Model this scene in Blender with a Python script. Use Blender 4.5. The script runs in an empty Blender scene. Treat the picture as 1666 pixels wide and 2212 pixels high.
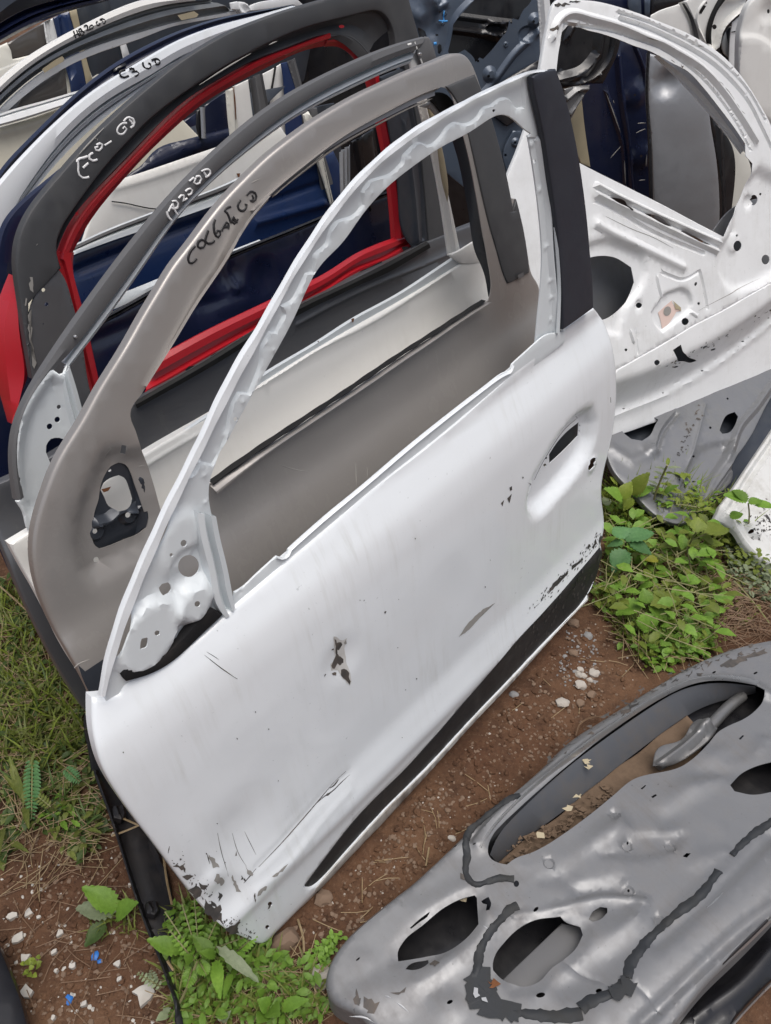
import bpy, bmesh, math, random
import numpy as np
from mathutils import Vector, Matrix
from mathutils.geometry import delaunay_2d_cdt

S = bpy.context.scene
COL = S.collection
R = random.Random(11)
NR = np.random.RandomState(5)
rad = math.radians

# ------------------------------------------------------------------ camera
CAM_H, PITCH, F, CX, CY = 1.35, rad(40), 1661.0, 833.0, 1106.0
cam = bpy.data.objects.new("camera", bpy.data.cameras.new("camera"))
COL.objects.link(cam)
cam.location = (0, 0, CAM_H)
cam.rotation_euler = (math.pi / 2 - PITCH, 0, 0)
cam.data.sensor_fit = 'VERTICAL'
cam.data.sensor_height = 36
cam.data.lens = 36 * F / 2212.0
cam.data.clip_start = 0.02
cam.data.clip_end = 500
S.camera = cam

# ------------------------------------------------------------------ sky, sun, exposure
SUN_EL, SUN_AZ = rad(76), rad(150)
world = bpy.data.worlds.new("World")
S.world = world
world.use_nodes = True
wn, wl = world.node_tree.nodes, world.node_tree.links
wn.clear()
sky = wn.new("ShaderNodeTexSky")
sky.sky_type = 'NISHITA'
sky.sun_disc = False
sky.sun_elevation = SUN_EL
sky.sun_rotation = SUN_AZ
sky.air_density = 1.0
sky.dust_density = 6.0
sky.ozone_density = 1.0
hs = wn.new("ShaderNodeHueSaturation")
hs.inputs['Saturation'].default_value = 0.78
bg = wn.new("ShaderNodeBackground")
bg.inputs['Strength'].default_value = 0.085
wo = wn.new("ShaderNodeOutputWorld")
wl.new(sky.outputs[0], hs.inputs['Color'])
wl.new(hs.outputs[0], bg.inputs['Color'])
wl.new(bg.outputs[0], wo.inputs[0])
sl = bpy.data.lights.new("sun", 'SUN')
sl.energy = 1.4
sl.angle = rad(50)
sl.color = (1.0, 0.985, 0.96)
sun = bpy.data.objects.new("sun", sl)
COL.objects.link(sun)
sd = Vector((math.sin(SUN_AZ) * math.cos(SUN_EL), math.cos(SUN_AZ) * math.cos(SUN_EL), math.sin(SUN_EL)))
sun.rotation_euler = sd.to_track_quat('Z', 'Y').to_euler()
S.view_settings.view_transform = 'Standard'
S.view_settings.look = 'None'
S.view_settings.gamma = 1
S.view_settings.use_curve_mapping = False
S.view_settings.exposure = 0.43

# ------------------------------------------------------------------ tracing helpers
# outlines were traced from enlarged tiles of the photograph; every outline is put on the
# plane of its own door, so that it has its own distance, size and thickness
TILES = {'A': (0, 0, .19531), 'B': (325.4, 0, .19531), 'C': (488.1, 216.9, .26041), 'D': (135.6, 216.9, .27669),
         'E': (867.7, 0, .22786), 'F': (1340.6, 0, .19531), 'G': (1301.6, 379.6, .21875), 'H': (1301.6, 921.9, .21875),
         'I': (108.5, 488, .49), 'v': (0, 0, 1)}
for c in range(3):
    for r in range(4):
        TILES['%d%d' % (c, r)] = (555.33 * c, (0, 553.1, 1106.3, 1659.4)[r], 1 / 3.0)

def P(txt):
    """'01 10,20 30,40 | 02 ...'  ->  picture points (1666 x 2212 frame)"""
    out = []
    for blk in txt.split('|'):
        tk = blk.split()
        ox, oy, s = TILES[tk[0]]
        for t in tk[1:]:
            x, y = t.split(',')
            out.append((ox + s * float(x), oy + s * float(y)))
    return out

def ray(x, y):
    a, b = (x - CX) / F, -(y - CY) / F
    c, s = math.cos(PITCH), math.sin(PITCH)
    return np.array([a, b * s + c, b * c - s])

CAM = np.array([0, 0, CAM_H])

def ground(x, y, z=0.0):
    r = ray(x, y)
    t = (z - CAM_H) / r[2]
    return CAM + t * r

class Frame:
    """plane of a sheet: origin o, axes U (length), V (up), W (out of the sheet)"""
    def __init__(s, o, U, V):
        s.o = np.array(o, float)
        U = np.array(U, float); U /= np.linalg.norm(U)
        V = np.array(V, float); V -= U * V.dot(U); V /= np.linalg.norm(V)
        s.U, s.V, s.W = U, V, np.cross(U, V)
    def at(s, x, y, w=0.0):
        r = ray(x, y)
        t = ((s.o - CAM).dot(s.W) + w) / r.dot(s.W)
        p = CAM + t * r - s.o
        return p.dot(s.U), p.dot(s.V)
    def loc(s, pts, w=0.0):
        out = []
        for p in pts:
            if len(p) == 3:                 # ('l', u, v): already local
                out.append((p[1], p[2])); continue
            if callable(w):
                u, v = s.at(p[0], p[1], 0)
                for _ in range(5):
                    u, v = s.at(p[0], p[1], float(w(np.array([u]), np.array([v]))[0]))
            else:
                u, v = s.at(p[0], p[1], w)
            out.append((u, v))
        return np.array(out)
    def matrix(s):
        m = Matrix.Identity(4)
        for i in range(3):
            m[i][0], m[i][1], m[i][2], m[i][3] = s.U[i], s.V[i], s.W[i], s.o[i]
        return m

def L(*uv):
    return [('l', a, b) for a, b in uv]

def smooth(pts, closed=True, seg=.006, corner=42, sig=.014):
    p = np.array(pts, float)
    n = len(p)
    if n < 3 and not closed:
        m = max(1, int(np.linalg.norm(p[1] - p[0]) / seg))
        return np.array([p[0] + (p[1] - p[0]) * i / m for i in range(m + 1)])
    tin, tout = np.zeros_like(p), np.zeros_like(p)
    for i in range(n):
        a = p[(i - 1) % n] if (closed or i > 0) else p[i]
        b = p[(i + 1) % n] if (closed or i < n - 1) else p[i]
        d0, d1 = p[i] - a, b - p[i]
        l0, l1 = np.linalg.norm(d0), np.linalg.norm(d1)
        if l0 < 1e-9 or l1 < 1e-9:
            tin[i] = d0 / max(l0, 1e-9) if l0 > 1e-9 else d1 / max(l1, 1e-9)
            tout[i] = d1 / max(l1, 1e-9) if l1 > 1e-9 else d0 / max(l0, 1e-9)
            continue
        d0, d1 = d0 / l0, d1 / l1
        if math.degrees(math.acos(max(-1, min(1, d0.dot(d1))))) > corner:
            tin[i], tout[i] = d0, d1
        else:
            t = (d0 * l1 + d1 * l0); t /= max(np.linalg.norm(t), 1e-9)
            tin[i] = tout[i] = t
    out, cut = [], []
    for i in range(n if closed else n - 1):
        j = (i + 1) % n
        l = np.linalg.norm(p[j] - p[i])
        if l < 1e-7: continue
        if np.abs(tin[i] - tout[i]).max() > 1e-6 or (not closed and i == 0): cut.append(len(out))
        m = max(1, int(round(l / seg)))
        for k in range(m):
            t = k / m
            h = (2*t**3-3*t**2+1, t**3-2*t**2+t, -2*t**3+3*t**2, t**3-t**2)
            out.append(h[0]*p[i] + h[1]*l*tout[i] + h[2]*p[j] + h[3]*l*tin[j])
    if not closed: out.append(p[-1]); cut.append(len(out) - 1)
    return fair(np.array(out), cut, closed, seg, sig)

def fair(q, cut, closed, seg, sig=.014):
    """even out the hand-traced wobble between corners"""
    if len(cut) < 1 or (len(cut) < 2 and not closed): return q
    n = len(q)
    res = q.copy()
    for a, b in zip(cut, cut[1:] + ([cut[0] + n] if closed else [])):
        m = b - a + 1
        if m < 9: continue
        ix = np.arange(a, b + 1) % n
        x = q[ix]
        s = min(sig / seg, m / 14.0)
        k = int(3 * s) + 1
        if k < 2 or k >= m: continue
        ext = np.concatenate([2*x[0] - x[k:0:-1], x, 2*x[-1] - x[-2:-k-2:-1]])
        wv = np.exp(-.5 * (np.arange(-k, k + 1) / s) ** 2); wv /= wv.sum()
        y = np.stack([np.convolve(ext[:, c], wv, 'valid') for c in range(q.shape[1])], 1)
        y[0], y[-1] = x[0], x[-1]
        res[ix] = y
    return res

def resample(pts, n):
    p = np.array(pts, float)
    d = np.concatenate([[0], np.cumsum(np.linalg.norm(np.diff(p, axis=0), axis=1))])
    t = np.linspace(0, d[-1], n)
    return np.stack([np.interp(t, d, p[:, k]) for k in range(p.shape[1])], 1)

def inside(pt, poly):
    x, y = pt[:, 0], pt[:, 1]
    c = np.zeros(len(pt), bool)
    q = np.roll(poly, -1, axis=0)
    for (x1, y1), (x2, y2) in zip(poly, q):
        if y1 == y2: continue
        m = ((y1 > y) != (y2 > y))
        c ^= m & (x < (x2 - x1) * (y - y1) / (y2 - y1) + x1)
    return c

def dist(pt, path, closed=True, reach=None):
    """distance to a path; points farther off than reach (by bounding box) are skipped"""
    a = np.asarray(path, float)
    best = np.full(len(pt), 1e9)
    if not len(pt): return best
    if reach is not None:
        lo, hi = a.min(0) - reach, a.max(0) + reach
        k = (pt[:, 0] > lo[0]) & (pt[:, 0] < hi[0]) & (pt[:, 1] > lo[1]) & (pt[:, 1] < hi[1])
        if k.any() and not k.all(): best[k] = dist(pt[k], a, closed)
        elif k.all(): return dist(pt, a, closed)
        return best
    b = np.roll(a, -1, axis=0)
    if not closed: a, b = a[:-1], b[:-1]
    ax, ay = a[:, 0].astype('f4'), a[:, 1].astype('f4')
    dx, dy = (b[:, 0] - a[:, 0]).astype('f4'), (b[:, 1] - a[:, 1]).astype('f4')
    il = 1 / np.maximum(dx * dx + dy * dy, 1e-14).astype('f4')
    P_ = pt.astype('f4')
    for i in range(0, len(pt), 1500):
        qx = P_[i:i + 1500, 0, None] - ax; qy = P_[i:i + 1500, 1, None] - ay
        t = np.clip((qx * dx + qy * dy) * il, 0, 1)
        qx -= t * dx; qy -= t * dy
        best[i:i + 1500] = np.sqrt((qx * qx + qy * qy).min(1))
    return best

def sstep(a, b, x):
    t = np.clip((x - a) / (b - a), 0, 1)
    return t * t * (3 - 2 * t)

def curve(pts):
    """smooth 1-D profile through points (monotone cubic)"""
    xs = np.array([p[0] for p in pts], float); ys = np.array([p[1] for p in pts], float)
    h = np.diff(xs); dl = np.diff(ys) / h
    m = np.zeros(len(xs)); m[0], m[-1] = dl[0], dl[-1]
    for i in range(1, len(xs) - 1):
        m[i] = 0 if dl[i-1]*dl[i] <= 0 else 2*dl[i-1]*dl[i]/(dl[i-1]+dl[i])
    def f(x):
        x = np.clip(x, xs[0], xs[-1])
        i = np.clip(np.searchsorted(xs, x) - 1, 0, len(h) - 1)
        t = (x - xs[i]) / h[i]
        return ((2*t**3-3*t**2+1)*ys[i] + (t**3-2*t**2+t)*h[i]*m[i] + (-2*t**3+3*t**2)*ys[i+1] + (t**3-t**2)*h[i]*m[i+1])
    return f

# --- relief features; each gives (function(pt)->height, extra sample points)
def offs(path, closed, ds, sp):
    p = np.asarray(path)
    t = (np.roll(p, -1, 0) - np.roll(p, 1, 0)) if closed else np.gradient(p, axis=0)
    t = t / np.maximum(np.linalg.norm(t, axis=1), 1e-9)[:, None]
    nrm = np.stack([-t[:, 1], t[:, 0]], 1)
    return np.concatenate([p + nrm * d for d in ds])

def pocket(fr, px, depth, blend=.008, w=0, sig=.006):
    poly = smooth(fr.loc(px, w), True, max(blend * .8, .004), 42, sig)
    def f(pt):
        s = np.full(len(pt), -1e9)
        k = np.all((pt > poly.min(0) - blend) & (pt < poly.max(0) + blend), axis=1)
        if k.any():
            d = dist(pt[k], poly)
            s[k] = np.where(inside(pt[k], poly), d, -d)
        return depth * sstep(-blend / 2, blend / 2, s)
    return f, offs(poly, True, [-blend*.5, -blend*.2, blend*.2, blend*.5], 0)

def bead(fr, px, width, height, w=0, closed=False):
    path = smooth(fr.loc(px, w), closed, max(width * .6, .005))
    def f(pt):
        return height * (1 - sstep(width * .15, width, dist(pt, path, closed, width * 1.1)))
    return f, offs(path, closed, [-width, -width*.55, -width*.15, width*.15, width*.55, width], 0)

def boss(fr, px, r, height, flat=.45, w=0, ry=None, ang=0):
    c = fr.loc([px], w)[0]
    ry = ry or r
    ca, sa = math.cos(ang), math.sin(ang)
    def f(pt):
        q = pt - c
        a = (q[:, 0]*ca + q[:, 1]*sa) / r; b = (-q[:, 0]*sa + q[:, 1]*ca) / ry
        return height * (1 - sstep(flat, 1, np.sqrt(a*a + b*b)))
    ex = []
    for k in (flat, (1 + flat) / 2, 1):
        for t in np.linspace(0, 2*math.pi, 20, endpoint=False):
            a, b = math.cos(t)*r*k, math.sin(t)*ry*k
            ex.append(c + np.array([a*ca - b*sa, a*sa + b*ca]))
    return f, np.array(ex)

def tilt(fr, px, slope, blend=.012, lift=.0, w=0, du=0.0):
    """a pressed pad whose flat face leans: rises by slope along v"""
    poly = smooth(fr.loc(px, w), True, max(blend * .6, .005), 42, .006)
    c = poly.mean(0)
    def f(pt):
        s = np.full(len(pt), -1e9)
        k = np.all((pt > poly.min(0) - blend) & (pt < poly.max(0) + blend), axis=1)
        if k.any():
            d = dist(pt[k], poly)
            s[k] = np.where(inside(pt[k], poly), d, -d)
        return sstep(-blend * .3, blend * .7, s) * (lift + slope * (pt[:, 1] - c[1]) + du * (pt[:, 0] - c[0]))
    return f, offs(poly, True, [-blend*.3, 0, blend*.3, blend*.7], 0)

def circ(px, r, n=14, ry=None, ang=0):
    """round hole traced in the picture: centre + radius in picture units"""
    ry = ry or r
    ca, sa = math.cos(ang), math.sin(ang)
    return [(px[0] + r*math.cos(t)*ca - ry*math.sin(t)*sa, px[1] + r*math.cos(t)*sa + ry*math.sin(t)*ca)
            for t in np.linspace(0, 2*math.pi, n, endpoint=False)]

# ------------------------------------------------------------------ object helpers
def mesh_obj(name, verts, faces, mat, parent=None, sharp=38, flat=False):
    me = bpy.data.meshes.new(name)
    me.from_pydata([tuple(map(float, v)) for v in verts], [], [tuple(int(i) for i in f) for f in faces])
    me.validate(); me.update()
    if not flat:
        me.polygons.foreach_set('use_smooth', [True] * len(me.polygons))
        me.set_sharp_from_angle(angle=rad(sharp))
    for m in (mat if isinstance(mat, (list, tuple)) else [mat]):
        me.materials.append(m)
    o = bpy.data.objects.new(name, me)
    COL.objects.link(o)
    if parent is not None: o.parent = parent
    return o

def tag(o, label=None, cat=None, group=None, kind=None):
    if label: o['label'] = label
    if cat: o['category'] = cat
    if group: o['group'] = group
    if kind: o['kind'] = kind
    return o

def thing(name, fr, label, cat, group=None):
    o = bpy.data.objects.new(name, None)
    COL.objects.link(o)
    o.empty_display_size = .1
    if isinstance(fr, Frame): o.matrix_world = fr.matrix()
    else: o.location = tuple(fr)
    return tag(o, label, cat, group, 'thing' if name == 'car_door_shell' else None)

class Surf:
    pass

def sheet(name, fr, px, mat, parent=None, holes=(), w=0.0, feats=(), g=.014, th=.0015, rim=.003, flange=0.0,
          corner=42, seg=None, seed=0, wobble=0.0, sharp=38):
    """a stamped sheet: traced outline with holes, height profile w, pressed relief, rolled rim, thickness"""
    seg = seg or max(.004, g * .5)
    wf = w if callable(w) else (lambda u, v, c=w: np.full(len(u), float(c)))
    out = smooth(fr.loc(px, wf), True, seg, corner, .02)
    area = 0.5 * np.sum(out[:, 0]*np.roll(out[:, 1], -1) - np.roll(out[:, 0], -1)*out[:, 1])
    if area < 0: out = out[::-1]
    hl = []
    def wfull(u, v):
        z = wf(u, v)
        q = np.stack([u, v], 1)
        for f, _ in feats: z = z + f(q)
        return z
    for h in holes:
        q = smooth(fr.loc(h, wfull if feats else wf), True, seg * .8, 38, .002)
        hl.append(q)
    loops = [out] + hl
    lo, hi = out.min(0), out.max(0)
    nx, ny = max(1, int((hi[0]-lo[0]) / g)), max(1, int((hi[1]-lo[1]) / (g*.87)))
    X, Y = np.meshgrid(np.arange(nx + 1) * g + lo[0], np.arange(ny + 1) * g * .87 + lo[1])
    X = X + (np.arange(ny + 1) % 2)[:, None] * g * .5
    pts = np.stack([X.ravel(), Y.ravel()], 1)
    ex = [e for _, e in feats if len(e)]
    if rim > 0:
        ex.append(offs(out, True, [rim * .35, rim * 1.1], 0))
    extra = np.concatenate(ex) if ex else np.zeros((0, 2))
    def keep(q, m):
        if not len(q): return q
        k = inside(q, out)
        q = q[k]
        for h in hl: q = q[~inside(q, h)]
        d = np.min([dist(q, l, True, m * 1.5) for l in loops], axis=0) if len(q) else np.zeros(0)
        return q[d > m]
    pts = keep(pts, g * .4)
    extra = keep(extra, min(rim * .3 if rim > 0 else .0015, .0015))
    if len(extra):
        # thin out coincident samples
        key = np.round(extra / .0022).astype(int)
        _, ix = np.unique(key, axis=0, return_index=True)
        extra = extra[ix]
        key2 = set(map(tuple, np.round(extra / (g * .5)).astype(int)))
        pk = np.round(pts / (g * .5)).astype(int)
        pts = pts[[tuple(k) not in key2 for k in pk]] if len(pts) else pts
    allp, edges, n = [], [], 0
    for l in loops:
        m = len(l)
        edges += [(n + i, n + (i + 1) % m) for i in range(m)]
        allp.append(l); n += m
    allp += [pts, extra]
    A = np.concatenate(allp)
    vs, es, fs, *_ = delaunay_2d_cdt([Vector(p) for p in A], edges, [], 0, 1e-6)
    V2 = np.array([(v.x, v.y) for v in vs])
    T = np.array([f for f in fs if len(f) == 3])
    cen = V2[T].mean(1)
    k = inside(cen, out)
    for h in hl: k &= ~inside(cen, h)
    T = T[k]
    ar = ((V2[T[:, 1], 0]-V2[T[:, 0], 0])*(V2[T[:, 2], 1]-V2[T[:, 0], 1]) - (V2[T[:, 2], 0]-V2[T[:, 0], 0])*(V2[T[:, 1], 1]-V2[T[:, 0], 1]))
    T = T[np.abs(ar) > 1e-12]; ar = ar[np.abs(ar) > 1e-12]
    T[ar < 0] = T[ar < 0][:, ::-1]
    used = np.unique(T)
    remap = np.full(len(V2), -1); remap[used] = np.arange(len(used))
    V2 = V2[used]; T = remap[T]
    def height(q):
        z = wf(q[:, 0], q[:, 1])
        for f, _ in feats: z = z + f(q)
        if wobble:
            z = z + wobble * (np.sin(q[:, 0]*23 + seed) * np.sin(q[:, 1]*31 + seed*2) + .6*np.sin(q[:, 0]*57 + q[:, 1]*41 + seed))
        return z
    Z = height(V2)
    if rim > 0:
        d = dist(V2, out)
        x = np.clip(1 - d / rim, 0, 1)
        Z = Z - rim * (1 - np.sqrt(np.maximum(0, 1 - x * x * .92)))
    N = len(V2)
    verts = np.concatenate([np.column_stack([V2, Z]), np.column_stack([V2, Z - th])])
    faces = [tuple(t) for t in T] + [(N + c, N + b, N + a) for a, b, c in T]
    # boundary walls
    cnt = {}
    for a, b, c in T:
        for e in ((a, b), (b, c), (c, a)):
            cnt[e] = 1
    bnd = [e for e in cnt if (e[1], e[0]) not in cnt]
    vl = list(map(tuple, verts))
    outd = dist(V2, out)
    fl = {}
    for a, b in bnd:
        faces.append((b, a, N + a, N + b))
    if flange > 0:
        for a, b in bnd:
            if outd[a] < 1e-4 and outd[b] < 1e-4:
                for q in (a, b):
                    if q not in fl:
                        fl[q] = len(vl)
                        vl.append((V2[q, 0], V2[q, 1], Z[q] - th - flange))
                faces.append((N + b, N + a, fl[a], fl[b]))
                faces.append((N + a, N + b, fl[b], fl[a]))
    o = mesh_obj(name, vl, faces, mat, parent, sharp)
    s = Surf(); s.o = o; s.height = height; s.fr = fr; s.wf = wf
    s.w = lambda u, v: height(np.stack([np.atleast_1d(u), np.atleast_1d(v)], 1))
    return s

def ribbon(name, fr, pa, pb, mat, parent=None, prof=((0, 0), (1, 0)), wa=0.0, wb=0.0, n=60, th=.0015, sharp=30, corner=42, seg=.01, wob=0.0, ends=True):
    """a rolled rail between two traced edges; prof = cross-section (0..1, height)"""
    a = smooth(fr.loc(pa, wa), False, seg, corner, .03); b = smooth(fr.loc(pb, wb), False, seg, corner, .03)
    a, b = resample(a, n), resample(b, n)
    k = len(prof)
    fv, bv = [], []
    for i in range(n):
        for s, h in prof:
            q = a[i] * (1 - s) + b[i] * s
            z = wa * (1 - s) + wb * s + h
            if wob: z += wob * math.sin(i * .9 + s * 3)
            fv.append((q[0], q[1], z)); bv.append((q[0], q[1], z - th))
    N = n * k
    faces = []
    for i in range(n - 1):
        for j in range(k - 1):
            q = (i*k + j, i*k + j + 1, (i+1)*k + j + 1, (i+1)*k + j)
            faces.append(q); faces.append(tuple(N + x for x in reversed(q)))
        for j in (0, k - 1):
            q = (i*k + j, (i+1)*k + j, N + (i+1)*k + j, N + i*k + j)
            faces.append(q if j == 0 else tuple(reversed(q)))
    for i in (0, n - 1):
        for j in range(k - 1):
            q = (i*k + j, i*k + j + 1, N + i*k + j + 1, N + i*k + j)
            faces.append(q if i else tuple(reversed(q)))
    V = fv + bv
    # orientation
    q = faces[0]
    e1 = np.subtract(V[q[1]], V[q[0]]); e2 = np.subtract(V[q[3]], V[q[0]])
    if np.cross(e1, e2)[2] < 0: faces = [tuple(reversed(f)) for f in faces]
    return mesh_obj(name, V, faces, mat, parent, sharp)

def strokes(name, fr, lines, mat, parent, w, width=.0035, lift=.0012, th=.0008, seg=.004, taper=False):
    """hand-drawn lines lying on a surface (marker pen, cracks, scratches, sealant cords); each line one part"""
    if len(lines) > 1:
        name = {'pen_lettering': 'pen_stroke', 'pen_cross': 'pen_stroke'}.get(name, name)
        for l in lines: o = strokes(name, fr, [l], mat, parent, w, width, lift, th, seg, taper)
        return o
    V, Fc = [], []
    for ln in lines:
        px, wd = (ln, width) if not isinstance(ln, tuple) else ln
        uv = smooth(fr.loc(px, w), False, seg, 75, .0025)
        n = len(uv)
        if n < 2: continue
        t = np.gradient(uv, axis=0); t /= np.maximum(np.linalg.norm(t, axis=1), 1e-9)[:, None]
        nr = np.stack([-t[:, 1], t[:, 0]], 1)
        wdv = np.full(n, wd)
        ph = [R.random() * 6 for _ in range(4)]
        ii = np.arange(n)
        wdv = wdv * (1 + .10 * np.sin(ii * .7 + ph[0]) + (.16 * np.sin(ii * .23 + ph[1]) + .10 * np.sin(ii * 1.7 + ph[2]) + .08 * np.sin(ii * 3.1 + ph[3]) if lift > .002 else 0))
        if taper: wdv = wdv * np.sin(np.linspace(.15, math.pi - .15, n))
        prof = [(-1, 0), (-.75, .7), (0, 1), (.75, .7), (1, 0)]
        base = len(V)
        for i in range(n):
            for s, h in prof:
                q = uv[i] + nr[i] * s * wdv[i] / 2
                z = float(w(np.array([q[0]]), np.array([q[1]]))[0]) if callable(w) else w
                V.append((q[0], q[1], z + (lift * h * (1 + (.35 * math.sin(i * .8 + s * 2) if lift > .0018 else 0)) if h else -.0003)))
        for i in range(n - 1):
            for j in range(4):
                Fc.append((base + i*5 + j, base + (i+1)*5 + j, base + (i+1)*5 + j + 1, base + i*5 + j + 1))
    if V:
        q = Fc[0]
        e1 = np.subtract(V[Fc[1][1]], V[Fc[1][0]]); e2 = np.subtract(V[Fc[1][3]], V[Fc[1][0]])
        if np.cross(e1, e2)[2] < 0: Fc = [tuple(reversed(f)) for f in Fc]
    return mesh_obj(name, V, Fc, mat, parent, 60)

def patches(name, fr, polys, mat, parent, w, lift=.0007, rough=.0):
    """thin chips / stains with their own outline, lying on a surface; few: each one part, many tiny: one part"""
    if 1 < len(polys) <= 16:
        for q in polys: o = patches(name, fr, [q], mat, parent, w, lift, rough)
        return o
    V, Fc = [], []
    for px in polys:
        uv = smooth(fr.loc(px, w), True, .006, 30, .002)
        if rough:
            uv = uv + NR.normal(0, rough, uv.shape)
        c = uv.mean(0)
        rings = [1.0, .55]
        b = len(V); n = len(uv)
        for k in rings:
            for q in uv:
                q2 = c + (q - c) * k
                z = float(w(np.array([q2[0]]), np.array([q2[1]]))[0]) if callable(w) else w
                V.append((q2[0], q2[1], z + lift))
        z = float(w(np.array([c[0]]), np.array([c[1]]))[0]) if callable(w) else w
        V.append((c[0], c[1], z + lift))
        for i in range(n):
            j = (i + 1) % n
            Fc.append((b + i, b + j, b + n + j, b + n + i))
            Fc.append((b + n + i, b + n + j, b + 2*n))
    o = mesh_obj(name, V, Fc, mat, parent, 60)
    if len(polys) > 16: o['kind'] = 'stuff'
    return o

def wire(name, pts, r, mat, parent=None, n=6, closed=False):
    p = smooth(np.array(pts, float), closed, max(r * 2.5, .004), 80)
    V, Fc = [], []
    m = len(p)
    tg = np.gradient(p, axis=0)
    up = np.array([.13, .27, .95])
    for i in range(m):
        t = tg[i] / max(np.linalg.norm(tg[i]), 1e-9)
        a = np.cross(t, up); a /= max(np.linalg.norm(a), 1e-9); b = np.cross(t, a)
        for k in range(n):
            an = 2*math.pi*k/n
            V.append(p[i] + r*(math.cos(an)*a + math.sin(an)*b))
    for i in range(m - 1):
        for k in range(n):
            Fc.append((i*n + k, i*n + (k+1) % n, (i+1)*n + (k+1) % n, (i+1)*n + k))
    Fc.append(tuple(range(n))[::-1]); Fc.append(tuple((m-1)*n + k for k in range(n)))
    return mesh_obj(name, V, Fc, mat, parent, 60)

# ------------------------------------------------------------------ materials
def nd(nt, t, **kw):
    n = nt.nodes.new(t)
    for k, v in kw.items():
        if k.startswith('i_'):
            key = k[2:].replace('_', ' ')
            n.inputs[int(key) if key.isdigit() else key].default_value = v
        else: setattr(n, k, v)
    return n

def mixc(nt, fac, a, b):
    m = nt.nodes.new('ShaderNodeMix'); m.data_type = 'RGBA'
    for sock, val in ((m.inputs[0], fac), (m.inputs[6], a), (m.inputs[7], b)):
        if hasattr(val, 'links'): nt.links.new(val, sock)
        else: sock.default_value = val if not isinstance(val, tuple) or len(val) == 4 else (*val, 1)
    return m.outputs[2]

def ramp(nt, src, lo, hi, a=0.0, b=1.0):
    m = nt.nodes.new('ShaderNodeMapRange'); m.clamp = True
    nt.links.new(src, m.inputs[0])
    m.inputs[1].default_value, m.inputs[2].default_value, m.inputs[3].default_value, m.inputs[4].default_value = lo, hi, a, b
    return m.outputs[0]

def math_(nt, op, a, b):
    m = nt.nodes.new('ShaderNodeMath'); m.operation = op
    for s, v in ((m.inputs[0], a), (m.inputs[1], b)):
        if hasattr(v, 'links'): nt.links.new(v, s)
        else: s.default_value = v
    return m.outputs[0]

def noise(nt, co, scale, detail=4, rough=.55, vec=None, dist_=0.0):
    n = nt.nodes.new('ShaderNodeTexNoise')
    n.inputs['Scale'].default_value = scale; n.inputs['Detail'].default_value = detail
    n.inputs['Roughness'].default_value = rough; n.inputs['Distortion'].default_value = dist_
    if vec:
        mp = nt.nodes.new('ShaderNodeMapping'); mp.inputs['Scale'].default_value = vec
        nt.links.new(co, mp.inputs[0]); co = mp.outputs[0]
    nt.links.new(co, n.inputs['Vector'])
    return n.outputs[0]

def new_mat(name):
    m = bpy.data.materials.new(name); m.use_nodes = True
    nt = m.node_tree; b = nt.nodes['Principled BSDF']
    tc = nt.nodes.new('ShaderNodeTexCoord')
    return m, nt, b, tc.outputs['Object']

def paint(name, col, metal=0.0, rough=.35, coat=.4, dirt=.25, dirtcol=(.16, .13, .10), streak=.3, scr=.15, grain=0.0, crough=.08, spec=.5, speck=.0):
    m, nt, b, co = new_mat(name)
    big = noise(nt, co, 5, 5, .6)
    mid = noise(nt, co, 26, 5, .65)
    stk = noise(nt, co, 1, 4, .6, (70, 6, 20))
    d1 = ramp(nt, math_(nt, 'MULTIPLY', big, mid), .22, .48)
    d2 = math_(nt, 'MULTIPLY', ramp(nt, stk, .5, .8), ramp(nt, big, .42, .68))
    dm = math_(nt, 'ADD', math_(nt, 'MULTIPLY', d1, dirt), math_(nt, 'MULTIPLY', d2, streak))
    c = mixc(nt, dm, (*col, 1), (*dirtcol, 1))
    if speck:
        sp = ramp(nt, noise(nt, co, 150, 2, .5), .70, .76)
        sp = math_(nt, 'MULTIPLY', sp, ramp(nt, noise(nt, co, 9, 3), .45, .7, 0, speck))
        c = mixc(nt, sp, c, (.03, .03, .028, 1))
    nt.links.new(c, b.inputs['Base Color'])
    r0 = ramp(nt, mid, .3, .75, rough * .85, rough * 1.2)
    rr = math_(nt, 'ADD', r0, math_(nt, 'MULTIPLY', dm, .5))
    nt.links.new(rr, b.inputs['Roughness'])
    b.inputs['Metallic'].default_value = metal
    b.inputs['Specular IOR Level'].default_value = spec
    b.inputs['Coat Weight'].default_value = coat
    nt.links.new(math_(nt, 'ADD', math_(nt, 'MULTIPLY', dm, .5), crough), b.inputs['Coat Roughness'])
    bp = nt.nodes.new('ShaderNodeBump'); bp.inputs['Strength'].default_value = .07; bp.inputs['Distance'].default_value = .002
    h = noise(nt, co, 14, 3, .5)
    if grain:
        h = math_(nt, 'ADD', h, math_(nt, 'MULTIPLY', noise(nt, co, 900, 2, .5), grain))
    nt.links.new(h, bp.inputs['Height'])
    nt.links.new(bp.outputs[0], b.inputs['Normal'])
    return m

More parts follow.
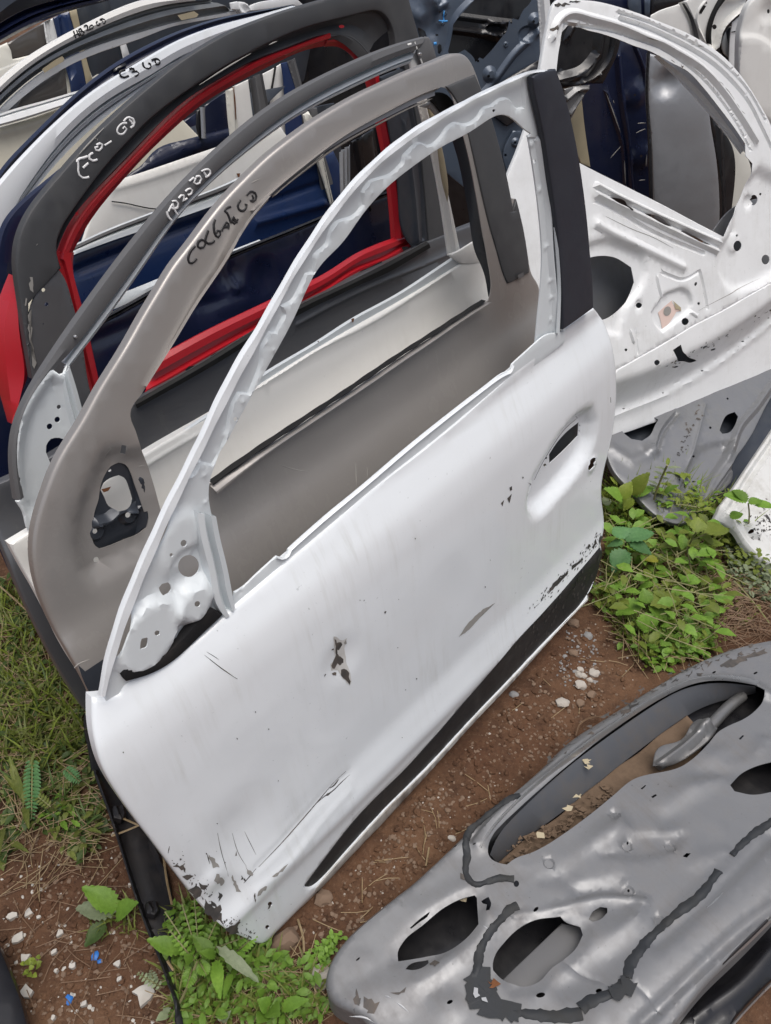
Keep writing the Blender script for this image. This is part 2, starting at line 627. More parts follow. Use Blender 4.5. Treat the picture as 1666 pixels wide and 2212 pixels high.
M = {}
M['white'] = paint('white_paint', (.775, .81, .835), rough=.34, coat=.7, dirt=.04, streak=.36, dirtcol=(.38, .37, .31), speck=.5, crough=.07)
M['white_clean'] = paint('white_primer', (.69, .735, .755), rough=.42, coat=.15, dirt=.12, streak=.08, dirtcol=(.35, .34, .30))
M['white_warm'] = paint('warm_white_paint', (.84, .835, .80), rough=.35, coat=.35, dirt=.10, streak=.15, dirtcol=(.36, .33, .26), speck=.2)
M['white_old'] = paint('old_white_paint', (.78, .795, .80), rough=.42, coat=.25, dirt=.2, streak=.25, dirtcol=(.30, .29, .23), speck=.9)
M['white_grimy'] = paint('grimy_white_paint', (.60, .605, .59), rough=.5, coat=.15, dirt=.6, streak=.4, dirtcol=(.24, .22, .17), speck=1.0)
M['cream'] = paint('cream_paint', (.72, .68, .56), rough=.4, coat=.25, dirt=.15, streak=.15, dirtcol=(.3, .27, .2))
M['cream_pale'] = paint('pale_cream_paint', (.74, .73, .66), rough=.4, coat=.25, dirt=.15, streak=.10, dirtcol=(.3, .28, .22))
M['taupe'] = paint('taupe_metal_paint', (.355, .335, .318), metal=.4, rough=.36, coat=.4, dirt=.12, streak=.15, dirtcol=(.26, .24, .21), grain=.15, crough=.25)
M['vinyl'] = paint('grey_black_vinyl', (.062, .064, .068), rough=.48, coat=0, dirt=.25, streak=.2, dirtcol=(.13, .125, .115), grain=.2, spec=.4)
M['vinyl_blue'] = paint('blue_black_vinyl', (.032, .036, .048), rough=.5, coat=0, dirt=.12, streak=.1, dirtcol=(.09, .09, .09), grain=.4, spec=.4)
M['vinyl_grey'] = paint('mid_grey_vinyl', (.125, .126, .130), rough=.45, coat=.0, dirt=.15, streak=.15, dirtcol=(.17, .165, .155), grain=.2, spec=.45)
M['darkgrey'] = paint('dark_grey_paint', (.105, .109, .118), metal=.25, rough=.38, coat=.3, dirt=.2, streak=.25, dirtcol=(.14, .135, .12), crough=.2)
M['red'] = paint('red_paint', (.46, .012, .022), rough=.36, coat=.4, dirt=.10, streak=.10, dirtcol=(.2, .06, .05), crough=.15)
M['navy'] = paint('navy_paint', (.009, .014, .042), rough=.3, coat=.6, dirt=.12, streak=.15, dirtcol=(.07, .065, .06), crough=.1)
M['blue'] = paint('dark_blue_paint', (.012, .030, .10), rough=.3, coat=.5, dirt=.12, streak=.15, dirtcol=(.06, .07, .08), crough=.12)
M['slate'] = paint('slate_blue_paint', (.075, .098, .135), metal=.3, rough=.36, coat=.4, dirt=.2, streak=.2, dirtcol=(.12, .12, .11), crough=.15)
M['charcoal'] = paint('charcoal_paint', (.04, .047, .06), metal=.3, rough=.36, coat=.3, dirt=.25, streak=.2, dirtcol=(.1, .1, .09), crough=.15)
M['black'] = paint('black_paint', (.009, .009, .011), rough=.3, coat=.5, dirt=.18, streak=.2, dirtcol=(.06, .055, .05), crough=.1)
M['black_plastic'] = paint('black_plastic', (.013, .013, .015), rough=.42, coat=0, dirt=.3, streak=.2, dirtcol=(.06, .045, .035), spec=.4)
M['rubber'] = paint('black_rubber', (.012, .012, .012), rough=.6, coat=0, dirt=.2, streak=.1, dirtcol=(.06, .055, .05), spec=.3)
M['foam'] = paint('black_foam', (.016, .016, .017), rough=.9, coat=0, dirt=.15, streak=0, grain=2.2, spec=.15)
M['hem'] = paint('muddy_white_edge', (.50, .49, .46), rough=.55, coat=.1, dirt=.7, streak=.6, dirtcol=(.16, .11, .075), speck=.8)
M['strip'] = paint('dirty_black_trim', (.022, .022, .023), rough=.55, coat=0, dirt=.5, streak=.5, dirtcol=(.085, .07, .058), spec=.35)
M['silver'] = paint('silver_paint', (.36, .37, .385), metal=.6, rough=.48, coat=.25, dirt=.22, streak=.12, dirtcol=(.14, .125, .11), crough=.25)
M['silver_dirty'] = paint('dusty_silver_paint', (.225, .229, .236), metal=.45, rough=.42, coat=.0, dirt=.3, streak=.3, dirtcol=(.12, .10, .085), speck=.6, crough=.3)
M['silver_green'] = paint('grey_silver_paint', (.34, .35, .35), metal=.5, rough=.4, coat=.25, dirt=.2, streak=.2, dirtcol=(.15, .15, .12), speck=.4)
M['silver_mid'] = paint('mid_silver_paint', (.20, .205, .215), metal=.4, rough=.42, coat=.15, dirt=.3, streak=.3, dirtcol=(.13, .13, .10), speck=.4)
M['bare'] = paint('bare_metal', (.24, .24, .24), metal=.7, rough=.46, coat=0, dirt=.3, streak=.2, dirtcol=(.12, .10, .08))
M['chrome'] = paint('polished_strip', (.62, .63, .64), metal=.8, rough=.3, coat=0, dirt=.2, streak=.2)
M['beige'] = paint('beige_paint', (.42, .36, .24), rough=.45, coat=.2, dirt=.2, streak=.2)
M['sealant'] = paint('grey_sealant', (.026, .029, .033), rough=.6, coat=0, dirt=.45, streak=.2, dirtcol=(.06, .055, .045), grain=1.4, spec=.35)
M['chip'] = paint('bare_dark_chip', (.045, .043, .042), rough=.6, coat=0, dirt=.9, streak=.3, dirtcol=(.20, .16, .13))
M['chip_grey'] = paint('grey_primer_chip', (.30, .29, .27), rough=.6, coat=0, dirt=.4, streak=.1, dirtcol=(.12, .1, .08))
M['primer_edge'] = paint('scraped_paint_edge', (.60, .60, .58), rough=.55, coat=0, dirt=.6, streak=.2, dirtcol=(.25, .22, .19))
M['rust'] = paint('rust', (.16, .06, .02), rough=.8, coat=0, dirt=.5, streak=.1, dirtcol=(.06, .025, .01))
M['pen_black'] = paint('black_marker', (.012, .011, .012), rough=.45, coat=0, dirt=0, streak=0)
M['pen_white'] = paint('white_marker', (.80, .80, .80), rough=.6, coat=0, dirt=.1, streak=0)
M['pen_blue'] = paint('blue_marker', (.05, .30, .70), rough=.6, coat=0, dirt=.1, streak=0)
M['paper'] = paint('torn_pink_label', (.72, .56, .50), rough=.7, coat=0, dirt=.3, streak=.2, dirtcol=(.4, .33, .28))
M['dirt'] = paint('caked_dirt', (.15, .105, .072), rough=.9, coat=0, dirt=.9, streak=.3, dirtcol=(.055, .04, .03), grain=2.0, spec=.1)
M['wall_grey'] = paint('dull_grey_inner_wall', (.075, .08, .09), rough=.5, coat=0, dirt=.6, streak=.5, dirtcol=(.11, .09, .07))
M['glass'] = paint('tinted_window_glass', (.10, .092, .085), rough=.12, coat=.4, dirt=.3, streak=.2, dirtcol=(.12, .11, .10), spec=.5)
# ------------------------------------------------------------------ the row of leaning doors
BASE = np.array([-.222, .516, 0.0])
HD = np.array([.676, .736, 0.0]); HD /= np.linalg.norm(HD)
HN = np.array([HD[1], -HD[0], 0.0])
UP = np.array([0, 0, 1.0])
ROW = "car doors leaning in a row"

def stack(off, yaw=0.0, lean=7.0):
    y = rad(yaw)
    U = HD * math.cos(y) + np.array([-HD[1], HD[0], 0]) * math.sin(y)
    N = np.array([U[1], -U[0], 0])
    V = UP * math.cos(rad(lean)) - N * math.sin(rad(lean))
    return Frame(BASE - HN * off, U, V)

# ============ nearest: white front door
fA = stack(0.0)
dA = thing('car_door_shell', fA, "white front door shell with scratched paint and black lower strip, nearest of the row", "car door", ROW)
profA = curve([(0, .024), (.02, .031), (.05, .037), (.2, .043), (.245, .0485), (.30, .043), (.38, .0365), (.5, .0365),
               (.72, .037), (.84, .034), (.91, .027), (.96, .014), (1.0, .002)])
def wA(u, v):
    s = v / (.645 + .068 * u / 1.05)
    side = -.035 * np.clip((u - .5) / .6, -1.3, 1.3) ** 2 * np.clip(s, 0, 1)
    return profA(np.clip(s, 0, 1)) + side * .5
outA = P("02 605,1210 700,1200 778,1180 784,1160 778,1140 790,1105 830,1088 960,1040 1080,975 1200,900 1320,800 1450,680 1530,600 1666,492 "
         "| 12 55,442 62,436 300,238 580,0 | 11 850,1440 1107,1240 1300,1080 1500,905 1666,758 | 21 170,612 330,470 430,400 520,335 530,358 560,372 585,400 602,450 632,560 652,640 666,760 668,880 655,1050 640,1180 600,1330 577,1430 569,1500 573,1590 583,1659 "
         "| 22 588,20 594,60 590,115 578,170 566,196 570,215 562,320 535,430 505,500 482,540 480,572 330,722 170,902 0,1092 "
         "| 12 1400,1370 1140,1659 | 13 920,235 700,472 480,712 330,872 200,992 150,1052 100,1100 50,1135 0,1145 "
         "| 03 1620,1118 1540,1085 1480,1060 1430,1020 1370,960 1300,890 1210,770 1140,680 1090,610 1000,490 900,360 800,220 700,70 655,-20 "
         "| 02 630,1560 603,1450 595,1370 602,1300")
handle = P("21 500,1012 525,1080 515,1180 470,1300 380,1430 270,1560 180,1650 140,1662 112,1625 112,1560 140,1450 200,1345 260,1240 330,1145 400,1060 455,1022")
handle_hole = P("21 420,1075 417,1120 414,1165 360,1222 290,1290 228,1345 226,1285 262,1230 330,1150")
keyhole = P("21 530,1308 529,1330 518,1345 520,1362 505,1378 490,1390 478,1382 477,1362 488,1345 490,1322 508,1308")
strip_px = P("13 305,770 360,776 400,745 600,525 800,306 1110,-5 | 12 1400,1340 1666,1062 | 22 170,880 340,705 470,556 505,490 535,425 562,320 566,222 200,645 0,860 | 12 1400,1168 970,1659 | 13 640,330 460,560")
belowA = P("12 1666,560 1300,900 900,1270 700,1480 560,1659 | 13 200,300 0,600")
feats = [pocket(fA, handle, -.024, .030, wA), pocket(fA, strip_px, -.006, .006, wA),
         boss(fA, P("21 503,1348")[0], .022, .003, .6, wA),
         # long dents above the sill
         bead(fA, P("13 590,40 480,130 330,290 200,440 0,650"), .014, -.0015, wA),
         bead(fA, P("13 0,800 120,700 220,610 430,330 600,150"), .014, .0015, wA),
         boss(fA, P("13 -120,420")[0], .09, -.006, .05, wA), boss(fA, P("12 545,950")[0], .05, -.004, .05, wA),
         boss(fA, P("03 1500,860")[0], .05, -.006, .1, wA), boss(fA, P("03 1380,720")[0], .03, .004, .1, wA)]
holesA = [handle_hole, keyhole] + [circ(P("21 " + c)[0], r) for c, r in (("432,1095", 3.2), ("430,1130", 3.2), ("200,1355", 3.4), ("209,1310", 2.6))] \
         + [circ(P("13 " + c)[0], r) for c, r in (("85,880", 5), ("68,1030", 4.5))]
sA = sheet('outer_skin', fA, outA, M['white'], dA, holesA, wA, feats, g=.011, rim=.005, flange=.012, seg=.006, wobble=.00025, seed=2)
kA = sA.w
sheet('rocker_trim', fA, strip_px, M['strip'], dA, (), lambda u, v: wA(u, v) - .0035, g=.02, rim=.0015)
sheet('lower_hem', fA, P("13 385,775 420,735 600,532 800,313 1110,3 | 12 1400,1346 1666,1070 | 22 170,888 340,713 480,562 | 22 482,540 482,572 330,724 170,904 0,1094 | 12 1400,1372 1140,1661 | 13 920,237 700,474 480,714 400,800 375,800"), M['hem'], dA, (), lambda u, v: wA(u, v) + .0012, g=.02, rim=.001)
# dark liner behind the handle opening
sheet('handle_bracket', fA, circ(P("21 330,1220")[0], 62, 16, 38, -.75), M['charcoal'], dA, (), lambda u, v: wA(u, v) - .05, g=.03)

# primer rings round the larger chips
patches('primer_ring', fA, [P("12 495,805 520,815 552,830 585,815 570,860 572,920 580,985 600,1030 612,1100 600,1128 580,1105 545,1060 520,1025 480,1025 472,985 500,965 510,940 497,900")], M['primer_edge'], dA, kA, lift=.0004, rough=.0007)
# chips, scuffs and scratches
C = lambda t: P(t)
patches('paint_chip', fA, [
    C("12 502,815 515,845 545,840 550,860 530,880 525,910 535,935 558,950 556,975 540,985 520,985 505,1010 485,1018 480,990 490,975 512,970 518,945 505,890"),
    C("12 540,1020 565,1012 590,1025 598,1085 602,1115 588,1100 560,1075 542,1050"),
    C("12 482,1042 512,1038 510,1050 486,1055"), C("12 440,1046 446,1050 438,1064 434,1056"), C("12 486,884 494,884 494,894 484,894")], M['chip'], dA, kA, rough=.0008)
patches('paint_chip', fA, [C("12 1535,592 1450,640 1400,685 1350,740 1310,805 1360,770 1420,710 1460,665")], M['chip_grey'], dA, kA, rough=.0006)
patches('paint_chip', fA, [C("12 575,825 580,850 568,858 562,845")], M['chip_grey'], dA, kA)
pl = []
for t in ("22 575,165 560,150 545,185 552,205", "22 530,170 520,200 500,230 515,235 535,205", "22 455,200 462,215 450,225", "22 440,295 445,310 400,350 370,375 375,350 410,320",
          "22 350,380 350,400 300,450 250,500 215,530 240,480 300,420", "22 320,400 290,430 270,450 285,425", "22 200,545 170,580 185,550", "22 150,600 135,625 130,610",
          "22 375,330 360,350 365,340", "22 480,205 495,215 480,240 472,225"):
    pl.append(C(t))
patches('scuff_mark', fA, pl, M['chip'], dA, kA, rough=.0012)
pl = []
for t in ("03 1115,632 1180,625 1190,650 1160,665", "03 1190,690 1250,700 1200,725", "03 1215,775 1270,760 1300,800 1290,840 1250,830",
          "03 1320,850 1370,880 1420,940 1450,1010 1400,985 1340,930", "03 1470,1050 1500,1020 1555,990 1535,1030 1540,1070", "03 1300,740 1340,770 1330,800", "03 1370,870 1440,910 1425,950",
          "03 1410,800 1440,830 1425,860", "03 1560,690 1590,720 1580,745", "03 1525,540 1535,560 1525,570", "03 1640,800 1660,830 1650,870", "13 75,870 95,880 85,905", "13 55,1025 80,1020 70,1040"):
    pl.append(C(t))
patches('scuff_mark', fA, pl, M['chip'], dA, kA, rough=.0022)
pl = []
for t in ("03 1350,560 1400,600 1420,640 1380,650", "03 1400,680 1460,720 1440,760 1390,730", "03 1500,690 1560,800 1530,800", "03 1590,640 1640,700 1610,700", "13 0,800 60,765 60,780 0,830", "13 100,705 200,620 190,640 110,715"):
    pl.append(C(t))
patches('dent_mark', fA, pl, M['chip_grey'], dA, kA, rough=.0012)
cr = [(C("13 10,640 200,440 330,290 440,160 500,90 575,20"), .0022), (C("13 360,250 440,180 490,150 545,95 605,42"), .0022), (C("13 470,130 500,110 530,70"), .004), (C("13 440,180 480,160"), .005),
      (C("12 1310,805 1420,705 1540,590"), .0016), (C("02 1325,925 1420,1000 1535,1080"), .0013), (C("02 1520,1070 1538,1080"), .004), (C("02 1340,905 1380,930 1420,955"), .0009),
      (C("03 1505,420 1550,560 1600,640"), .0008), (C("03 1585,410 1660,560"), .0008), (C("03 1410,420 1440,560 1480,700"), .001), (C("03 1660,650 1620,700 1580,745"), .002),
      (C("03 1098,505 1090,550"), .0015), (C("03 1340,550 1360,620"), .0012), (C("21 400,1020 410,1050"), .0012), (C("21 625,915 627,950"), .0012), (C("21 415,1045 330,1120 250,1230 190,1330 130,1450"), .0012)]
strokes('scratch', fA, cr, M['chip'], dA, kA, .0015, lift=.0006, taper=True)
rr = random.Random(4)
pl = []
for _ in range(70):
    x, y = rr.uniform(220, 1290), rr.uniform(760, 2000)
    if y > 1640 - (x - 225) * .62 and y < 2600 - x * 1.02 and y > 1440 - (x - 225) * .7 + 110:
        a, b = rr.uniform(.6, 1.6), rr.uniform(.8, 2.2)
        pl.append([(x - a, y), (x, y - b), (x + a, y), (x + a * .3, y + b)])
pl += [C("12 1020,165 1028,168 1024,178"), C("12 828,640 838,642 830,656 822,652"), C("12 663,566 669,568 665,576"), C("12 690,570 698,566 690,578"), C("12 908,874 915,876 909,881"), C("12 958,1148 967,1150 958,1154"),
       C("02 1530,1460 1540,1465 1537,1475"), C("03 1400,355 1412,355 1410,362"), C("21 55,1425 62,1438 52,1440"), C("21 75,1462 83,1470 76,1472"), C("11 1635,1500 1650,1490 1652,1515 1640,1520"), C("11 1580,1600 1600,1580 1590,1620"), C("11 1620,1570 1650,1540 1635,1600")]
patches('stone_chip', fA, pl, M['chip'], dA, kA)

fl = []
edge = np.array(P("03 1100,600 1180,690 1260,800 1340,900 1430,1005 1500,1060 1600,1110"))
for _ in range(110):
    t = rr.random() ** .8 * (len(edge) - 1.001); i = int(t); q = edge[i] + (edge[i+1] - edge[i]) * (t - i)
    d = abs(rr.gauss(0, 17)) + 2.5
    q = q + np.array([d * .75, -d * .65]) + np.array([rr.gauss(0, 3), rr.gauss(0, 3)])
    a, an = rr.uniform(.6, 3.0) * (1.2 - min(d, 35) / 50), rr.uniform(0, 3.1)
    fl.append([(q[0] + a * k * math.cos(an + ph), q[1] + a * k * math.sin(an + ph)) for ph, k in ((0, 1.6), (1.2, .5), (2.2, .8), (3.1, 1.2), (4.4, .5), (5.2, .7))])
ln_ = np.array(P("22 572,170 500,240 400,345 300,445 200,560 110,650"))
for _ in range(100):
    t = rr.random() ** 1.3 * (len(ln_) - 1.001); i = int(t); q = ln_[i] + (ln_[i+1] - ln_[i]) * (t - i)
    q = q + np.array([rr.gauss(0, 4) - 2, rr.gauss(0, 7) - 4])
    a, an = rr.uniform(.5, 2.3), 1.9 + rr.gauss(0, .3)
    fl.append([(q[0] + a * k * math.cos(an + ph), q[1] + a * k * math.sin(an + ph)) for ph, k in ((0, 2.2), (1.2, .5), (2.2, .6), (3.1, 1.6), (4.4, .5), (5.2, .5))])
for _ in range(60):
    q = np.array(P("22 %f,%f" % (rr.uniform(0, 560), 0))[0]); x = (q[0] - 1110) * 3
    y = 900 - x * 1.06 + rr.uniform(-60, 130)
    q = P("22 %f,%f" % (x, y))[0]; a = rr.uniform(.8, 3)
    fl.append([(q[0] - a * .6, q[1] + a * 1.4), (q[0] - a * .7, q[1]), (q[0], q[1] - a * 2), (q[0] + a * .6, q[1] - a), (q[0] + a * .3, q[1] + a)])
patches('paint_fleck', fA, fl, M['chip'], dA, lambda u, v: np.maximum(kA(u, v), wA(u, v) - .0035), lift=.0009)
# window frame of the white door: bright folded lip, pressed inner rail with steps
lip_o = P("02 655,1198 645,1130 650,1060 680,980 740,800 800,600 850,480 920,330 1000,150 1065,-10 | 01 1190,1420 1270,1270 1390,990 1480,800 1560,650 1666,508 | 11 100,342 170,180 230,90 290,0 | 10 400,1480 470,1380 560,1260 640,1170 760,1050 880,950 1000,850 1200,740 1450,610 1666,508 | 20 90,460 185,434 200,440 216,452")
lip_i = P("02 684,1190 690,1120 730,1020 800,800 870,610 940,440 990,310 1060,160 1125,0 | 01 1240,1430 1310,1285 1410,1090 1520,870 1600,720 1666,610 | 11 62,475 150,310 220,170 310,20 | 10 440,1490 500,1405 600,1280 700,1150 800,1060 900,978 1050,878 1300,706 1500,597 1666,526 | 20 90,478 180,452 198,458 214,468")
ribbon('window_frame_lip', fA, lip_o, lip_i, M['white'], dA, ((0, -.004), (.12, .0), (.8, .001), (1, -.002)), .003, .003, n=120, th=.003, wob=.0005)
rail_o = P("02 665,1196 672,1130 720,1000 800,770 870,590 940,420 990,290 1060,140 1125,-15 | 01 1240,1410 1310,1265 1410,1070 1520,850 1600,700 1666,590 | 11 62,455 150,290 220,150 310,0 | 10 440,1475 500,1390 600,1265 700,1135 800,1045 900,963 1050,863 1300,691 1500,582 1666,511 | 20 90,463 170,440 215,455")
rail_rest = P("20 225,900 95,890 108,866 95,862 60,845 25,795 -3,765 | 10 1610,730 1560,735 1520,760 1400,850 1200,950 1000,1090 870,1190 760,1300 640,1450 545,1610 | 11 430,20 330,200 250,400 150,580 50,760 0,850 | 01 1480,1190 1420,1300 1362,1420 1345,1470 1340,1530 1365,1640 1370,1659 | 02 1400,120 1460,350 1506,600 1470,640 1440,690 1400,800 1200,960 1000,1090 800,1200 690,1250")
stepw = P("20 70,700 20,705 -20,650 | 10 1600,640 1520,690 1470,710 1440,760 1350,810 1290,800 1240,830 1200,890 1120,950 1060,930 960,1010 950,1060 880,1130 800,1160 740,1180 690,1250 700,1330 640,1400 560,1430 530,1440 480,1510 470,1560 380,1659 | 11 380,110 330,120 280,220 240,290 170,330 190,380 130,500 90,500 | I 938,545 935,600 905,690 880,745 835,740 805,800 790,880 760,990 720,1060 665,1045 640,1100")
wav = [stepw[i] for i in range(len(stepw))]
inA = sheet('window_frame', fA, rail_o + rail_rest, M['white_clean'], dA,
            [circ(P("20 1,1000")[0], 0.5), circ(P("10 1536,717")[0], 3.4), circ(P("01 1529,1057")[0], 5),
             circ(P("02 1192,202")[0], 7, 12, 7.5), circ(P("02 1112,278")[0], 4), circ(P("02 1224,350")[0], 23, 20, 24),
             P("02 1030,490 1050,465 1090,455 1105,470 1112,500 1095,525 1062,543 1048,530"), circ(P("02 1281,596")[0], 6.5), circ(P("02 1020,784")[0], 5.8),
             P("02 912,842 920,820 955,812 960,822 955,868 945,880 910,890")][1:],
            -.006, [pocket(fA, stepw + P("I 560,1120 700,900 | 11 0,560 150,280 300,-20 | 10 440,1460 700,1120 900,950 1300,680 1666,500 | 20 60,480"), -.004, .0035, -.006, .002),
                    boss(fA, P("02 950,790")[0], .054, .011, .78, -.006, .042, .75), boss(fA, P("02 1250,570")[0], .035, .014, .55, -.006),
                    boss(fA, P("02 1150,200")[0], .05, .006, .6, -.006, .032, .95), boss(fA, P("02 1224,350")[0], .03, -.004, .8, -.006),
                    bead(fA, P("02 1190,790 1210,750 1290,690 1350,560"), .01, -.004, -.006)] +
            [boss(fA, P(t)[0], .004, .0012, .3, -.006) for t in ("10 745,1250", "10 990,1030", "01 1576,945", "01 1465,1165", "01 1360,1095", "01 1325,1420", "01 1330,1595", "11 290,240", "11 105,610", "02 940,370", "02 805,740")],
            g=.0075, th=.0015, rim=.0015, seg=.005)
# vertical glass channel at the front
ribbon('glass_channel', fA, P("02 1255,-10 1262,70 1330,350 1390,620 1445,680"), P("02 1388,20 1412,150 1462,350 1508,605"), M['white_clean'], dA,
       ((0, -.012), (.05, .006), (.3, .008), (.36, -.006), (.6, -.006), (.66, .008), (.95, .006), (1, -.012)), -.002, -.002, n=40)
# foam strip in the sail corner
sheet('foam_strip', fA, P("02 820,1002 970,1000 1100,900 1240,760 1340,640 1370,620 1447,665 1320,790 1200,910 1080,1000 970,1060 830,1105 806,1070"), M['foam'], dA, (), .004, g=.012, th=.012, rim=.004, wobble=.0015)
# inner belt flange
sheet('belt_flange', fA, P("02 1518,600 1520,520 1560,500 1666,402 | 12 130,285 160,296 195,280 205,240 240,205 350,110 480,-5 | 11 600,1560 1000,1220 1200,1060 1340,950 1560,780 1610,735 1640,745 1655,700 1666,690 | 21 100,600 225,500 275,500 330,480 330,560 0,830 | 11 1300,1200 600,1720 | 12 300,330 0,560 | 02 1540,680"),
      M['white_clean'], dA, (), -.002, [boss(fA, P(t)[0], .005, -.001, .4, -.002) for t in ("11 1570,810", "11 1367,970", "11 1107,1193", "11 852,1405", "12 250,243", "12 537,12", "02 1560,522")], g=.016, rim=.002)
ribbon('belt_edge', fA, P("12 130,290 160,300 195,284 205,244 240,209 350,114 480,0 | 11 600,1564 1000,1224 1200,1064 1340,954 1560,784 1610,739 1640,749 1655,704"),
       P("12 125,300 162,312 205,290 216,250 248,218 360,122 490,8 | 11 608,1574 1008,1234 1208,1074 1348,964 1566,794 1612,751 1646,760 1664,714"), M['white'], dA, ((0, 0), (.5, .003), (1, 0)), -.001, -.001, n=70)
# rear pillar: white channel and black cover
sheet('pillar', fA, P("20 90,878 160,872 175,860 250,1000 300,1500 300,1659 | 21 330,500 275,502 225,502 137,575 150,430 175,190 184,0 | 20 165,1400 135,1150 105,960"), M['white_clean'], dA,
      [circ(P("20 131,1046")[0], 3, 10, 5)], -.008, [bead(fA, P("20 150,900 215,1300 235,1659 | 21 245,100 262,300 262,490"), .008, .006, -.008)] +
      [boss(fA, P(t)[0], .006, .0015, .4, -.008) for t in ("20 113,935", "20 165,1230", "20 205,1600", "21 230,160", "21 238,270", "21 237,410")], g=.012, rim=.0015)
ribbon('pillar_channel', fA, P("20 118,590 190,900 240,1250 275,1659 | 21 290,200 285,330 275,500"), P("20 135,590 205,900 262,1300 298,1659 | 21 315,200 322,350 325,476"), M['white_clean'], dA,
       ((0, 0), (.15, .004), (.5, -.006), (.85, .004), (1, 0)), .0, .0, n=40)
sheet('pillar_cover', fA, P("20 118,515 122,500 135,490 275,446 290,480 310,540 330,600 380,800 420,1000 450,1200 480,1450 497,1659 | 21 512,150 517,338 420,408 322,478 315,200 300,0 | 20 285,1500 260,1300 230,1100 200,900 160,700 120,545 "),
      M['vinyl_blue'], dA, (), lambda u, v: .006 - .9 * np.clip(np.abs(v - .95) - .12, 0, 1) ** 2 * .05, g=.014, rim=.003, flange=.006)
# ============ second: grey-brown front door, marked in black pen
fB = stack(.125, .5)
dB = thing('car_door_shell', fB, "grey-brown front door shell with black pen lettering, directly behind the nearest white door", "car door", ROW)
profB = curve([(0, .03), (.2, .045), (.45, .05), (.7, .046), (.85, .034), (.93, .018), (.965, .008), (1.0, .004), (1.1, .0), (1.8, -.06)])
def wB(u, v):
    return profB(np.clip(v / (.655 + .07 * u / 1.05), 0, 1.8)) - .02 * np.clip((u - .5) / .6, -1.3, 1.3) ** 2
outB = P("00 1190,1659 1250,1560 1400,1370 1500,1250 1600,1150 1666,1085 | 10 100,990 200,910 400,770 600,650 800,550 1000,460 1200,380 1340,330 1365,335 1390,378 1425,480 1465,600 | 10 1525,765 1570,930 1612,1090 1640,1230 1666,1370 "
         "| 20 20,1290 70,1500 95,1659 | 21 103,60 105,110 120,140 150,150 172,190 190,330") + L((1.06, .60), (1.06, .35), (1.03, .12), (.98, .03), (.3, .015), (.12, .06)) + \
       P("02 600,1195 560,1100 500,1010 400,830 300,640 235,450 213,330 215,200 222,120 | 01 255,1659 290,1540 350,1380 440,1220 520,1110 600,950 700,780 800,620 900,450 960,340 1060,180 1165,10")
winB = P("01 1490,0 1440,80 1350,205 1240,370 1160,510 1080,640 1020,730 950,845 905,915 872,955 852,995 848,1040 880,1130 910,1230 950,1340 1000,1500 1045,1659 | v 353,1104 462,1040 "
         "| 11 0,1290 | 11 320,1080 590,893 690,825 960,645 1150,520 1240,460 1470,305 1500,290 1512,250 1490,0 | 10 1459,1500 1420,1250 1380,1050 1335,880 1300,760 1270,650 1250,600 1225,572 1190,565 1140,582 1000,652 800,760 600,868 480,955 330,1075 200,1175 60,1300 0,1365")
sailB = P("01 770,1338 815,1352 845,1400 870,1470 895,1540 935,1659 | 02 957,-8 964,40 950,100 900,138 800,180 700,222 650,238 622,222 600,180 597,140 603,60 612,0 | 01 640,1570 650,1500 680,1420 720,1362")
frB = [pocket(fB, P("02 520,60 520,200 560,380 585,420 640,430 800,345 1010,225 1040,60 | 01 1010,1500 960,1330 905,1290 850,1290 770,1265 700,1290 640,1400 570,1560"), -.014, .03, wB),
       bead(fB, P("01 1480,60 1240,440 1080,710 960,880"), .008, -.002, wB)]
sB = sheet('outer_skin', fB, outB, M['taupe'], dB, [winB, sailB, P("01 790,1224 823,1230 816,1284 779,1277"), circ(P("02 626,310")[0], 6.5)], wB, frB, g=.016, rim=.004, flange=.01, seg=.007, wobble=.0006, seed=5)
# inner pressed lip of the window frame, in two lengths with a gap
ribbon('window_lip', fB, P("10 1148,640 1000,700 900,752 700,855 500,970 380,1060 200,1200 130,1266"), P("10 1140,660 1000,718 900,775 700,880 500,1000 380,1095 240,1200 140,1286"), M['taupe'], dB, ((0, -.003), (.3, -.010), (1, -.012)), -.022, -.022, n=60)
ribbon('window_lip', fB, P("10 100,1270 0,1375 | 01 1440,100 1350,222 1240,390 1160,535 1080,660 1020,750 960,850"), P("10 115,1302 0,1430 | 01 1455,120 1370,230 1260,410 1180,550 1100,680 1040,770 975,870"), M['taupe'], dB, ((0, -.003), (.3, -.010), (1, -.012)), -.012, -.012, n=50)
ribbon('window_lip_step', fB, P("10 1210,566 1140,583 1000,653 800,761 600,869 480,956 330,1076 200,1176 60,1301 0,1366"), P("10 1200,620 1140,640 1000,703 900,756 700,860 500,975 380,1065 220,1195 115,1275 0,1385"), M['taupe'], dB, ((0, -.006), (.5, -.016), (1, -.014)), -.02, -.02, n=60)
sheet('corner_trim', fB, P("10 1145,605 1190,595 1235,610 1275,650 1300,720 1315,790 1260,800 1205,730 1145,655"), M['rubber'], dB, (), -.06, g=.02, th=.006)
sheet('corner_gusset', fB, P("10 1060,692 1150,660 1205,720 1240,790 1180,770 1130,710"), M['taupe'], dB, (), -.066, g=.02)
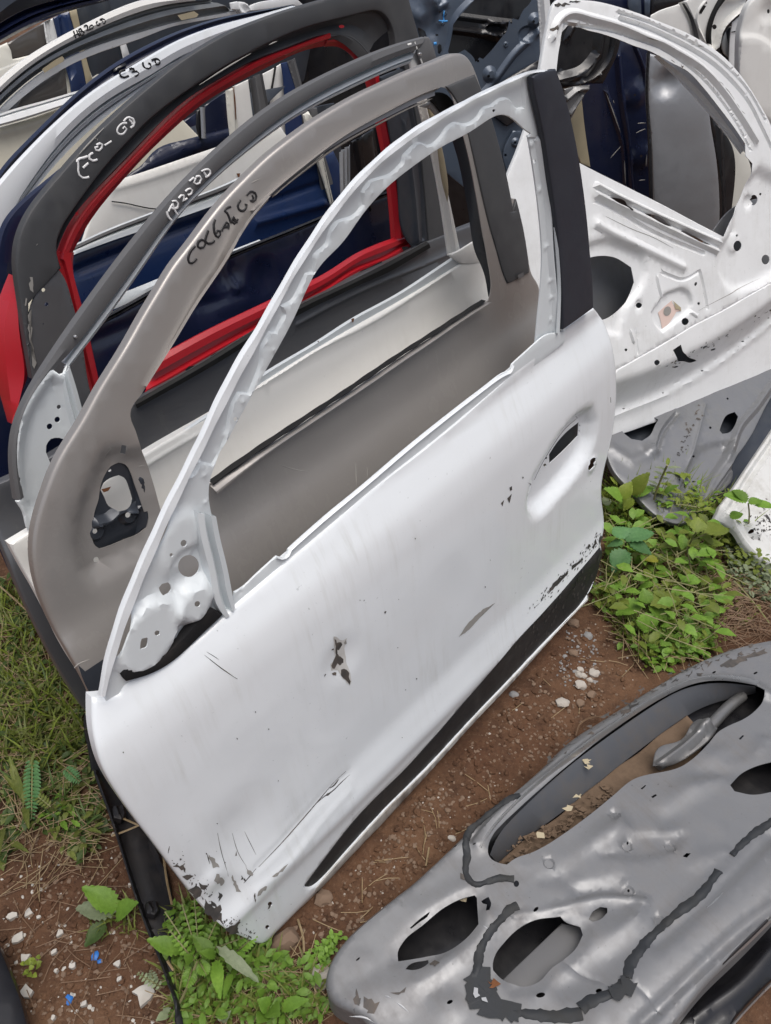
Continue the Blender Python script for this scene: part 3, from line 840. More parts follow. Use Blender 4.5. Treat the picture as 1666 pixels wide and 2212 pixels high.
sheet('mirror_bracket', fB, P("01 700,1280 820,1290 900,1400 960,1659 | 02 1000,60 980,150 650,270 570,230 570,60 590,-20 | 01 620,1480 660,1360"), M['charcoal'], dB,
      [P("01 652,1515 672,1470 712,1440 770,1420 808,1438 838,1500 860,1575 850,1605 800,1640 745,1640 705,1620 675,1560"), circ(P("02 830,20")[0], 6), circ(P("02 617,125")[0], 5.5), circ(P("01 712,1388")[0], 4)], -.03,
      [bead(fB, P("02 610,60 690,45 760,-20 860,-30"), .008, .012, -.03), bead(fB, P("01 900,1430 930,1600 | 02 930,90"), .01, .010, -.03), boss(fB, P("02 830,20")[0], .014, .006, .6, -.03), boss(fB, P("02 617,125")[0], .014, .006, .6, -.03)], g=.014, rim=.003)
patches('rust_spot', fB, [P("01 655,1510 690,1500 718,1492 700,1520 670,1530")], M['rust'], dB, -.028, lift=.001)
# rear pillar cover and its channel
sheet('pillar_cover', fB, P("10 1228,560 1418,482 1465,600 1525,765 1570,930 1612,1090 1640,1230 1666,1370 | 20 18,1290 68,1500 92,1659 | 21 100,60 103,108 0,165 -40,180 | 11 1600,130 1570,0 | 10 1520,1500 1450,1200 1380,900 1310,665 1270,600"),
      M['vinyl'], dB, (), lambda u, v: wB(u, v) + .003, g=.02, rim=.003, th=.003)
patches('trim_badge', fB, [P("21 22,122 58,104 62,128 25,148")], M['vinyl_grey'], dB, lambda u, v: wB(u, v) + .006, lift=.001)
ribbon('pillar_channel', fB, P("10 1290,880 1330,1000 1380,1250 1420,1500 1440,1659 | 11 1490,60 1530,270"), P("10 1380,850 1410,950 1460,1200 1520,1500 1560,1659 | 11 1585,80 1615,205"), M['charcoal'], dB,
       ((0, -.01), (.25, .004), (.45, -.006), (.8, -.004), (.92, .004), (1, -.004)), -.075, -.06, n=40)
# rubber weatherstrip on the belt line
ribbon('belt_weatherstrip', fB, P("v 455,1041 | 11 -50,1285 40,1223 310,1047 590,865 680,802 970,607 1150,493 1230,440 1470,285"), P("v 459,1047 | 11 -45,1299 45,1240 318,1059 596,877 692,812 973,618 1156,503 1238,445 1478,290"), M['rubber'], dB, ((0, -.004), (.4, .004), (1, .002)), .008, .01, n=80, wob=.0006)
ribbon('belt_rail', fB, P("v 455,1050 | 11 -40,1306 50,1248 325,1067 600,885 700,820 975,628 1160,510 1245,449 1475,298"), P("v 470,1066 | 11 -20,1345 50,1290 325,1105 600,922 700,856 975,665 1160,545 1245,480 1520,300"), M['taupe'], dB, ((0, 0), (.35, .002), (.7, .002), (1, .0)), .008, .016, n=80)
kB = sB.w
strokes('pen_lettering', fB, [P("D 1034,1138 1005,1165 985,1205 978,1245 985,1270 1005,1275 1045,1235"), P("D 1062,1098 1050,1140 1070,1158 1100,1150 1118,1120 1110,1092 1085,1082 1062,1100"), P("D 1135,1015 1120,1060 1112,1100 1130,1122 1160,1118 1185,1092"),
    P("D 1190,930 1178,970 1180,1010 1195,1055 1212,1068 1230,1045 1228,1020 1208,1018 1198,1035"), P("D 1240,1020 1258,975 1280,952 1295,965 1292,1005"), P("D 1248,992 1290,985"), P("D 1312,830 1275,845 1265,865 1285,880 1300,915 1312,958"),
    P("D 1310,958 1322,925 1335,912 1345,930 1362,955"), P("D 1312,940 1340,962 1368,925"), P("D 1330,930 1350,948 1362,930"), P("D 1388,778 1368,805 1370,850 1395,868 1425,850 1438,815 1420,812"), P("D 1435,742 1450,722 1480,710 1505,722 1515,745 1505,780 1485,795 1465,785"), P("D 1478,738 1488,760 1480,782 1462,786")],
    M['pen_black'], dB, kB, .0033)
strokes('scratch', fB, [P("C 212,685 272,655"), P("01 890,1365 940,1360"), P("01 940,1430 970,1430"), P("02 480,1010 510,985 580,955"), P("11 140,1350 230,1380 340,1400"), P("11 640,1340 645,1500"), P("11 715,1370 718,1440"), P("01 660,1380 690,1290 720,1240")], M['chip_grey'], dB, kB, .0016, lift=.0005, taper=True)
patches('charcoal_patch', fB, [P("02 505,990 560,1040 600,1180 590,1190 540,1090"), P("02 545,1035 680,945 700,960 640,1190 610,1190")], M['charcoal'], dB, kB, lift=.0005)  # charcoal patches laid on the lower front corner

# ============ third: white door with a grey frame, marked in white pen
fC = stack(.24, .8)
dC = thing('car_door_shell', fC, "white front door shell with mid-grey window frame and white pen lettering", "car door", ROW)
profC = curve([(0, .03), (.3, .045), (.7, .045), (.88, .032), (.95, .014), (1.0, .004), (1.1, 0), (1.8, -.06)])
def wC(u, v):
    return profC(np.clip(v / (.655 + .08 * u / 1.05), 0, 1.8))
bodyC = P("02 65,210 110,180 190,138 230,110 | 01 420,1659 640,1480 940,1285 1100,1190 | 11 -200,980 0,850 300,655 700,422 1000,252 1290,70 1400,-3 | 10 1475,1615 | 11 1490,0 1512,250") + L((1.05, .6), (1.05, .3), (.98, .03), (.3, .02)) + P("02 600,1210 560,1095 480,985 400,850 330,705 280,590 200,450 110,300")
sC = sheet('outer_skin', fC, bodyC, M['white_warm'], dC, (), wC, [bead(fC, P("01 940,1360 1140,1235 1350,1110 | 11 -100,905 100,790 400,600 700,450 1250,100"), .006, .002, wC)], g=.022, rim=.004, flange=.01)
ribbon('belt_flange', fC, P("01 935,1295 1100,1195 1370,1020 | 11 40,768 400,556 600,420 900,260 1250,28 1420,-80"), P("01 945,1335 1120,1235 1400,1060 | 11 30,830 400,610 620,465 900,310 1290,70 1450,-25"), M['white_clean'], dC, ((0, -.004), (.1, .0), (.6, -.001), (1, -.002)), .0, .0, n=70)
patches('rust_spot', fC, [P("11 608,408 630,400 622,430 616,428")], M['rust'], dC, .002)
patches('rust_spot', fC, [P("11 390,552 400,548 396,562")], M['rust'], dC, .002)
ribbon('frame_skin', fC, P("01 105,1585 75,1420 62,1300 68,1200 85,1100 120,1010 180,890 250,780 350,630 450,480 550,340 650,200 760,50 795,0 | 00 900,1540 1000,1400 1100,1290 1200,1180 1300,1080 1450,940 1600,810 1666,755 | 10 200,620 440,490 700,370 900,290 1095,238"),
       P("01 158,1562 125,1460 110,1340 108,1200 122,1080 170,950 250,830 330,735 430,690 520,560 610,440 700,325 770,228 850,115 930,0 | 00 1000,1555 1100,1420 1200,1310 1350,1160 1500,1030 1666,888 | 10 150,770 400,610 700,460 900,372 1040,322"), M['vinyl_grey'], dC,
       ((0, -.008), (.06, .0), (.5, .002), (.94, 0), (1, -.006)), .0, .0, n=150, th=.003)
sheet('frame_skin', fC, P("10 1095,236 1118,240 1135,270 1172,385 1090,430 1060,425 1040,322"), M['vinyl_grey'], dC, (), .0, g=.02, rim=.003)
ribbon('frame_channel', fC, P("01 430,688 520,560 610,440 700,325 770,228 850,115 930,0 | 00 1000,1555 1100,1420 1200,1310 1350,1160 1500,1030 1666,888 | 10 150,770 400,610 700,460 900,372 1038,318"),
       P("01 450,748 600,556 750,360 830,240 900,145 1000,0 | 00 1130,1450 1300,1270 1500,1080 1666,950 | 10 200,800 450,660 700,540 980,418 1005,412"), M['white_clean'], dC,
       ((0, -.004), (.22, -.012), (.3, -.004), (.6, -.002), (.7, -.010), (.8, -.004), (1, -.006)), -.004, -.004, n=120, th=.002)
sheet('rear_pillar', fC, P("10 1038,318 1062,420 1082,432 1110,690 1165,930 1240,1250 1320,1630 1240,1659 1180,1250 1120,950 1050,700 1000,450 990,400"), M['white_warm'], dC, (), -.01, [bead(fC, P("10 1030,450 1080,700 1150,950 1220,1300 1280,1650"), .007, .006, -.01)], g=.018, rim=.002)
sheet('glue_trace', fC, P("10 1110,700 1150,705 1170,800 1200,930 1225,1050 1245,1250 1240,1310 1210,1180 1180,1000 1140,800"), M['beige'], dC, (), -.002, g=.02, th=.002, wobble=.001)
sheet('belt_corner', fC, P("10 1240,1650 1320,1620 1350,1600 1380,1580 1462,1538 1480,1640 1490,1700 1300,1700"), M['white_warm'], dC, (), .003, g=.02)
sheet('mirror_panel', fC, P("01 322,738 350,738 380,765 402,755 440,708 540,1060 565,1200 500,1500 460,1659 | 02 220,150 190,130 | 01 150,1659 105,1592 155,1562 125,1460 110,1340 108,1200 122,1080 170,950 250,830"), M['white_clean'], dC,
      [circ(P("01 383,978")[0], 4.8), circ(P("01 373,1060")[0], 6.3), circ(P("01 323,1105")[0], 6.5), circ(P("01 318,1405")[0], 6.5), P("01 300,1230 312,1205 330,1185 355,1178 385,1178 430,1200 452,1240 425,1300 400,1340 365,1356 330,1350 310,1300 298,1270")], .002,
      [pocket(fC, P("01 350,800 400,830 490,1160 470,1400 330,1700 200,1659 165,1500 150,1340 170,1150 230,980"), -.010, .014, .002), bead(fC, P("01 395,760 410,850 500,1160"), .009, .005, .002)], g=.014, rim=.003)
ribbon('glass_channel', fC, P("01 400,790 420,900 490,1160"), P("01 440,705 480,830 542,1060"), M['white_clean'], dC, ((0, -.004), (.15, .005), (.45, -.002), (.6, .006), (1, .004)), .004, .004, n=20)
sheet('drive_rivet', fC, circ(P("01 495,525")[0], 3.5, 10), M['chrome'], dC, (), .006, g=.01, th=.003, rim=.001)
sheet('drive_rivet', fC, circ(P("10 1062,350")[0], 3.5, 10), M['chrome'], dC, (), .006, g=.01, th=.003, rim=.001)
strokes('pen_lettering', fC, [P("D 815,865 818,890 830,915 852,936"), P("D 826,868 845,830 862,805"), P("D 858,800 872,850 897,890"), P("D 840,835 868,848 898,838"), P("D 852,790 885,785 902,805 898,835 870,845 862,820"), P("D 905,765 925,742 945,742 948,768 938,785 972,766"),
    P("D 958,712 995,688 1012,700 1005,728 975,740"), P("D 988,632 1024,602"), P("D 1038,600 1068,592 1082,612 1070,645 1045,655 1025,640 1040,605"), P("D 1082,556 1120,538 1152,545 1158,568 1140,590 1112,602"), P("D 1100,556 1122,592")], M['pen_white'], dC, .002, .0027)
strokes('scratch', fC, [P("10 975,292 1000,285"), P("10 1022,270 1038,318"), P("10 1060,380 1078,430")], M['white_warm'], dC, .001, .003, lift=.0006)

# ============ fourth: dark grey door, red underneath
fD = stack(.36, 1.0)
dD = thing('car_door_shell', fD, "dark grey painted front door shell showing red inner frame, marked with white pen lettering", "car door", ROW)
profD = curve([(0, .03), (.3, .045), (.7, .045), (.9, .03), (.96, .01), (1.0, .002), (1.1, 0), (1.8, -.05)])
def wD(u, v):
    return profD(np.clip(v / (.66 + .08 * u / 1.05), 0, 1.8))
bodyD = P("01 860,960 1100,835 1400,660 1666,500 | 11 320,310 560,190 640,140 | 10 860,1700 1000,1630 1040,1600 1180,1540 1460,1430") + L((1.10, .72), (1.06, .3), (.98, .03), (.3, .02), (.14, .10)) + P("02 600,1335 450,1130 330,920 200,660 100,440 20,230 0,190 | 01 -40,1659 -70,1500 0,1480 200,1380")
sD = sheet('outer_skin', fD, bodyD, M['darkgrey'], dD, (), wD, [bead(fD, P("11 260,440 500,310 800,170 1000,90 1300,-40"), .006, .003, wD)], g=.022, rim=.004, flange=.012)
ribbon('belt_weatherstrip', fD, P("01 870,945 1100,815 1400,640 1666,470 | 11 310,300 430,245 540,195 | 10 870,1690 1020,1610 1100,1565"), P("01 885,985 1110,860 1410,690 1666,530 | 11 330,345 560,235 640,195 | 10 890,1745 1040,1650 1120,1605"), M['rubber'], dD, ((0, 0), (.3, .004), (1, .002)), .004, .006, n=60)
frameD_o = P("00 100,1659 110,1545 150,1450 220,1340 320,1220 450,1065 600,900 750,750 880,640 1000,535 1150,415 1300,315 1450,230 1600,160 | 10 0,138 150,82 300,35 440,-5 700,-60 970,-90 990,0 1010,80 1057,250 | 10 1000,420 900,330 | 10 910,285 890,180 862,105 840,68 810,57 700,80 520,125 400,152 150,245 0,318")
frameD_i = P("00 1666,325 1500,405 1300,535 1200,600 1000,750 800,950 600,1190 500,1330 430,1440 370,1500 345,1560 350,1659 | 01 400,80 190,310 200,560 215,800 180,580 160,480 130,230 110,140")
sheet('frame_skin', fD, frameD_o + frameD_i, M['vinyl'], dD, (), .0, (), g=.018, rim=.004, flange=.01, wobble=.0006)
sheet('mirror_panel', fD, P("01 372,70 195,310 180,480 200,700 212,830 300,1000 620,1000 600,950 500,420 450,260 420,130"), M['darkgrey'], dD, [circ(P("01 283,220")[0], 4.3), circ(P("01 302,313")[0], 4.5), circ(P("01 281,440")[0], 1.5)], -.002,
      [bead(fD, P("01 430,100 470,300 530,560 590,900"), .01, .004, -.002)], g=.02, rim=.002)
ribbon('frame_recess', fD, P("00 380,1600 430,1450 500,1340 600,1200 800,960 1000,760 1200,610 1300,545 1500,415 1666,335 | 10 150,255 400,160 520,130 700,85 805,62 835,75 855,110 880,200"),
       P("00 395,1640 430,1500 500,1400 600,1285 750,1125 880,995 1000,865 1150,715 1300,595 1500,485 1666,385 | 10 180,325 330,265 465,210 560,200 640,235 700,295 745,355"), M['vinyl'], dD, ((-.3, -.010), (0, -.011), (.15, -.016), (.5, -.020), (.8, -.014), (1, -.012), (1.2, -.016)), -.002, -.004, n=120)
ribbon('inner_frame', fD, P("00 395,1640 430,1500 500,1400 600,1285 750,1125 880,995 1000,865 1150,715 1300,595 1500,485 1666,385 | 10 180,325 330,265 465,212"),
       P("00 500,1645 545,1540 610,1430 700,1310 745,1265 860,1135 900,1085 1050,935 1200,795 1350,665 1500,575 1640,500 | 10 100,432 200,390 300,332 400,302 480,296"), M['red'], dD, ((-.7, -.014), (-.05, -.008), (.02, .002), (.1, .004), (.4, .003), (.55, -.006), (1, -.012)), -.018, -.02, n=120, th=.002)
ribbon('inner_frame_corner', fD, P("10 465,212 560,203 640,238 700,298 742,352"), P("10 468,262 560,247 632,287 685,340 728,400"), M['vinyl'], dD, ((-.3, -.004), (0, 0), (.5, .003), (1, -.002)), -.018, -.02, n=24)
ribbon('inner_frame', fD, P("10 455,240 560,240 632,282 690,340 735,430"), P("10 470,302 560,300 622,335 668,385 700,450"), M['red'], dD, ((0, -.003), (.5, -.003), (1, -.012)), -.019, -.02, n=30)
ribbon('inner_frame', fD, P("10 665,360 720,460 760,620 800,800 840,1000 870,1200 890,1400 900,1560"), P("10 745,352 790,490 830,700 870,900 910,1170 940,1400 958,1530"), M['red'], dD, ((0, -.012), (.3, -.008), (.45, .004), (.9, .004), (1, -.002)), -.02, -.018, n=50)
ribbon('inner_frame', fD, P("00 395,1630 390,1680 | 01 400,20 440,150 480,330 540,600 590,800 640,1000"), P("00 500,1640 480,1690 | 01 482,80 520,220 555,340 610,580 640,720 680,900"), M['red'], dD, ((-.5, -.004), (0, -.002), (.1, .004), (.6, .003), (.8, -.006), (1, -.008)), -.016, -.018, n=50)
ribbon('inner_belt', fD, P("01 1040,655 1300,510 1666,335 | 11 250,215 480,105 | 10 640,1650 860,1558 905,1540 1012,1518"), P("01 900,960 1100,850 1400,665 1666,520 | 11 330,330 500,225 560,170 | 10 870,1700 960,1610 1000,1592"), M['red'], dD, ((0, -.004), (.12, .003), (.35, .003), (.42, -.008), (.62, -.006), (.68, .004), (1, .003)), -.024, -.02, n=80, th=.003)
patches('belt_notch', fD, [P("01 1340,665 1360,640 1400,620 1500,570 1666,485 1666,510 1350,690"), P("01 1190,735 1215,712 1250,708 1265,720 1220,750"), P("11 625,135 650,105 720,70 800,30 800,60 650,140"), P("10 925,1600 960,1595 975,1605 940,1625")], M['black'], dD, -.016, lift=.004)
sheet('rear_pillar', fD, P("10 800,500 870,470 960,440 1000,560 1040,760 1070,1000 1090,1250 1110,1560 1010,1600 960,1550 915,1170 860,850"), M['charcoal'], dD, (), -.006, [bead(fD, P("10 950,800 1000,1150 1040,1560"), .008, .005, -.006), bead(fD, P("10 990,700 1060,1100 1080,1540"), .006, -.005, -.006)], g=.02, rim=.003)
sheet('pillar_cover', fD, P("10 862,105 985,0 1010,80 1057,250 1100,400 1130,600 1180,900 1230,1250 1260,1600 1120,1640 1090,1250 1040,800 960,440 910,285"), M['vinyl'], dD, (), -.003, g=.02, rim=.003, flange=.008)
ribbon('shut_face', fD, P("01 105,130 60,240 20,340 0,420 -10,560 0,740 40,900 95,1100"), P("01 112,140 130,230 160,480 180,580 212,800 160,900 110,1040 100,1090"), M['red'], dD, ((0, -.02), (.2, .0), (.75, .001), (1, -.01)), -.03, -.014, n=40)
patches('overspray_spot', fD, [circ(P("00 492,1383")[0], 3.5, 9, 4)], M['red'], dD, -.012, lift=.003)
patches('overspray_spot', fD, [circ(P("10 537,172")[0], 6, 9, 3.5)], M['red'], dD, -.012, lift=.004)
patches('peeled_paint', fD, [P("01 190,130 215,135 205,160 220,210 215,240 190,200 180,180 198,160"), P("01 165,265 175,290 172,330 160,320"), P("01 200,350 185,420 205,470 195,540 215,600 212,640 235,690 225,720 210,700 205,600 180,470")], M['chip_grey'], dD, .0, rough=.001)
strokes('pen_lettering', fD, [P("D 195,437 165,448 115,468 112,482"), P("D 118,470 122,515 120,545 128,580 155,605 205,598"), P("D 158,528 200,490"), P("D 236,410 208,430 208,455 235,472 270,462"), P("D 262,350 290,335 308,345 305,370 285,392 258,388 252,368 275,362"), P("D 326,352 380,318"),
    P("D 500,178 465,178 435,205 420,240 430,262 455,268 485,250 498,222 480,205 468,222"), P("D 475,165 490,145 520,132 550,145 560,170 552,198 528,215"), P("D 515,150 535,165 545,185")], M['pen_white'], dD, .0, .0032)
strokes('scratch', fD, [P("D 130,418 260,280 320,215"), P("B 540,940 840,750 1110,590"), P("B 1310,497 1400,455"), P("D 255,300 262,292"), P("D 270,312 275,300"), P("00 235,1590 245,1580")], M['chip_grey'], dD, .0005, .0022, lift=.0006, taper=True)
# ============ fifth: dark navy glossy door
def body_profile(k=.655):
    pr = curve([(0, .03), (.3, .045), (.7, .045), (.9, .03), (.96, .012), (1.0, .002), (1.1, 0), (1.8, -.05)])
    return lambda u, v: pr(np.clip(v / (k + .08 * u / 1.05), 0, 1.8))
LOW = L((1.06, .6), (1.06, .3), (.98, .03), (.3, .02), (.2, .10), (.08, .50))
def backdoor(off, name_label, yaw=0.0, lean=7.0):
    f = stack(off, yaw, lean)
    return f, thing('car_door_shell', f, name_label, "car door", ROW)

fE, dE = backdoor(.48, "glossy navy front door shell with dents, seen through the window of the dark grey one", 1.2)
wE = body_profile(.62)
sheet('outer_skin', fE, P("02 150,560 60,380 -60,100 | 01 -160,1500 -140,700 -60,420 120,400 690,415 1060,205 | C 60,1275 550,1085 830,965 1100,860 1390,760") + LOW, M['navy'], dE, (), wE,
      [boss(fE, P("01 1480,120")[0], .05, -.012, .1, wE), boss(fE, P("01 1330,330")[0], .06, -.008, .1, wE), boss(fE, P("C 330,1480")[0], .05, -.01, .1, wE), bead(fE, P("01 1480,60 1500,140 1540,220"), .012, .006, wE), bead(fE, P("01 600,560 900,440 1300,330 1600,240"), .015, -.003, wE)], g=.02, rim=.004)
ribbon('belt_rail', fE, P("01 300,560 700,380 1060,175 | C 70,1250 300,1160 550,1060 830,945 1100,835 1390,735"), P("01 320,600 690,430 1060,225 | C 70,1300 300,1205 550,1105 830,985 1100,880 1390,780"), M['black'], dE, ((0, 0), (.2, .004), (.5, -.002), (.7, .004), (1, .001)), .004, .006, n=60)
ribbon('belt_flange', fE, P("01 540,325 800,240 1080,125 | C 100,1225 280,1155"), P("01 560,400 700,365 1060,180 | C 110,1238 285,1170"), M['white_clean'], dE, ((0, 0), (.5, .002), (1, 0)), -.012, -.008, n=30)
ribbon('window_frame', fE, P("01 -40,300 -20,0 | 00 -20,1560 0,1432 100,1345 230,1235 400,1100 560,958 690,822 850,670 1100,450 1400,250 1666,160"), P("01 100,300 90,100 | 00 110,1610 160,1490 260,1370 420,1190 600,1020 740,900 900,730 1150,530 1450,330 1700,230"), M['navy'], dE, ((0, -.006), (.1, 0), (.5, .003), (.9, .0), (1, -.008)), .0, .0, n=90)
ribbon('window_seal', fE, P("00 20,1520 60,1560 | 01 40,20 70,200"), P("00 80,1600 110,1659 | 01 100,20 115,140"), M['black'], dE, ((0, 0), (.5, .004), (1, 0)), -.012, -.012, n=16)
sheet('rear_pillar', fE, P("C 1046,345 1170,270 1290,205 1320,400 1360,760 1390,1060 1250,1120 1130,700"), M['black'], dE, (), -.004, [bead(fE, P("C 1110,300 1150,620 1190,900"), .006, .005, -.004), bead(fE, P("C 1240,240 1290,600"), .01, -.004, -.004)], g=.02, rim=.002)
ribbon('pillar_channel', fE, P("C 945,430 950,700 955,830"), P("C 1030,370 1034,600 1032,780"), M['chrome'], dE, ((0, 0), (.15, .004), (.3, -.004), (.5, .005), (.65, -.004), (.8, .004), (1, 0)), -.02, -.02, n=24)

# ============ sixth: dark blue door
fE2, dE2 = backdoor(.57, "dark blue door shell with pale grey belt rail, between the navy and the white shells", 1.2)
wE2 = body_profile(.64)
sheet('outer_skin', fE2, P("D 60,1205 300,1118 660,995 1000,880 1330,755 | C 300,690 560,570 760,480 900,420") + LOW, M['blue'], dE2, (), wE2, [bead(fE2, P("D 110,1340 520,1170 1060,960 | C 200,900 800,690"), .012, -.006, wE2), bead(fE2, P("C 250,1010 820,850"), .012, .006, wE2)], g=.022, rim=.004)
ribbon('belt_rail', fE2, P("D 90,1150 300,1045 700,890 1000,775 1335,645 | C 300,560 760,400"), P("D 60,1215 300,1125 660,1003 1000,888 1330,765 | C 300,700 760,490"), M['white_clean'], dE2, ((0, -.012), (.12, .0), (.4, -.012), (.5, -.002), (.95, .002), (1, -.003)), .0, .004, n=60)
ribbon('belt_weatherstrip', fE2, P("D 90,1140 300,1040 700,885 1000,770 1335,640 | C 300,555 760,395"), P("D 90,1172 300,1070 700,920 1000,808 1335,680 | C 300,590 760,425"), M['vinyl'], dE2, ((0, 0), (.5, .003), (1, 0)), .008, .008, n=50)
sheet('rear_pillar', fE2, P("C 690,60 725,170 760,540 850,900 890,960 940,880 870,600 820,440 760,60"), M['vinyl_grey'], dE2, (), -.004, [bead(fE2, P("C 790,500 870,870"), .008, .006, -.004)], g=.02, rim=.002)
sheet('pillar_cover', fE2, P("C 700,60 900,20 920,60 960,400 1000,800 900,880 850,600 830,490 745,180"), M['charcoal'], dE2, (), -.014, g=.03, rim=.002)
sheet('pillar_edge', fE2, P("C 645,120 690,90 745,170 820,505 905,870 870,880 760,540 665,200"), M['cream_pale'], dE2, (), .002, [bead(fE2, P("C 680,120 740,420 850,850"), .006, .005, .002)], g=.02)
ribbon('window_frame', fE2, P("00 200,1500 500,1200 900,800 1300,520 1700,340"), P("00 260,1560 560,1270 960,870 1360,590 1760,400"), M['blue'], dE2, ((0, 0), (.5, .004), (1, 0)), 0, 0, n=50)

# ============ seventh: white door marked C3 GD
fF, dF = backdoor(.655, "bright white door shell with black pen lettering beginning C3 on its upper frame", 1.0)
wF = body_profile(.66)
sheet('outer_skin', fF, P("D 300,660 545,590 900,470 1290,337 1500,262 1700,190") + LOW, M['white_warm'], dF, (), wF, [bead(fF, P("D 400,690 700,600 1250,400"), .008, .002, wF)], g=.03, rim=.004)
ribbon('frame_skin', fF, P("00 -120,1330 0,1178 90,1075 182,976 351,808 469,703 | A 1000,1030 1200,900 1400,780 1666,620 | B 300,450 600,330 900,240 1200,170 1590,62"), P("01 -60,60 0,-60 | 00 90,1345 180,1215 | A 640,1610 760,1480 900,1335 1100,1170 1300,1040 1500,930 1666,850 | B 300,635 600,515 800,420 1100,310 1500,200 1700,150"), M['white'], dF, ((0, -.006), (.06, 0), (.5, .003), (.95, 0), (1, -.006)), .0, .0, n=110)
ribbon('frame_channel', fF, P("00 0,1470 90,1345 180,1215 | A 640,1610 760,1480 900,1335 1100,1170 1300,1040 1500,930 1666,850 | B 300,635 600,515 800,420 1100,310"), P("00 60,1500 120,1390 230,1260 330,1130 450,1000 620,835 790,700 880,620 1100,490 1300,390 1500,300"), M['white_clean'], dF, ((0, -.008), (.14, -.02), (.24, -.006), (.45, -.006), (.55, -.02), (.65, -.010), (.9, -.008), (1, -.014)), -.004, -.006, n=100, th=.002)
sheet('rear_pillar', fF, P("B 838,1005 870,985 930,955 960,1300 985,1480 890,1560 860,1300"), M['cream_pale'], dF, (), .0, [bead(fF, P("B 885,990 920,1500"), .007, .006, 0)], g=.02, rim=.002)
sheet('pillar_cover', fF, P("B 935,950 1085,880 1110,1100 1140,1340 1150,1500 960,1600 960,1300"), M['white_warm'], dF, (), -.012, g=.03, rim=.002)
ribbon('pillar_channel', fF, P("B 1085,880 1120,1150 1160,1450"), P("B 1215,815 1260,1050 1300,1250"), M['vinyl_grey'], dF, ((0, .004), (.2, -.004), (.32, .008), (.45, .008), (.5, -.004), (.95, .0), (1, .006)), -.014, -.014, n=24)
sheet('rust_streak', fF, P("B 908,965 930,965 945,1080 958,1320 945,1325 930,1150"), M['rust'], dF, (), .004, g=.03, th=.001)
patches('rust_spot', fF, [P("D 1352,570 1380,568 1378,590 1382,635 1368,630 1362,592")], M['rust'], dF, wF, lift=.002)
strokes('pen_lettering', fF, [P("A 1385,775 1345,785 1320,812 1335,848 1370,858 1424,838"), P("A 1428,768 1480,762 1488,780 1462,800 1515,790 1535,808 1520,830 1488,842"), P("A 1582,688 1578,720 1600,752 1640,758 1672,735 1668,705 1640,695"), P("B 10,668 60,648 100,668 108,695 85,715 50,712"), P("B 48,660 52,690 62,705")], M['pen_black'], dF, .002, .0034)

# ============ eighth: navy door whose frame shows above the white one
fG, dG = backdoor(.725, "navy front door shell whose thin frame shows above the bright white one", 1.0)
wG = body_profile(.66)
sheet('outer_skin', fG, P("D 450,640 640,480 740,370 900,320 1100,265 1310,212 1500,160") + LOW, M['navy'], dG, (), wG, [bead(fG, P("D 600,540 900,400 1300,270"), .02, .008, wG), boss(fG, P("B 430,1490")[0], .05, .006, .2, wG)], g=.03, rim=.004)
ribbon('frame_skin', fG, P("00 -60,1230 0,1100 | A 240,1640 420,1450 600,1280 800,1080 960,940 1100,830 1300,690 1500,570 1666,490 | B 200,390 500,280 700,215 1000,150 1300,100 1590,48"), P("00 -40,1330 60,1120 | A 340,1700 620,1400 820,1215 1020,1045 1220,915 1420,795 1686,635 | B 320,465 620,345 920,255 1220,182 1600,75"), M['navy'], dG, ((0, -.006), (.15, .002), (.5, -.003), (.7, .001), (1, 0)), .0, .0, n=100)
sheet('frame_slot', fG, P("A 1260,775 1300,745 1390,692 1408,705 1380,735 1290,790 1265,795"), M['black'], dG, (), .004, g=.03, th=.002)
sheet('rear_pillar', fG, P("B 515,1225 545,1210 580,1180 590,1400 605,1530 560,1545 530,1490"), M['black'], dG, (), .004, g=.03, rim=.002)
wire('pillar_rod', [tuple(fG.loc(P("B 572,1185"), .01)[0]) + (.01,), tuple(fG.loc(P("B 588,1530"), .01)[0]) + (.01,)], .005, M['chrome'], dG)
sheet('pillar_cover', fG, P("B 600,1170 830,1015 850,1100 880,1580 700,1600 610,1520"), M['navy'], dG, (), -.012, g=.03, rim=.002)

# ============ ninth: pale door marked HB20 GD
fH, dH = backdoor(.98, "off-white front door shell with black pen lettering beginning HB20 on its frame", 0.5)
wH = body_profile(.66)
sheet('outer_skin', fH, P("A -200,1480 0,1410 300,1330 700,1185 1100,1040 1600,860") + L((1.06, .6), (1.0, .03), (.25, .02), (.12, .4)), M['cream'], dH, (), wH, [bead(fH, P("A 0,1480 400,1370 700,1260"), .012, .004, wH)], g=.03, rim=.004)
ribbon('belt_rail', fH, P("A -150,1300 0,1270 150,1215 500,1120 800,1030 1100,950"), P("A -200,1440 0,1395 300,1310 700,1175 1100,1040"), M['white_old'], dH, ((0, -.01), (.1, .0), (.25, -.006), (.35, .002), (.8, .004), (1, 0)), .0, .004, n=50)
ribbon('frame_skin', fH, P("A -300,1200 -150,1030 0,880 200,702 400,568 600,450 800,340 1000,240 1200,140 1400,58 1560,-4 1666,-40 | B 250,-20 500,-70"), P("A -280,1330 -150,1180 0,1025 150,882 350,722 600,560 850,430 1100,312 1300,222 1500,150 1666,98 | B 200,45 500,10"), M['white_warm'], dH, ((0, -.006), (.06, 0), (.5, .003), (.95, 0), (1, -.006)), 0, 0, n=90)
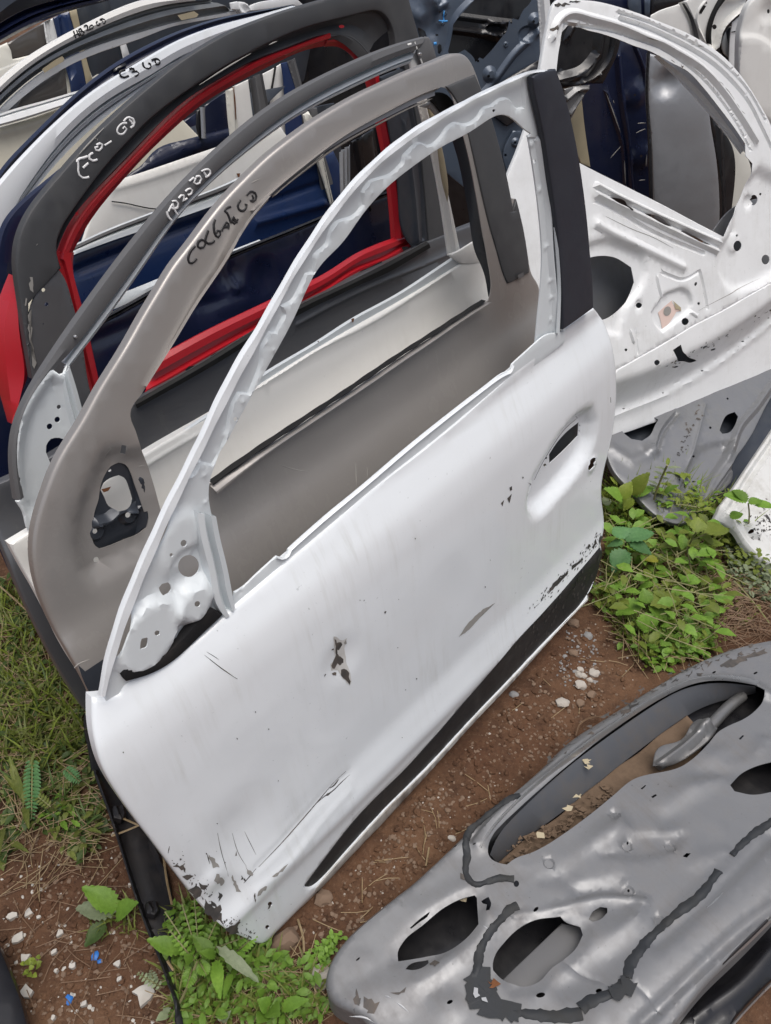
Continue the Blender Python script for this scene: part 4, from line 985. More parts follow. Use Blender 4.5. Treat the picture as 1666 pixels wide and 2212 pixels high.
ribbon('frame_channel', fH, P("A -150,1180 0,1025 150,882 350,722 600,560 850,430 1100,312 1300,222 1500,150 1666,98 | B 200,45 500,10 700,-8"), P("A -50,1260 0,1205 120,1085 300,925 500,775 700,662 900,572 1100,492 1300,430 1500,370 1666,325 | B 200,265 400,220 700,165 980,110 1000,150"), M['silver_green'], dH, ((0, -.006), (.10, -.022), (.22, -.022), (.28, -.008), (.55, -.006), (.72, -.016), (.9, -.02), (1, -.012)), -.004, -.008, n=90)
ribbon('frame_flange', fH, P("A -50,1260 0,1205 120,1085 300,925 500,775 700,662 900,572 1100,492 1300,430 1500,370 1666,325 | B 200,265 400,220 700,165 980,110"), P("A -30,1350 0,1325 150,1170 350,1000 600,830 800,705 1000,620 1200,550 1400,488 1666,392 | B 200,300 400,260 740,200 1000,152"), M['white_old'], dH, ((0, -.004), (.1, 0), (.9, 0), (1, -.004)), -.02, -.022, n=90)
sheet('window_pane', fH, P("A 60,1270 120,1180 250,1060 430,930 600,820 730,730 750,1050 740,1062 500,1135 300,1195"), M['glass'], dH, (), -.03, g=.05, th=.004)
ribbon('pane_seal', fH, P("A 60,1262 300,1180 500,1118 745,1048"), P("A 60,1290 300,1205 500,1145 750,1070"), M['rubber'], dH, ((0, 0), (.5, .004), (1, 0)), -.02, -.02, n=20)
sheet('corner_gusset', fH, P("B 880,30 1000,15 1080,45 1112,90 1115,125 1010,150 990,120 900,110"), M['white_old'], dH, (), -.012, [bead(fH, P("B 1000,30 1030,90 1060,110"), .01, -.006, -.012)], g=.02)
patches('sticker', fH, [P("A 455,765 640,640 680,620 700,650 690,680 540,770 485,805"), P("B 285,170 470,125 520,160 500,190 330,225")], M['beige'], dH, -.006, lift=.004)
strokes('pen_lettering', fH, [P("A 815,340 825,380 842,422"), P("A 848,332 860,370 885,400"), P("A 810,400 840,382 872,368"), P("A 868,335 880,360 895,390"), P("A 868,330 892,315 905,328 900,345 885,355 915,345 932,358 925,378 895,392"), P("A 928,295 955,278 968,285 970,305 955,335 1000,325"), P("A 1000,288 985,305 1000,322 1025,312 1032,290 1020,278 1000,286"), P("A 1078,235 1065,255 1072,278 1092,282 1108,265 1090,255"), P("A 1105,222 1130,206 1155,215 1168,238 1158,258 1140,262"), P("A 1122,218 1135,245")], M['pen_black'], dH, .002, .0028)

# ============ doors further back
fI, dI = backdoor(1.25, "dark navy door shell with broad curved frame in the far upper left corner", 0)
ribbon('frame_skin', fI, P("A -300,300 -150,60 0,-150 300,-350 800,-500"), P("A -250,420 0,262 150,165 350,75 600,5 900,-60 1200,-110"), M['charcoal'], dI, ((0, -.006), (.06, 0), (.6, .004), (1, -.006)), 0, 0, n=50)
ribbon('frame_channel', fI, P("A -250,420 0,262 150,165 350,75 600,5 900,-60 1200,-110"), P("A -250,620 0,500 100,438 300,330 500,232 800,120 1100,38 1250,10 1300,-20"), M['navy'], dI, ((0, -.004), (.2, -.02), (.35, -.006), (.42, .0), (.5, -.014), (.62, -.004), (.8, -.004), (1, -.016)), -.004, -.006, n=60)
sheet('outer_skin', fI, P("A -300,900 0,760 300,640 560,520 560,700") + L((.3, .4), (.2, .3), (.05, .45)), M['cream_pale'], dI, (), wH, g=.04, rim=.004)
fJ, dJ = backdoor(1.42, "cream door shell with a tall blue pillar, far behind in the upper left", 0)
sheet('outer_skin', fJ, P("A -300,640 0,510 85,470 130,560 145,655 300,620 500,560 900,420") + L((1.05, .6), (1.0, .03), (.3, .03), (.15, .5)), M['cream_pale'], dJ, (), wH, g=.04, rim=.004)
sheet('rear_pillar', fJ, P("A 590,195 690,155 775,122 830,330 900,650 965,940 880,1010 800,1095 780,900 700,650 640,400"), M['blue'], dJ, (), .0, [bead(fJ, P("A 690,160 800,800"), .012, -.008, 0)], g=.03, rim=.003)
sheet('pillar_edge', fJ, P("A 768,125 850,95 900,330 960,650 1030,890 965,950 920,720 830,330"), M['beige'], dJ, (), .004, g=.03, rim=.002)
sheet('quarter_panel', fJ, P("A 850,95 1010,40 1200,-30 1340,480 1370,640 1200,780 1030,895 960,640 900,330"), M['charcoal'], dJ, (), -.01, g=.04, rim=.002)
sheet('inner_pillar', fJ, P("A 490,245 600,195 650,420 730,760 745,1060 690,1040 640,800 520,470"), M['white_old'], dJ, (), -.004, [bead(fJ, P("A 545,225 600,500 700,900"), .006, -.008, -.004), bead(fJ, P("A 515,240 570,500 670,860"), .005, -.008, -.004)], g=.02)
sheet('window_pane', fJ, P("A 85,480 500,240 530,480 420,580 300,620 145,655 110,560"), M['glass'], dJ, (), -.03, g=.06, th=.004)
sheet('outer_band', fJ, P("A 1330,485 1395,465 1440,610 1370,650"), M['white_old'], dJ, (), .0, g=.04)
fK, dK = backdoor(1.7, "pale door shell with blue and grey pillars, far behind the red inner frame", 0)
sheet('rear_pillar', fK, P("B 1445,700 1530,680 1625,1000 1690,1400 1560,1560 1500,1560 1480,1000 1475,900"), M['blue'], dK, (), 0, g=.04, rim=.003)
sheet('pillar_edge', fK, P("B 1515,680 1600,640 1690,980 1760,1300 1700,1400 1615,1000"), M['vinyl_grey'], dK, (), .004, [bead(fK, P("B 1560,660 1680,1100"), .01, .008, .004)], g=.04)
sheet('quarter_panel', fK, P("B 1240,820 1390,740 1450,700 1480,1050 1520,1600 1400,1640 1290,1240"), M['white_warm'], dK, (), -.02, g=.05)
wire('cable', [tuple(fK.loc(P("B " + t), -.01)[0]) + (-.012,) for t in ("1385,735", "1372,820", "1350,950", "1320,1100", "1300,1190")], .004, M['rubber'], dK)
sheet('outer_skin', fK, P("B 180,1540 300,1420 520,1380 700,1300 900,1100 1240,1000 1500,950") + L((1.05, .5), (1.0, .03), (.3, .03), (.1, .5)), M['charcoal'], dK, (), wH, g=.05)
sheet('window_pane', fK, P("B 370,1340 515,1250 525,1400 385,1445"), M['navy'], dK, (), .02, g=.05, th=.004)
sheet('window_frame', fK, P("B 1100,60 1200,20 1350,0 1590,-40 1700,60 1300,100 1100,125"), M['white_old'], dK, (), 0, g=.05, rim=.003)
fK2, dK2 = backdoor(2.0, "dull grey door shell standing last in the row", 0)
sheet('outer_skin', fK2, P("A 1000,40 1300,-60 1700,-120 | B 1600,-60 1800,400 1700,900 900,1200 300,1500 | A 1600,900 1100,900"), M['charcoal'], dK2, (), 0, g=.06)
# thin loose cables
wire('cable', [tuple(fF.loc(P("D " + t), wF)[0]) + (float(wF(*[np.array([c]) for c in fF.loc(P("D " + t), wF)[0]])[0]) + .004,) for t in ("375,788", "480,800", "600,828", "740,848", "800,845")], .0011, M['rubber'], dF)
# ------------------------------------------------------------------ right-hand side: the pile of other doors
UR = np.array([.85, .53, 0]); UR /= np.linalg.norm(UR)
NR_ = np.array([UR[1], -UR[0], 0])
def plane(o, U, lean):
    U = np.array(U, float); U /= np.linalg.norm(U)
    N = np.array([U[1], -U[0], 0])
    return Frame(o, U, UP * math.cos(rad(lean)) - N * math.sin(rad(lean)))
PILE = "door shells in the pile at the right"

# ============ big white door, inner side out
f1 = plane((.607, 1.685, .2), UR, 21)
d1 = thing('car_door_shell', f1, "large white door shell standing inner side out, tilted, torn pink label on it", "car door", PILE)
cr_ = f1.loc(P("G 150,1990 430,1960 560,1905 740,1790 1000,1650 1300,1480 1666,1240"))
cf = np.polyfit(cr_[:, 0], cr_[:, 1], 2)
prof1 = curve([(-.02, 0), (0, -.002), (.015, -.012), (.045, -.035), (.075, -.055), (.10, -.066), (.115, -.060), (.13, -.066), (.30, -.068)])
def w1(u, v):
    return prof1(np.polyval(cf, u) - v)
out1 = P("20 255,8 300,-30 370,-8 500,0 780,72 1000,158 1150,222 1280,300 1400,400 1500,520 1600,680 1666,795 | v 1700,480 1760,640 1800,760") + P("21 1800,690 1666,760 1250,946 900,1086 645,1172 450,1230 400,1000 | 11 1560,350") + P("E 1010,1660 1090,1470 1165,1262 1250,1000 1325,600 1340,500 1380,300 1410,140 1422,60")
win1 = P("F 150,505 310,560 400,604 560,690 760,800 900,950 1100,1200 1220,1360 1380,1590 | 20 1500,1010 1545,1060 1510,1180 1470,1275 1400,1440 1357,1538 1100,1405 960,1330 800,1246 600,1146 420,1055 | 20 290,990 255,700 275,445 298,290 312,200 330,178 375,165 450,186 560,216 680,256")
G1 = lambda t: P("G " + t)
ft1 = [pocket(f1, G1("-150,690 60,640 200,690 380,770 430,850 442,930 420,1040 340,1180 250,1290 200,1420 160,1560 -200,1500"), -.012, .018, w1),
       bead(f1, G1("-60,470 0,510 300,660 560,790 800,905"), .014, .009, w1),
       bead(f1, G1("600,962 690,1000 790,1030 870,1000 960,942 990,1060 1040,1310"), .006, -.005, w1),
       pocket(f1, G1("560,1250 590,1200 700,1140 800,1115 870,1170 892,1260 870,1340 760,1420 600,1540 520,1450 490,1350"), -.010, .010, w1),
       pocket(f1, G1("1180,700 1240,640 1400,120 1560,-60 1800,60 1800,900 1600,1040 1400,1110 1300,1120 1215,1050 1160,900 1150,800"), -.016, .03, w1),
       bead(f1, G1("540,1000 560,1100 590,1210"), .006, .005, w1), bead(f1, G1("280,1540 310,1640"), .006, .005, w1), bead(f1, G1("330,1540 352,1750"), .004, -.004, w1),
       bead(f1, G1("150,1912 290,1832 600,1660 900,1478 1170,1340 1450,1180 1666,1060"), .003, -.003, w1),
       bead(f1, G1("870,1340 930,1385"), .006, .004, w1),
       boss(f1, G1("358,1275")[0], .014, -.004, .6, w1), boss(f1, G1("1490,250")[0], .02, -.006, .6, w1), boss(f1, G1("1335,660")[0], .03, .006, .6, w1),
       # stepped rails of the belt line
       bead(f1, G1("-60,180 0,210 600,500 1130,745"), .010, .010, w1), bead(f1, G1("-60,90 0,125 500,370 1150,660"), .009, .012, w1),
       bead(f1, G1("-60,250 0,275 500,560 1000,770"), .007, -.006, w1),
       # rolled rails of the window frame
       bead(f1, P("F 0,205 300,305 550,420 800,550 1000,680 1200,860 1400,1100 1560,1400 1700,1700"), .006, -.010, w1),
       bead(f1, P("F 0,140 300,235 560,350 800,470 1000,590 1200,760 1400,980 1600,1320"), .004, -.008, w1),
       bead(f1, P("20 250,250 270,150 340,90 500,120 700,175 900,260 | F 400,455 600,560 860,720 1100,960 1300,1240 1500,1560"), .011, .010, w1),
       bead(f1, P("20 300,400 312,250 330,150 | F 0,370 200,440 400,510 700,690 900,860 1100,1090 1300,1390 1430,1640"), .004, -.008, w1)]
slot = lambda t: P("G " + t)
hol1 = [win1, P("21 540,0 650,8 758,72 778,172 748,252 600,405 480,420 420,200 460,20"),
        circ(G1("358,1280")[0], 6.2), circ(G1("818,1440")[0], 8), circ(G1("952,1262")[0], 3), circ(G1("922,1070")[0], 3, 12, 4.5, .3), circ(G1("233,1720")[0], 3.2), circ(G1("540,1845")[0], 6),
        circ(G1("1335,693")[0], 8.8, 16, 11.5, .15), circ(G1("1495,240")[0], 8.3, 16, 11.5, .1), circ(G1("1330,590")[0], 2.6), circ(G1("1610,828")[0], 8.8, 16, 10.5), circ(G1("1560,182")[0], 2.8),
        G1("697,1722 775,1667 800,1740 830,1768 930,1822 922,1832 880,1845 800,1832 745,1828"),
        slot("70,212 95,215 250,292 312,342 295,345 268,322 150,262"), slot("415,374 440,376 640,465 682,500 665,500 560,455"), slot("770,548 800,545 900,590 1072,682 1050,680 870,600"),
        circ(G1("1015,1690")[0], 5.5, 10, 1.8, -.3), circ(G1("1095,1716")[0], 6, 10, 1.8, -.3), circ(G1("728,1888")[0], 5.5, 10, 1.8, -.2), circ(G1("1388,1637")[0], 3.5, 10, 1.3), circ(G1("985,1926")[0], 3, 10, 1.3),
        circ(P("21 1220,745")[0], 3, 10, 1.3), circ(P("21 712,990")[0], 3, 10, 1.2), circ(P("21 965,887")[0], 2.5, 10, 1.2), circ(P("20 270,37")[0], 1.8)]
s1 = sheet('inner_panel', f1, out1, M['white_old'], d1, hol1, w1, ft1, g=.013, rim=.004, flange=.006, seg=.006, wobble=.0005, seed=3)
k1 = s1.w
sheet('outer_skin', f1, P("21 300,-200 500,-150 800,0 1200,-60 1400,-300 1700,-400 1750,300 1600,800 1250,930 900,1070 640,1160 430,1200"), M['silver_mid'], d1, (), -.09, g=.04, th=.002)
ribbon('outer_frame', f1, P("F 385,590 520,665 700,765 880,900 1000,1045 1220,1360 1400,1620"), P("F 400,625 500,720 640,850 820,1040 1000,1250 1280,1600 1350,1700"), M['white'], d1, ((0, 0), (.6, .004), (.75, -.006), (1, -.006)), -.03, -.03, n=50)
ribbon('belt_flange', f1, P("G -250,-130 0,-2 300,140 600,290 900,450 1195,602"), P("G -250,-95 0,32 300,180 600,330 900,490 1180,648"), M['white_old'], d1, ((0, 0), (.4, .003), (.6, -.004), (1, 0)), -.05, -.045, n=40)
ribbon('belt_flange', f1, P("G -200,-20 0,72 300,215 600,345 900,500 1165,650"), P("G -200,40 0,108 300,262 600,400 900,545 1150,662"), M['silver_green'], d1, ((0, 0), (.5, .004), (1, 0)), -.03, -.026, n=40)
patches('torn_label', f1, [G1("545,1352 600,1300 680,1232 690,1262 715,1300 765,1300 772,1335 735,1330 700,1390 660,1450 585,1512 570,1430")], M['paper'], d1, k1, lift=.0012)
patches('label_fold', f1, [G1("680,1228 765,1300 770,1338 735,1318 712,1320 705,1270")], M['beige'], d1, k1, lift=.003)
patches('label_print', f1, [circ(G1("635,1337")[0], 8, 16, 10.5, .3)], M['chip_grey'], d1, k1, lift=.002)
pl = []
rr = random.Random(8)
for _ in range(46):
    t = rr.random(); x = 620 + t * 1050; y = 1900 - t * 560 + rr.gauss(0, 26); a = rr.uniform(2, 14)
    pl.append(G1("%f,%f %f,%f %f,%f %f,%f" % (x - a, y + 3, x, y - 3, x + a, y - 4, x + a * .2, y + 5)))
for t in ("20 250,180 290,165 285,200 255,195", "20 260,30 330,20 360,30 300,38", "20 350,8 430,10 425,18", "20 1080,420 1100,432 1090,445"):
    pl.append(P(t))
patches('dirt_fleck', f1, pl, M['chip'], d1, k1, rough=.0016)['kind'] = 'stuff'
strokes('scratch', f1, [P("F 1090,900 1180,990 1260,1100"), P("F 1280,1150 1380,1260"), P("F 290,415 420,450"), P("F 560,660 600,690"), P("F 780,490 900,520"), P("G 30,400 300,530 480,600 700,715"), P("G 950,1330 1290,1150 1560,1010")], M['chip_grey'], d1, k1, .002, lift=.0006, taper=True)

# ============ silver door lying below it
f2 = plane((.70, 1.42, .02), UR, 68)
d2 = thing('car_door_shell', f2, "silver-grey door shell lying inner side up beneath the large white one, above the nettles", "car door", PILE)
H1 = lambda t: P("H " + t)
out2 = P("21 560,1130 700,1000 1100,850 1666,700 1800,760 1700,870 1520,1200 1420,1370") + H1("1300,480 1100,710 1020,820 900,930 700,960 560,900 400,760 300,640 200,545 110,450 60,330 20,200")
s2 = sheet('inner_panel', f2, out2, M['silver_mid'], d2,
      [P("21 690,1120 715,1150 760,1185 830,1197 882,1160 915,1095 935,1060 850,1020 740,1050"), P("21 1332,1130 1345,1090 1380,1030 1430,1010 1452,1040 1430,1100 1390,1145 1350,1152"), circ(P("21 1272,1112")[0], 2.6), circ(P("21 1163,1298")[0], 2.6), circ(P("21 1384,924")[0], 2.2), circ(P("21 1165,1462")[0], 4, 10, 2), circ(P("21 1073,1450")[0], 1.8)], 0,
      [pocket(f2, P("21 1060,1600 1085,1480 1160,1320 1230,1240 1290,1215 1400,1200 1380,1330 1280,1500 1180,1659"), -.014, .026),
       bead(f2, P("21 1180,1659 1290,1450 1400,1270 1460,1110 1560,990 1666,840"), .014, .010), bead(f2, P("21 1230,1640 1440,1340 1600,1090 1700,930"), .007, -.008), bead(f2, P("21 1010,1659 1150,1300 1240,960"), .006, .003),
       bead(f2, P("21 640,1250 760,1330 900,1270 960,1120 1060,1030"), .022, .006), bead(f2, P("21 930,1250 960,1150 1050,1030"), .01, -.01), boss(f2, P("21 885,1260")[0], .03, .01, .3)],
      g=.016, rim=.004, flange=.01)
patches('scuff_mark', f2, [[(x - 2, y), (x, y - 2), (x + 3, y), (x, y + 2)] for x, y in [(P("21 %f,%f" % (1200 - t * 150 + rr.gauss(0, 16), 990 + t * 330 + rr.gauss(0, 14)))[0]) for t in np.linspace(0, 1, 40)]], M['chip'], d2, s2.w, rough=.0016)['kind'] = 'stuff'
sheet('outer_skin', f2, P("21 560,1200 1100,900 1700,700 1900,900 1800,1250 1520,1650 1420,1500") + H1("1100,760 700,1000 300,680 60,390"), M['charcoal'], d2, (), -.05, g=.05)  # extends right of the door as an added dark sheet to darken the gap

# ============ white inner panel at the right edge
f3 = plane((.86, 1.34, .03), UR, 62)
d3 = thing('car_door_shell', f3, "old white door shell with one round boss, lying at the right edge among creepers", "car door", PILE)
s3 = sheet('inner_panel', f3, P("21 1700,1090 1666,1142 1560,1300 1440,1480 1320,1659") + H1("1130,860 1105,920 1240,960 1290,1010 1340,1110 1380,1180 1500,1290 1666,1480 1900,1700 2000,300"), M['white_grimy'], d3,
      [circ(H1("1480,1027")[0], 4.2)], .0, [boss(f3, H1("1490,1030")[0], .024, .012, .6), bead(f3, H1("1250,900 1300,1000 1420,1180 1666,1400"), .014, .012), bead(f3, P("21 1720,1150 1500,1480 1400,1659"), .012, -.010), bead(f3, H1("1200,780 1500,860 1700,1100"), .02, -.006)], g=.018, rim=.005, flange=.012)
pl = []
for _ in range(60):
    x, y, a = rr.gauss(1580, 60), rr.gauss(960, 80), rr.uniform(2, 11)
    pl.append(H1("%f,%f %f,%f %f,%f %f,%f" % (x - a, y, x, y - a, x + a, y, x, y + a)))
pl.append(H1("1590,870 1640,880 1660,930 1620,900")); pl.append(H1("1540,1090 1555,1100 1545,1135"))
patches('dirt_fleck', f3, pl, M['chip'], d3, s3.w, rough=.0016)['kind'] = 'stuff'

# ============ slate-blue door with a big dark opening, top centre
f4 = plane((.15, 2.30, 0), (.97, .24, 0), 8)
d4 = thing('car_door_shell', f4, "slate-blue door shell with large dark opening and blue pen cross, behind the leaning row", "car door", PILE)
E1 = lambda t: P("E " + t)
s4 = sheet('inner_panel', f4, E1("20,-80 1300,-60 1312,300 1330,620 1380,900 1400,1800 900,1900 300,1500 0,900 -60,300"), M['slate'], d4,
      [E1("700,-10 620,75 520,190 492,230 482,300 462,400 440,490 462,520 520,510 600,470 690,560 700,592 740,545 775,560 860,470 930,380 1000,290 1020,200 1060,175 1110,190 1150,105 1230,10 1240,-30"), circ(E1("335,332")[0], 3.4, 10, 2.4), E1("340,440 355,418 378,425 382,480 365,512 345,505"), circ(E1("364,115")[0], 2.2, 10, 3), circ(E1("412,126")[0], 1.6), circ(E1("390,216")[0], 1.6), circ(E1("1040,205")[0], 2.4, 10, 5), circ(E1("725,578")[0], 3), circ(E1("826,722")[0], 3.2), circ(E1("1252,204")[0], 3.2), circ(E1("988,424")[0], 1.8), circ(E1("1203,312")[0], 1)], 0,
      [bead(f4, E1("700,-20 500,210 470,400 420,560"), .014, .012), boss(f4, E1("835,705")[0], .022, .014, .4), boss(f4, E1("1258,195")[0], .02, .012, .4), boss(f4, E1("1195,325")[0], .03, -.008, .7, 0, .022), boss(f4, E1("988,424")[0], .008, .004, .6), boss(f4, E1("405,126")[0], .008, .004, .6), boss(f4, E1("390,216")[0], .007, .004, .6),
       bead(f4, E1("1300,300 1060,520 900,740 780,880"), .012, .008), bead(f4, E1("160,20 250,100 280,300"), .03, -.012), boss(f4, E1("180,80")[0], .05, .014, .2), bead(f4, E1("330,0 345,80 420,30"), .012, .008)], g=.018, rim=.003)
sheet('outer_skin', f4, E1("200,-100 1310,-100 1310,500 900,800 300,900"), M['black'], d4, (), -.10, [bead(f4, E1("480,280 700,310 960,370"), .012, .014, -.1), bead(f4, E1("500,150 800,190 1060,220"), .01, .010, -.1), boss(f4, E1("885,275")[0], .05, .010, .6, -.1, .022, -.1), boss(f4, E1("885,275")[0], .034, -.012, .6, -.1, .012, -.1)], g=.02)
strokes('pen_cross', f4, [E1("402,100 400,140 402,190"), E1("352,196 390,200 436,200"), E1("395,190 388,215"), (E1("305,415 332,412"), .007)], M['pen_blue'], d4, s4.w, .004)
patches('dark_cutout', f4, [E1("150,260 200,280 222,300 238,345 172,352 160,300")], M['black'], d4, s4.w, lift=.002)
sheet('lower_panel', f4, E1("780,880 1000,740 1320,560 1330,640 1340,1000 1000,1200 800,1000"), M['black'], d4, (), .014, [bead(f4, E1("900,840 1200,690"), .02, .008, .014)], g=.03)
sheet('hinge_bracket', f4, E1("1010,1320 1060,1240 1130,1240 1150,1280 1110,1400 1060,1560 1000,1640 960,1450"), M['slate'], d4, [circ(E1("1077,1352")[0], 3), circ(E1("985,1470")[0], 3)], .012, [boss(f4, E1("1077,1352")[0], .014, .006, .5, .012)], g=.02)

# ============ things showing through the window of the big white door
f5 = plane((.70, 2.62, 0), (.95, .31, 0), 3)
d5 = thing('car_door_shell', f5, "glossy black door corner curving across the top of the white door's window opening", "car door", PILE)
Z = lambda t: P("20 " + t)
fk = plane((.60, 2.46, 0), (.95, .31, 0), 6)
d5.matrix_world = fk.matrix()
sheet('inner_panel', fk, Z("180,100 320,120 560,150 700,200 690,290 670,360 640,430 610,480 595,520 580,542 480,545 300,585 180,600"), M['black'], d5, (), 0, [bead(fk, Z("560,200 540,350 450,460 280,520"), .02, .02), bead(fk, Z("650,220 620,380 520,500 300,560"), .012, .012), bead(fk, Z("380,170 350,230"), .012, .01), boss(fk, Z("550,490")[0], .008, .006, .5)], g=.018, rim=.006, flange=.03)
d5b = thing('metal_bracket', fk, "small silver hinge bracket hanging below the glossy black door corner", "bracket")
sheet('bracket_plate', fk, Z("325,578 400,560 492,552 495,575 470,600 370,775 340,700"), M['bare'], d5b, [circ(Z("422,596")[0], 3)], .03, [bead(fk, Z("340,640 420,580 470,575"), .01, .012, .03), bead(fk, Z("360,740 440,620"), .008, .01, .03)], g=.014, th=.004)
f6 = plane((.75, 2.66, 0), (.97, .24, 0), 5)
d6 = thing('car_door_shell', f6, "navy door shell standing behind the large white one, scratched, with two round bosses", "car door", PILE)
sheet('inner_panel', f6, Z("430,560 560,400 680,250 790,270 890,320 905,600 890,900 905,1320 700,1300 400,1150"), M['navy'], d6, [circ(Z("783,616")[0], 2.6), circ(Z("824,1012")[0], 2.6)], 0,
      [boss(f6, Z("783,616")[0], .05, .012, .3), boss(f6, Z("824,1012")[0], .05, .012, .3), bead(f6, Z("670,360 690,600 730,870 760,1250"), .012, .012), bead(f6, Z("780,290 840,450 865,560"), .008, .01), bead(f6, Z("600,600 650,760 700,930 720,1250"), .008, .008)], g=.022, rim=.003)
strokes('scratch', f6, [Z("595,600 640,720 690,860"), Z("625,1025 660,985 690,950"), Z("800,800 852,797"), Z("790,862 850,835"), Z("808,1170 850,1165"), Z("715,1040 722,1190"), Z("640,650 650,668"), Z("860,1000 855,1080")], M['chip_grey'], d6, .014, .004, taper=True)
d6b = thing('panel_strip', f6, "narrow beige panel edge standing beside the black pillar cover", "panel")
sheet('strip_plate', f6, Z("340,770 400,700 440,640 460,830 497,1085 430,1060 380,900"), M['beige'], d6b, (), .012, g=.04)
f7 = plane((.80, 2.55, 0), (.99, .10, 0), 7)
d7 = thing('car_door_shell', f7, "plain silver door skin with dented top, seen through the large white door's window", "car door", PILE)
sheet('outer_skin', f7, Z("878,345 930,355 1040,450 1262,690 1275,800 1310,1000 1335,1330 1330,1560 1100,1520 905,1420 890,900 868,600"), M['silver'], d7, (), lambda u, v: .05 * np.cos((v - .75) * 3.0), [boss(f7, Z("945,530")[0], .05, -.02, .15), boss(f7, Z("1080,680")[0], .12, .004, .1)], g=.022, rim=.006, flange=.02)
sheet('rear_edge', f7, Z("1265,730 1310,800 1395,900 1405,1480 1335,1560 1345,1330 1310,1000"), M['black'], d7, (), .02, [bead(f7, Z("1330,830 1360,1500"), .012, .01, .02)], g=.03)
sheet('inner_edge', f7, Z("868,320 885,320 872,600 892,900 905,1320 880,1320 868,900 855,560"), M['black'], d7, (), .06, g=.03)
f8 = plane((1.02, 2.62, 0), (.99, .10, 0), 4)
d8 = thing('car_door_shell', f8, "dull white door edge standing at the right side of the silver skin", "car door", PILE)
sheet('outer_skin', f8, Z("1330,780 1440,900 1520,1030 1545,1100 1480,1300 1400,1500 1360,1560 1350,1200"), M['cream_pale'], d8, (), 0, g=.04, rim=.005)
d9 = thing('car_door_shell', plane((.62, 2.36, 0), (.9, .43, 0), 6), "narrow off-white door edge standing left of the large white door", "car door", PILE)
f9 = plane((.62, 2.36, 0), (.9, .43, 0), 6)
sheet('shut_face', f9, E1("1290,-60 1340,-60 1400,-60 1420,160 1380,330 1335,620 1320,640 1315,300"), M['white_old'], d9, (), 0, [bead(f9, E1("1330,-20 1350,300 1335,600"), .008, .01)], g=.02, rim=.003)

# ============ pale body parts, top right
f10 = plane((1.05, 3.0, 0), (.97, .24, 0), 6)
F1 = lambda t: P("F " + t)
d10 = thing('car_door_shell', f10, "pale white inner door with black curved seal, top right corner", "car door", PILE)
sheet('inner_panel', f10, F1("340,170 400,130 680,35 800,-40 1500,-60 1445,0 1390,120 1270,200 1150,330 1085,560 1040,640 800,500 300,320"), M['white_warm'], d10,
      [F1("868,140 920,52 950,68 895,158"), circ(F1("1040,297")[0], 5, 12, 5.4), circ(F1("952,35")[0], 1.6)], 0,
      [pocket(f10, F1("1010,480 1000,400 1020,240 1080,100 1180,-20 1500,-60 1400,100 1280,210 1160,340 1090,560"), -.03, .03), bead(f10, F1("690,40 770,200 850,420"), .012, -.02), bead(f10, F1("940,10 860,110 840,200 900,400 930,460"), .006, .006), bead(f10, F1("1440,60 1290,170 1180,290 1090,520"), .01, .02)], g=.022, rim=.004)
ribbon('door_seal', f10, F1("1085,-10 1020,110 965,260 945,390 950,480"), F1("1170,-10 1070,110 1015,250 995,390 1005,500"), M['rubber'], d10, ((0, 0), (.3, .012), (.7, .012), (1, 0)), .004, .004, n=40)
ribbon('panel_edge', f10, F1("685,38 760,190 800,380 815,480"), F1("705,36 800,190 860,380 880,500"), M['vinyl_grey'], d10, ((0, 0), (.5, -.01), (1, 0)), .006, .006, n=24)
f11 = plane((1.30, 2.75, 0), (.97, .24, 0), 5)
d11 = thing('car_door_shell', f11, "smooth white door skin with small round hole, at the top right edge", "car door", PILE)
sheet('outer_skin', f11, F1("1500,-40 1440,10 1385,100 1355,240 1330,330 1308,395 1305,560 1295,800 1500,1300 1900,1500 2000,-100"), M['white_warm'], d11, [circ(F1("1636,125")[0], 3, 12, 5)], lambda u, v: .02 - .05 * (u - .45) ** 2,
      [boss(f11, F1("1636,125")[0], .04, -.012, .2), pocket(f11, F1("1300,400 1450,388 1570,430 1660,510 1800,800 1700,1400 1290,1000"), .008, .02)], g=.028, rim=.006, flange=.02)
d12 = thing('car_door_shell', f10, "grey and white door pillars glimpsed between the seal and the smooth white skin", "car door", PILE)
sheet('pillar', f10, F1("1240,250 1380,130 1340,300 1310,420 1305,800 1200,700 1215,400"), M['white_old'], d12, (), -.02, g=.03)
patches('gap_line', f10, [F1("1225,350 1330,330 1330,345 1225,362")], M['black'], d12, -.018, lift=.001)
sheet('dark_pillar', f10, F1("1100,480 1200,300 1230,290 1215,500 1205,720 1120,650"), M['black'], d12, (), -.05, g=.03)
sheet('grey_pillar', f10, F1("1120,470 1170,350 1190,480 1195,640 1140,590"), M['silver_green'], d12, (), -.035, g=.03)
f13 = plane((.9, 3.3, 0), (.97, .24, 0), 4)
d13 = thing('car_door_shell', f13, "row of dark blue and grey door pillars at the top, above the white window frame", "car door", PILE)
sheet('outer_skin', f13, F1("-700,-60 900,-60 700,60 350,400 -200,300 -700,100"), M['navy'], d13, (), 0, g=.06)
sheet('pillar', f13, F1("80,-20 230,-20 235,180 130,160 80,60"), M['slate'], d13, (), .02, g=.04)
sheet('pillar', f13, F1("262,-20 335,-20 325,200 270,190"), M['slate'], d13, (), .02, g=.04)
sheet('pillar_edge', f13, F1("335,-30 780,-30 680,40 400,140 340,170"), M['black'], d13, (), .015, g=.04)
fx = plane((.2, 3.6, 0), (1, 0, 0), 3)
d14 = thing('car_door_shell', fx, "added black sheet that darkens the gap behind the pile, mostly hidden", "car door", PILE)
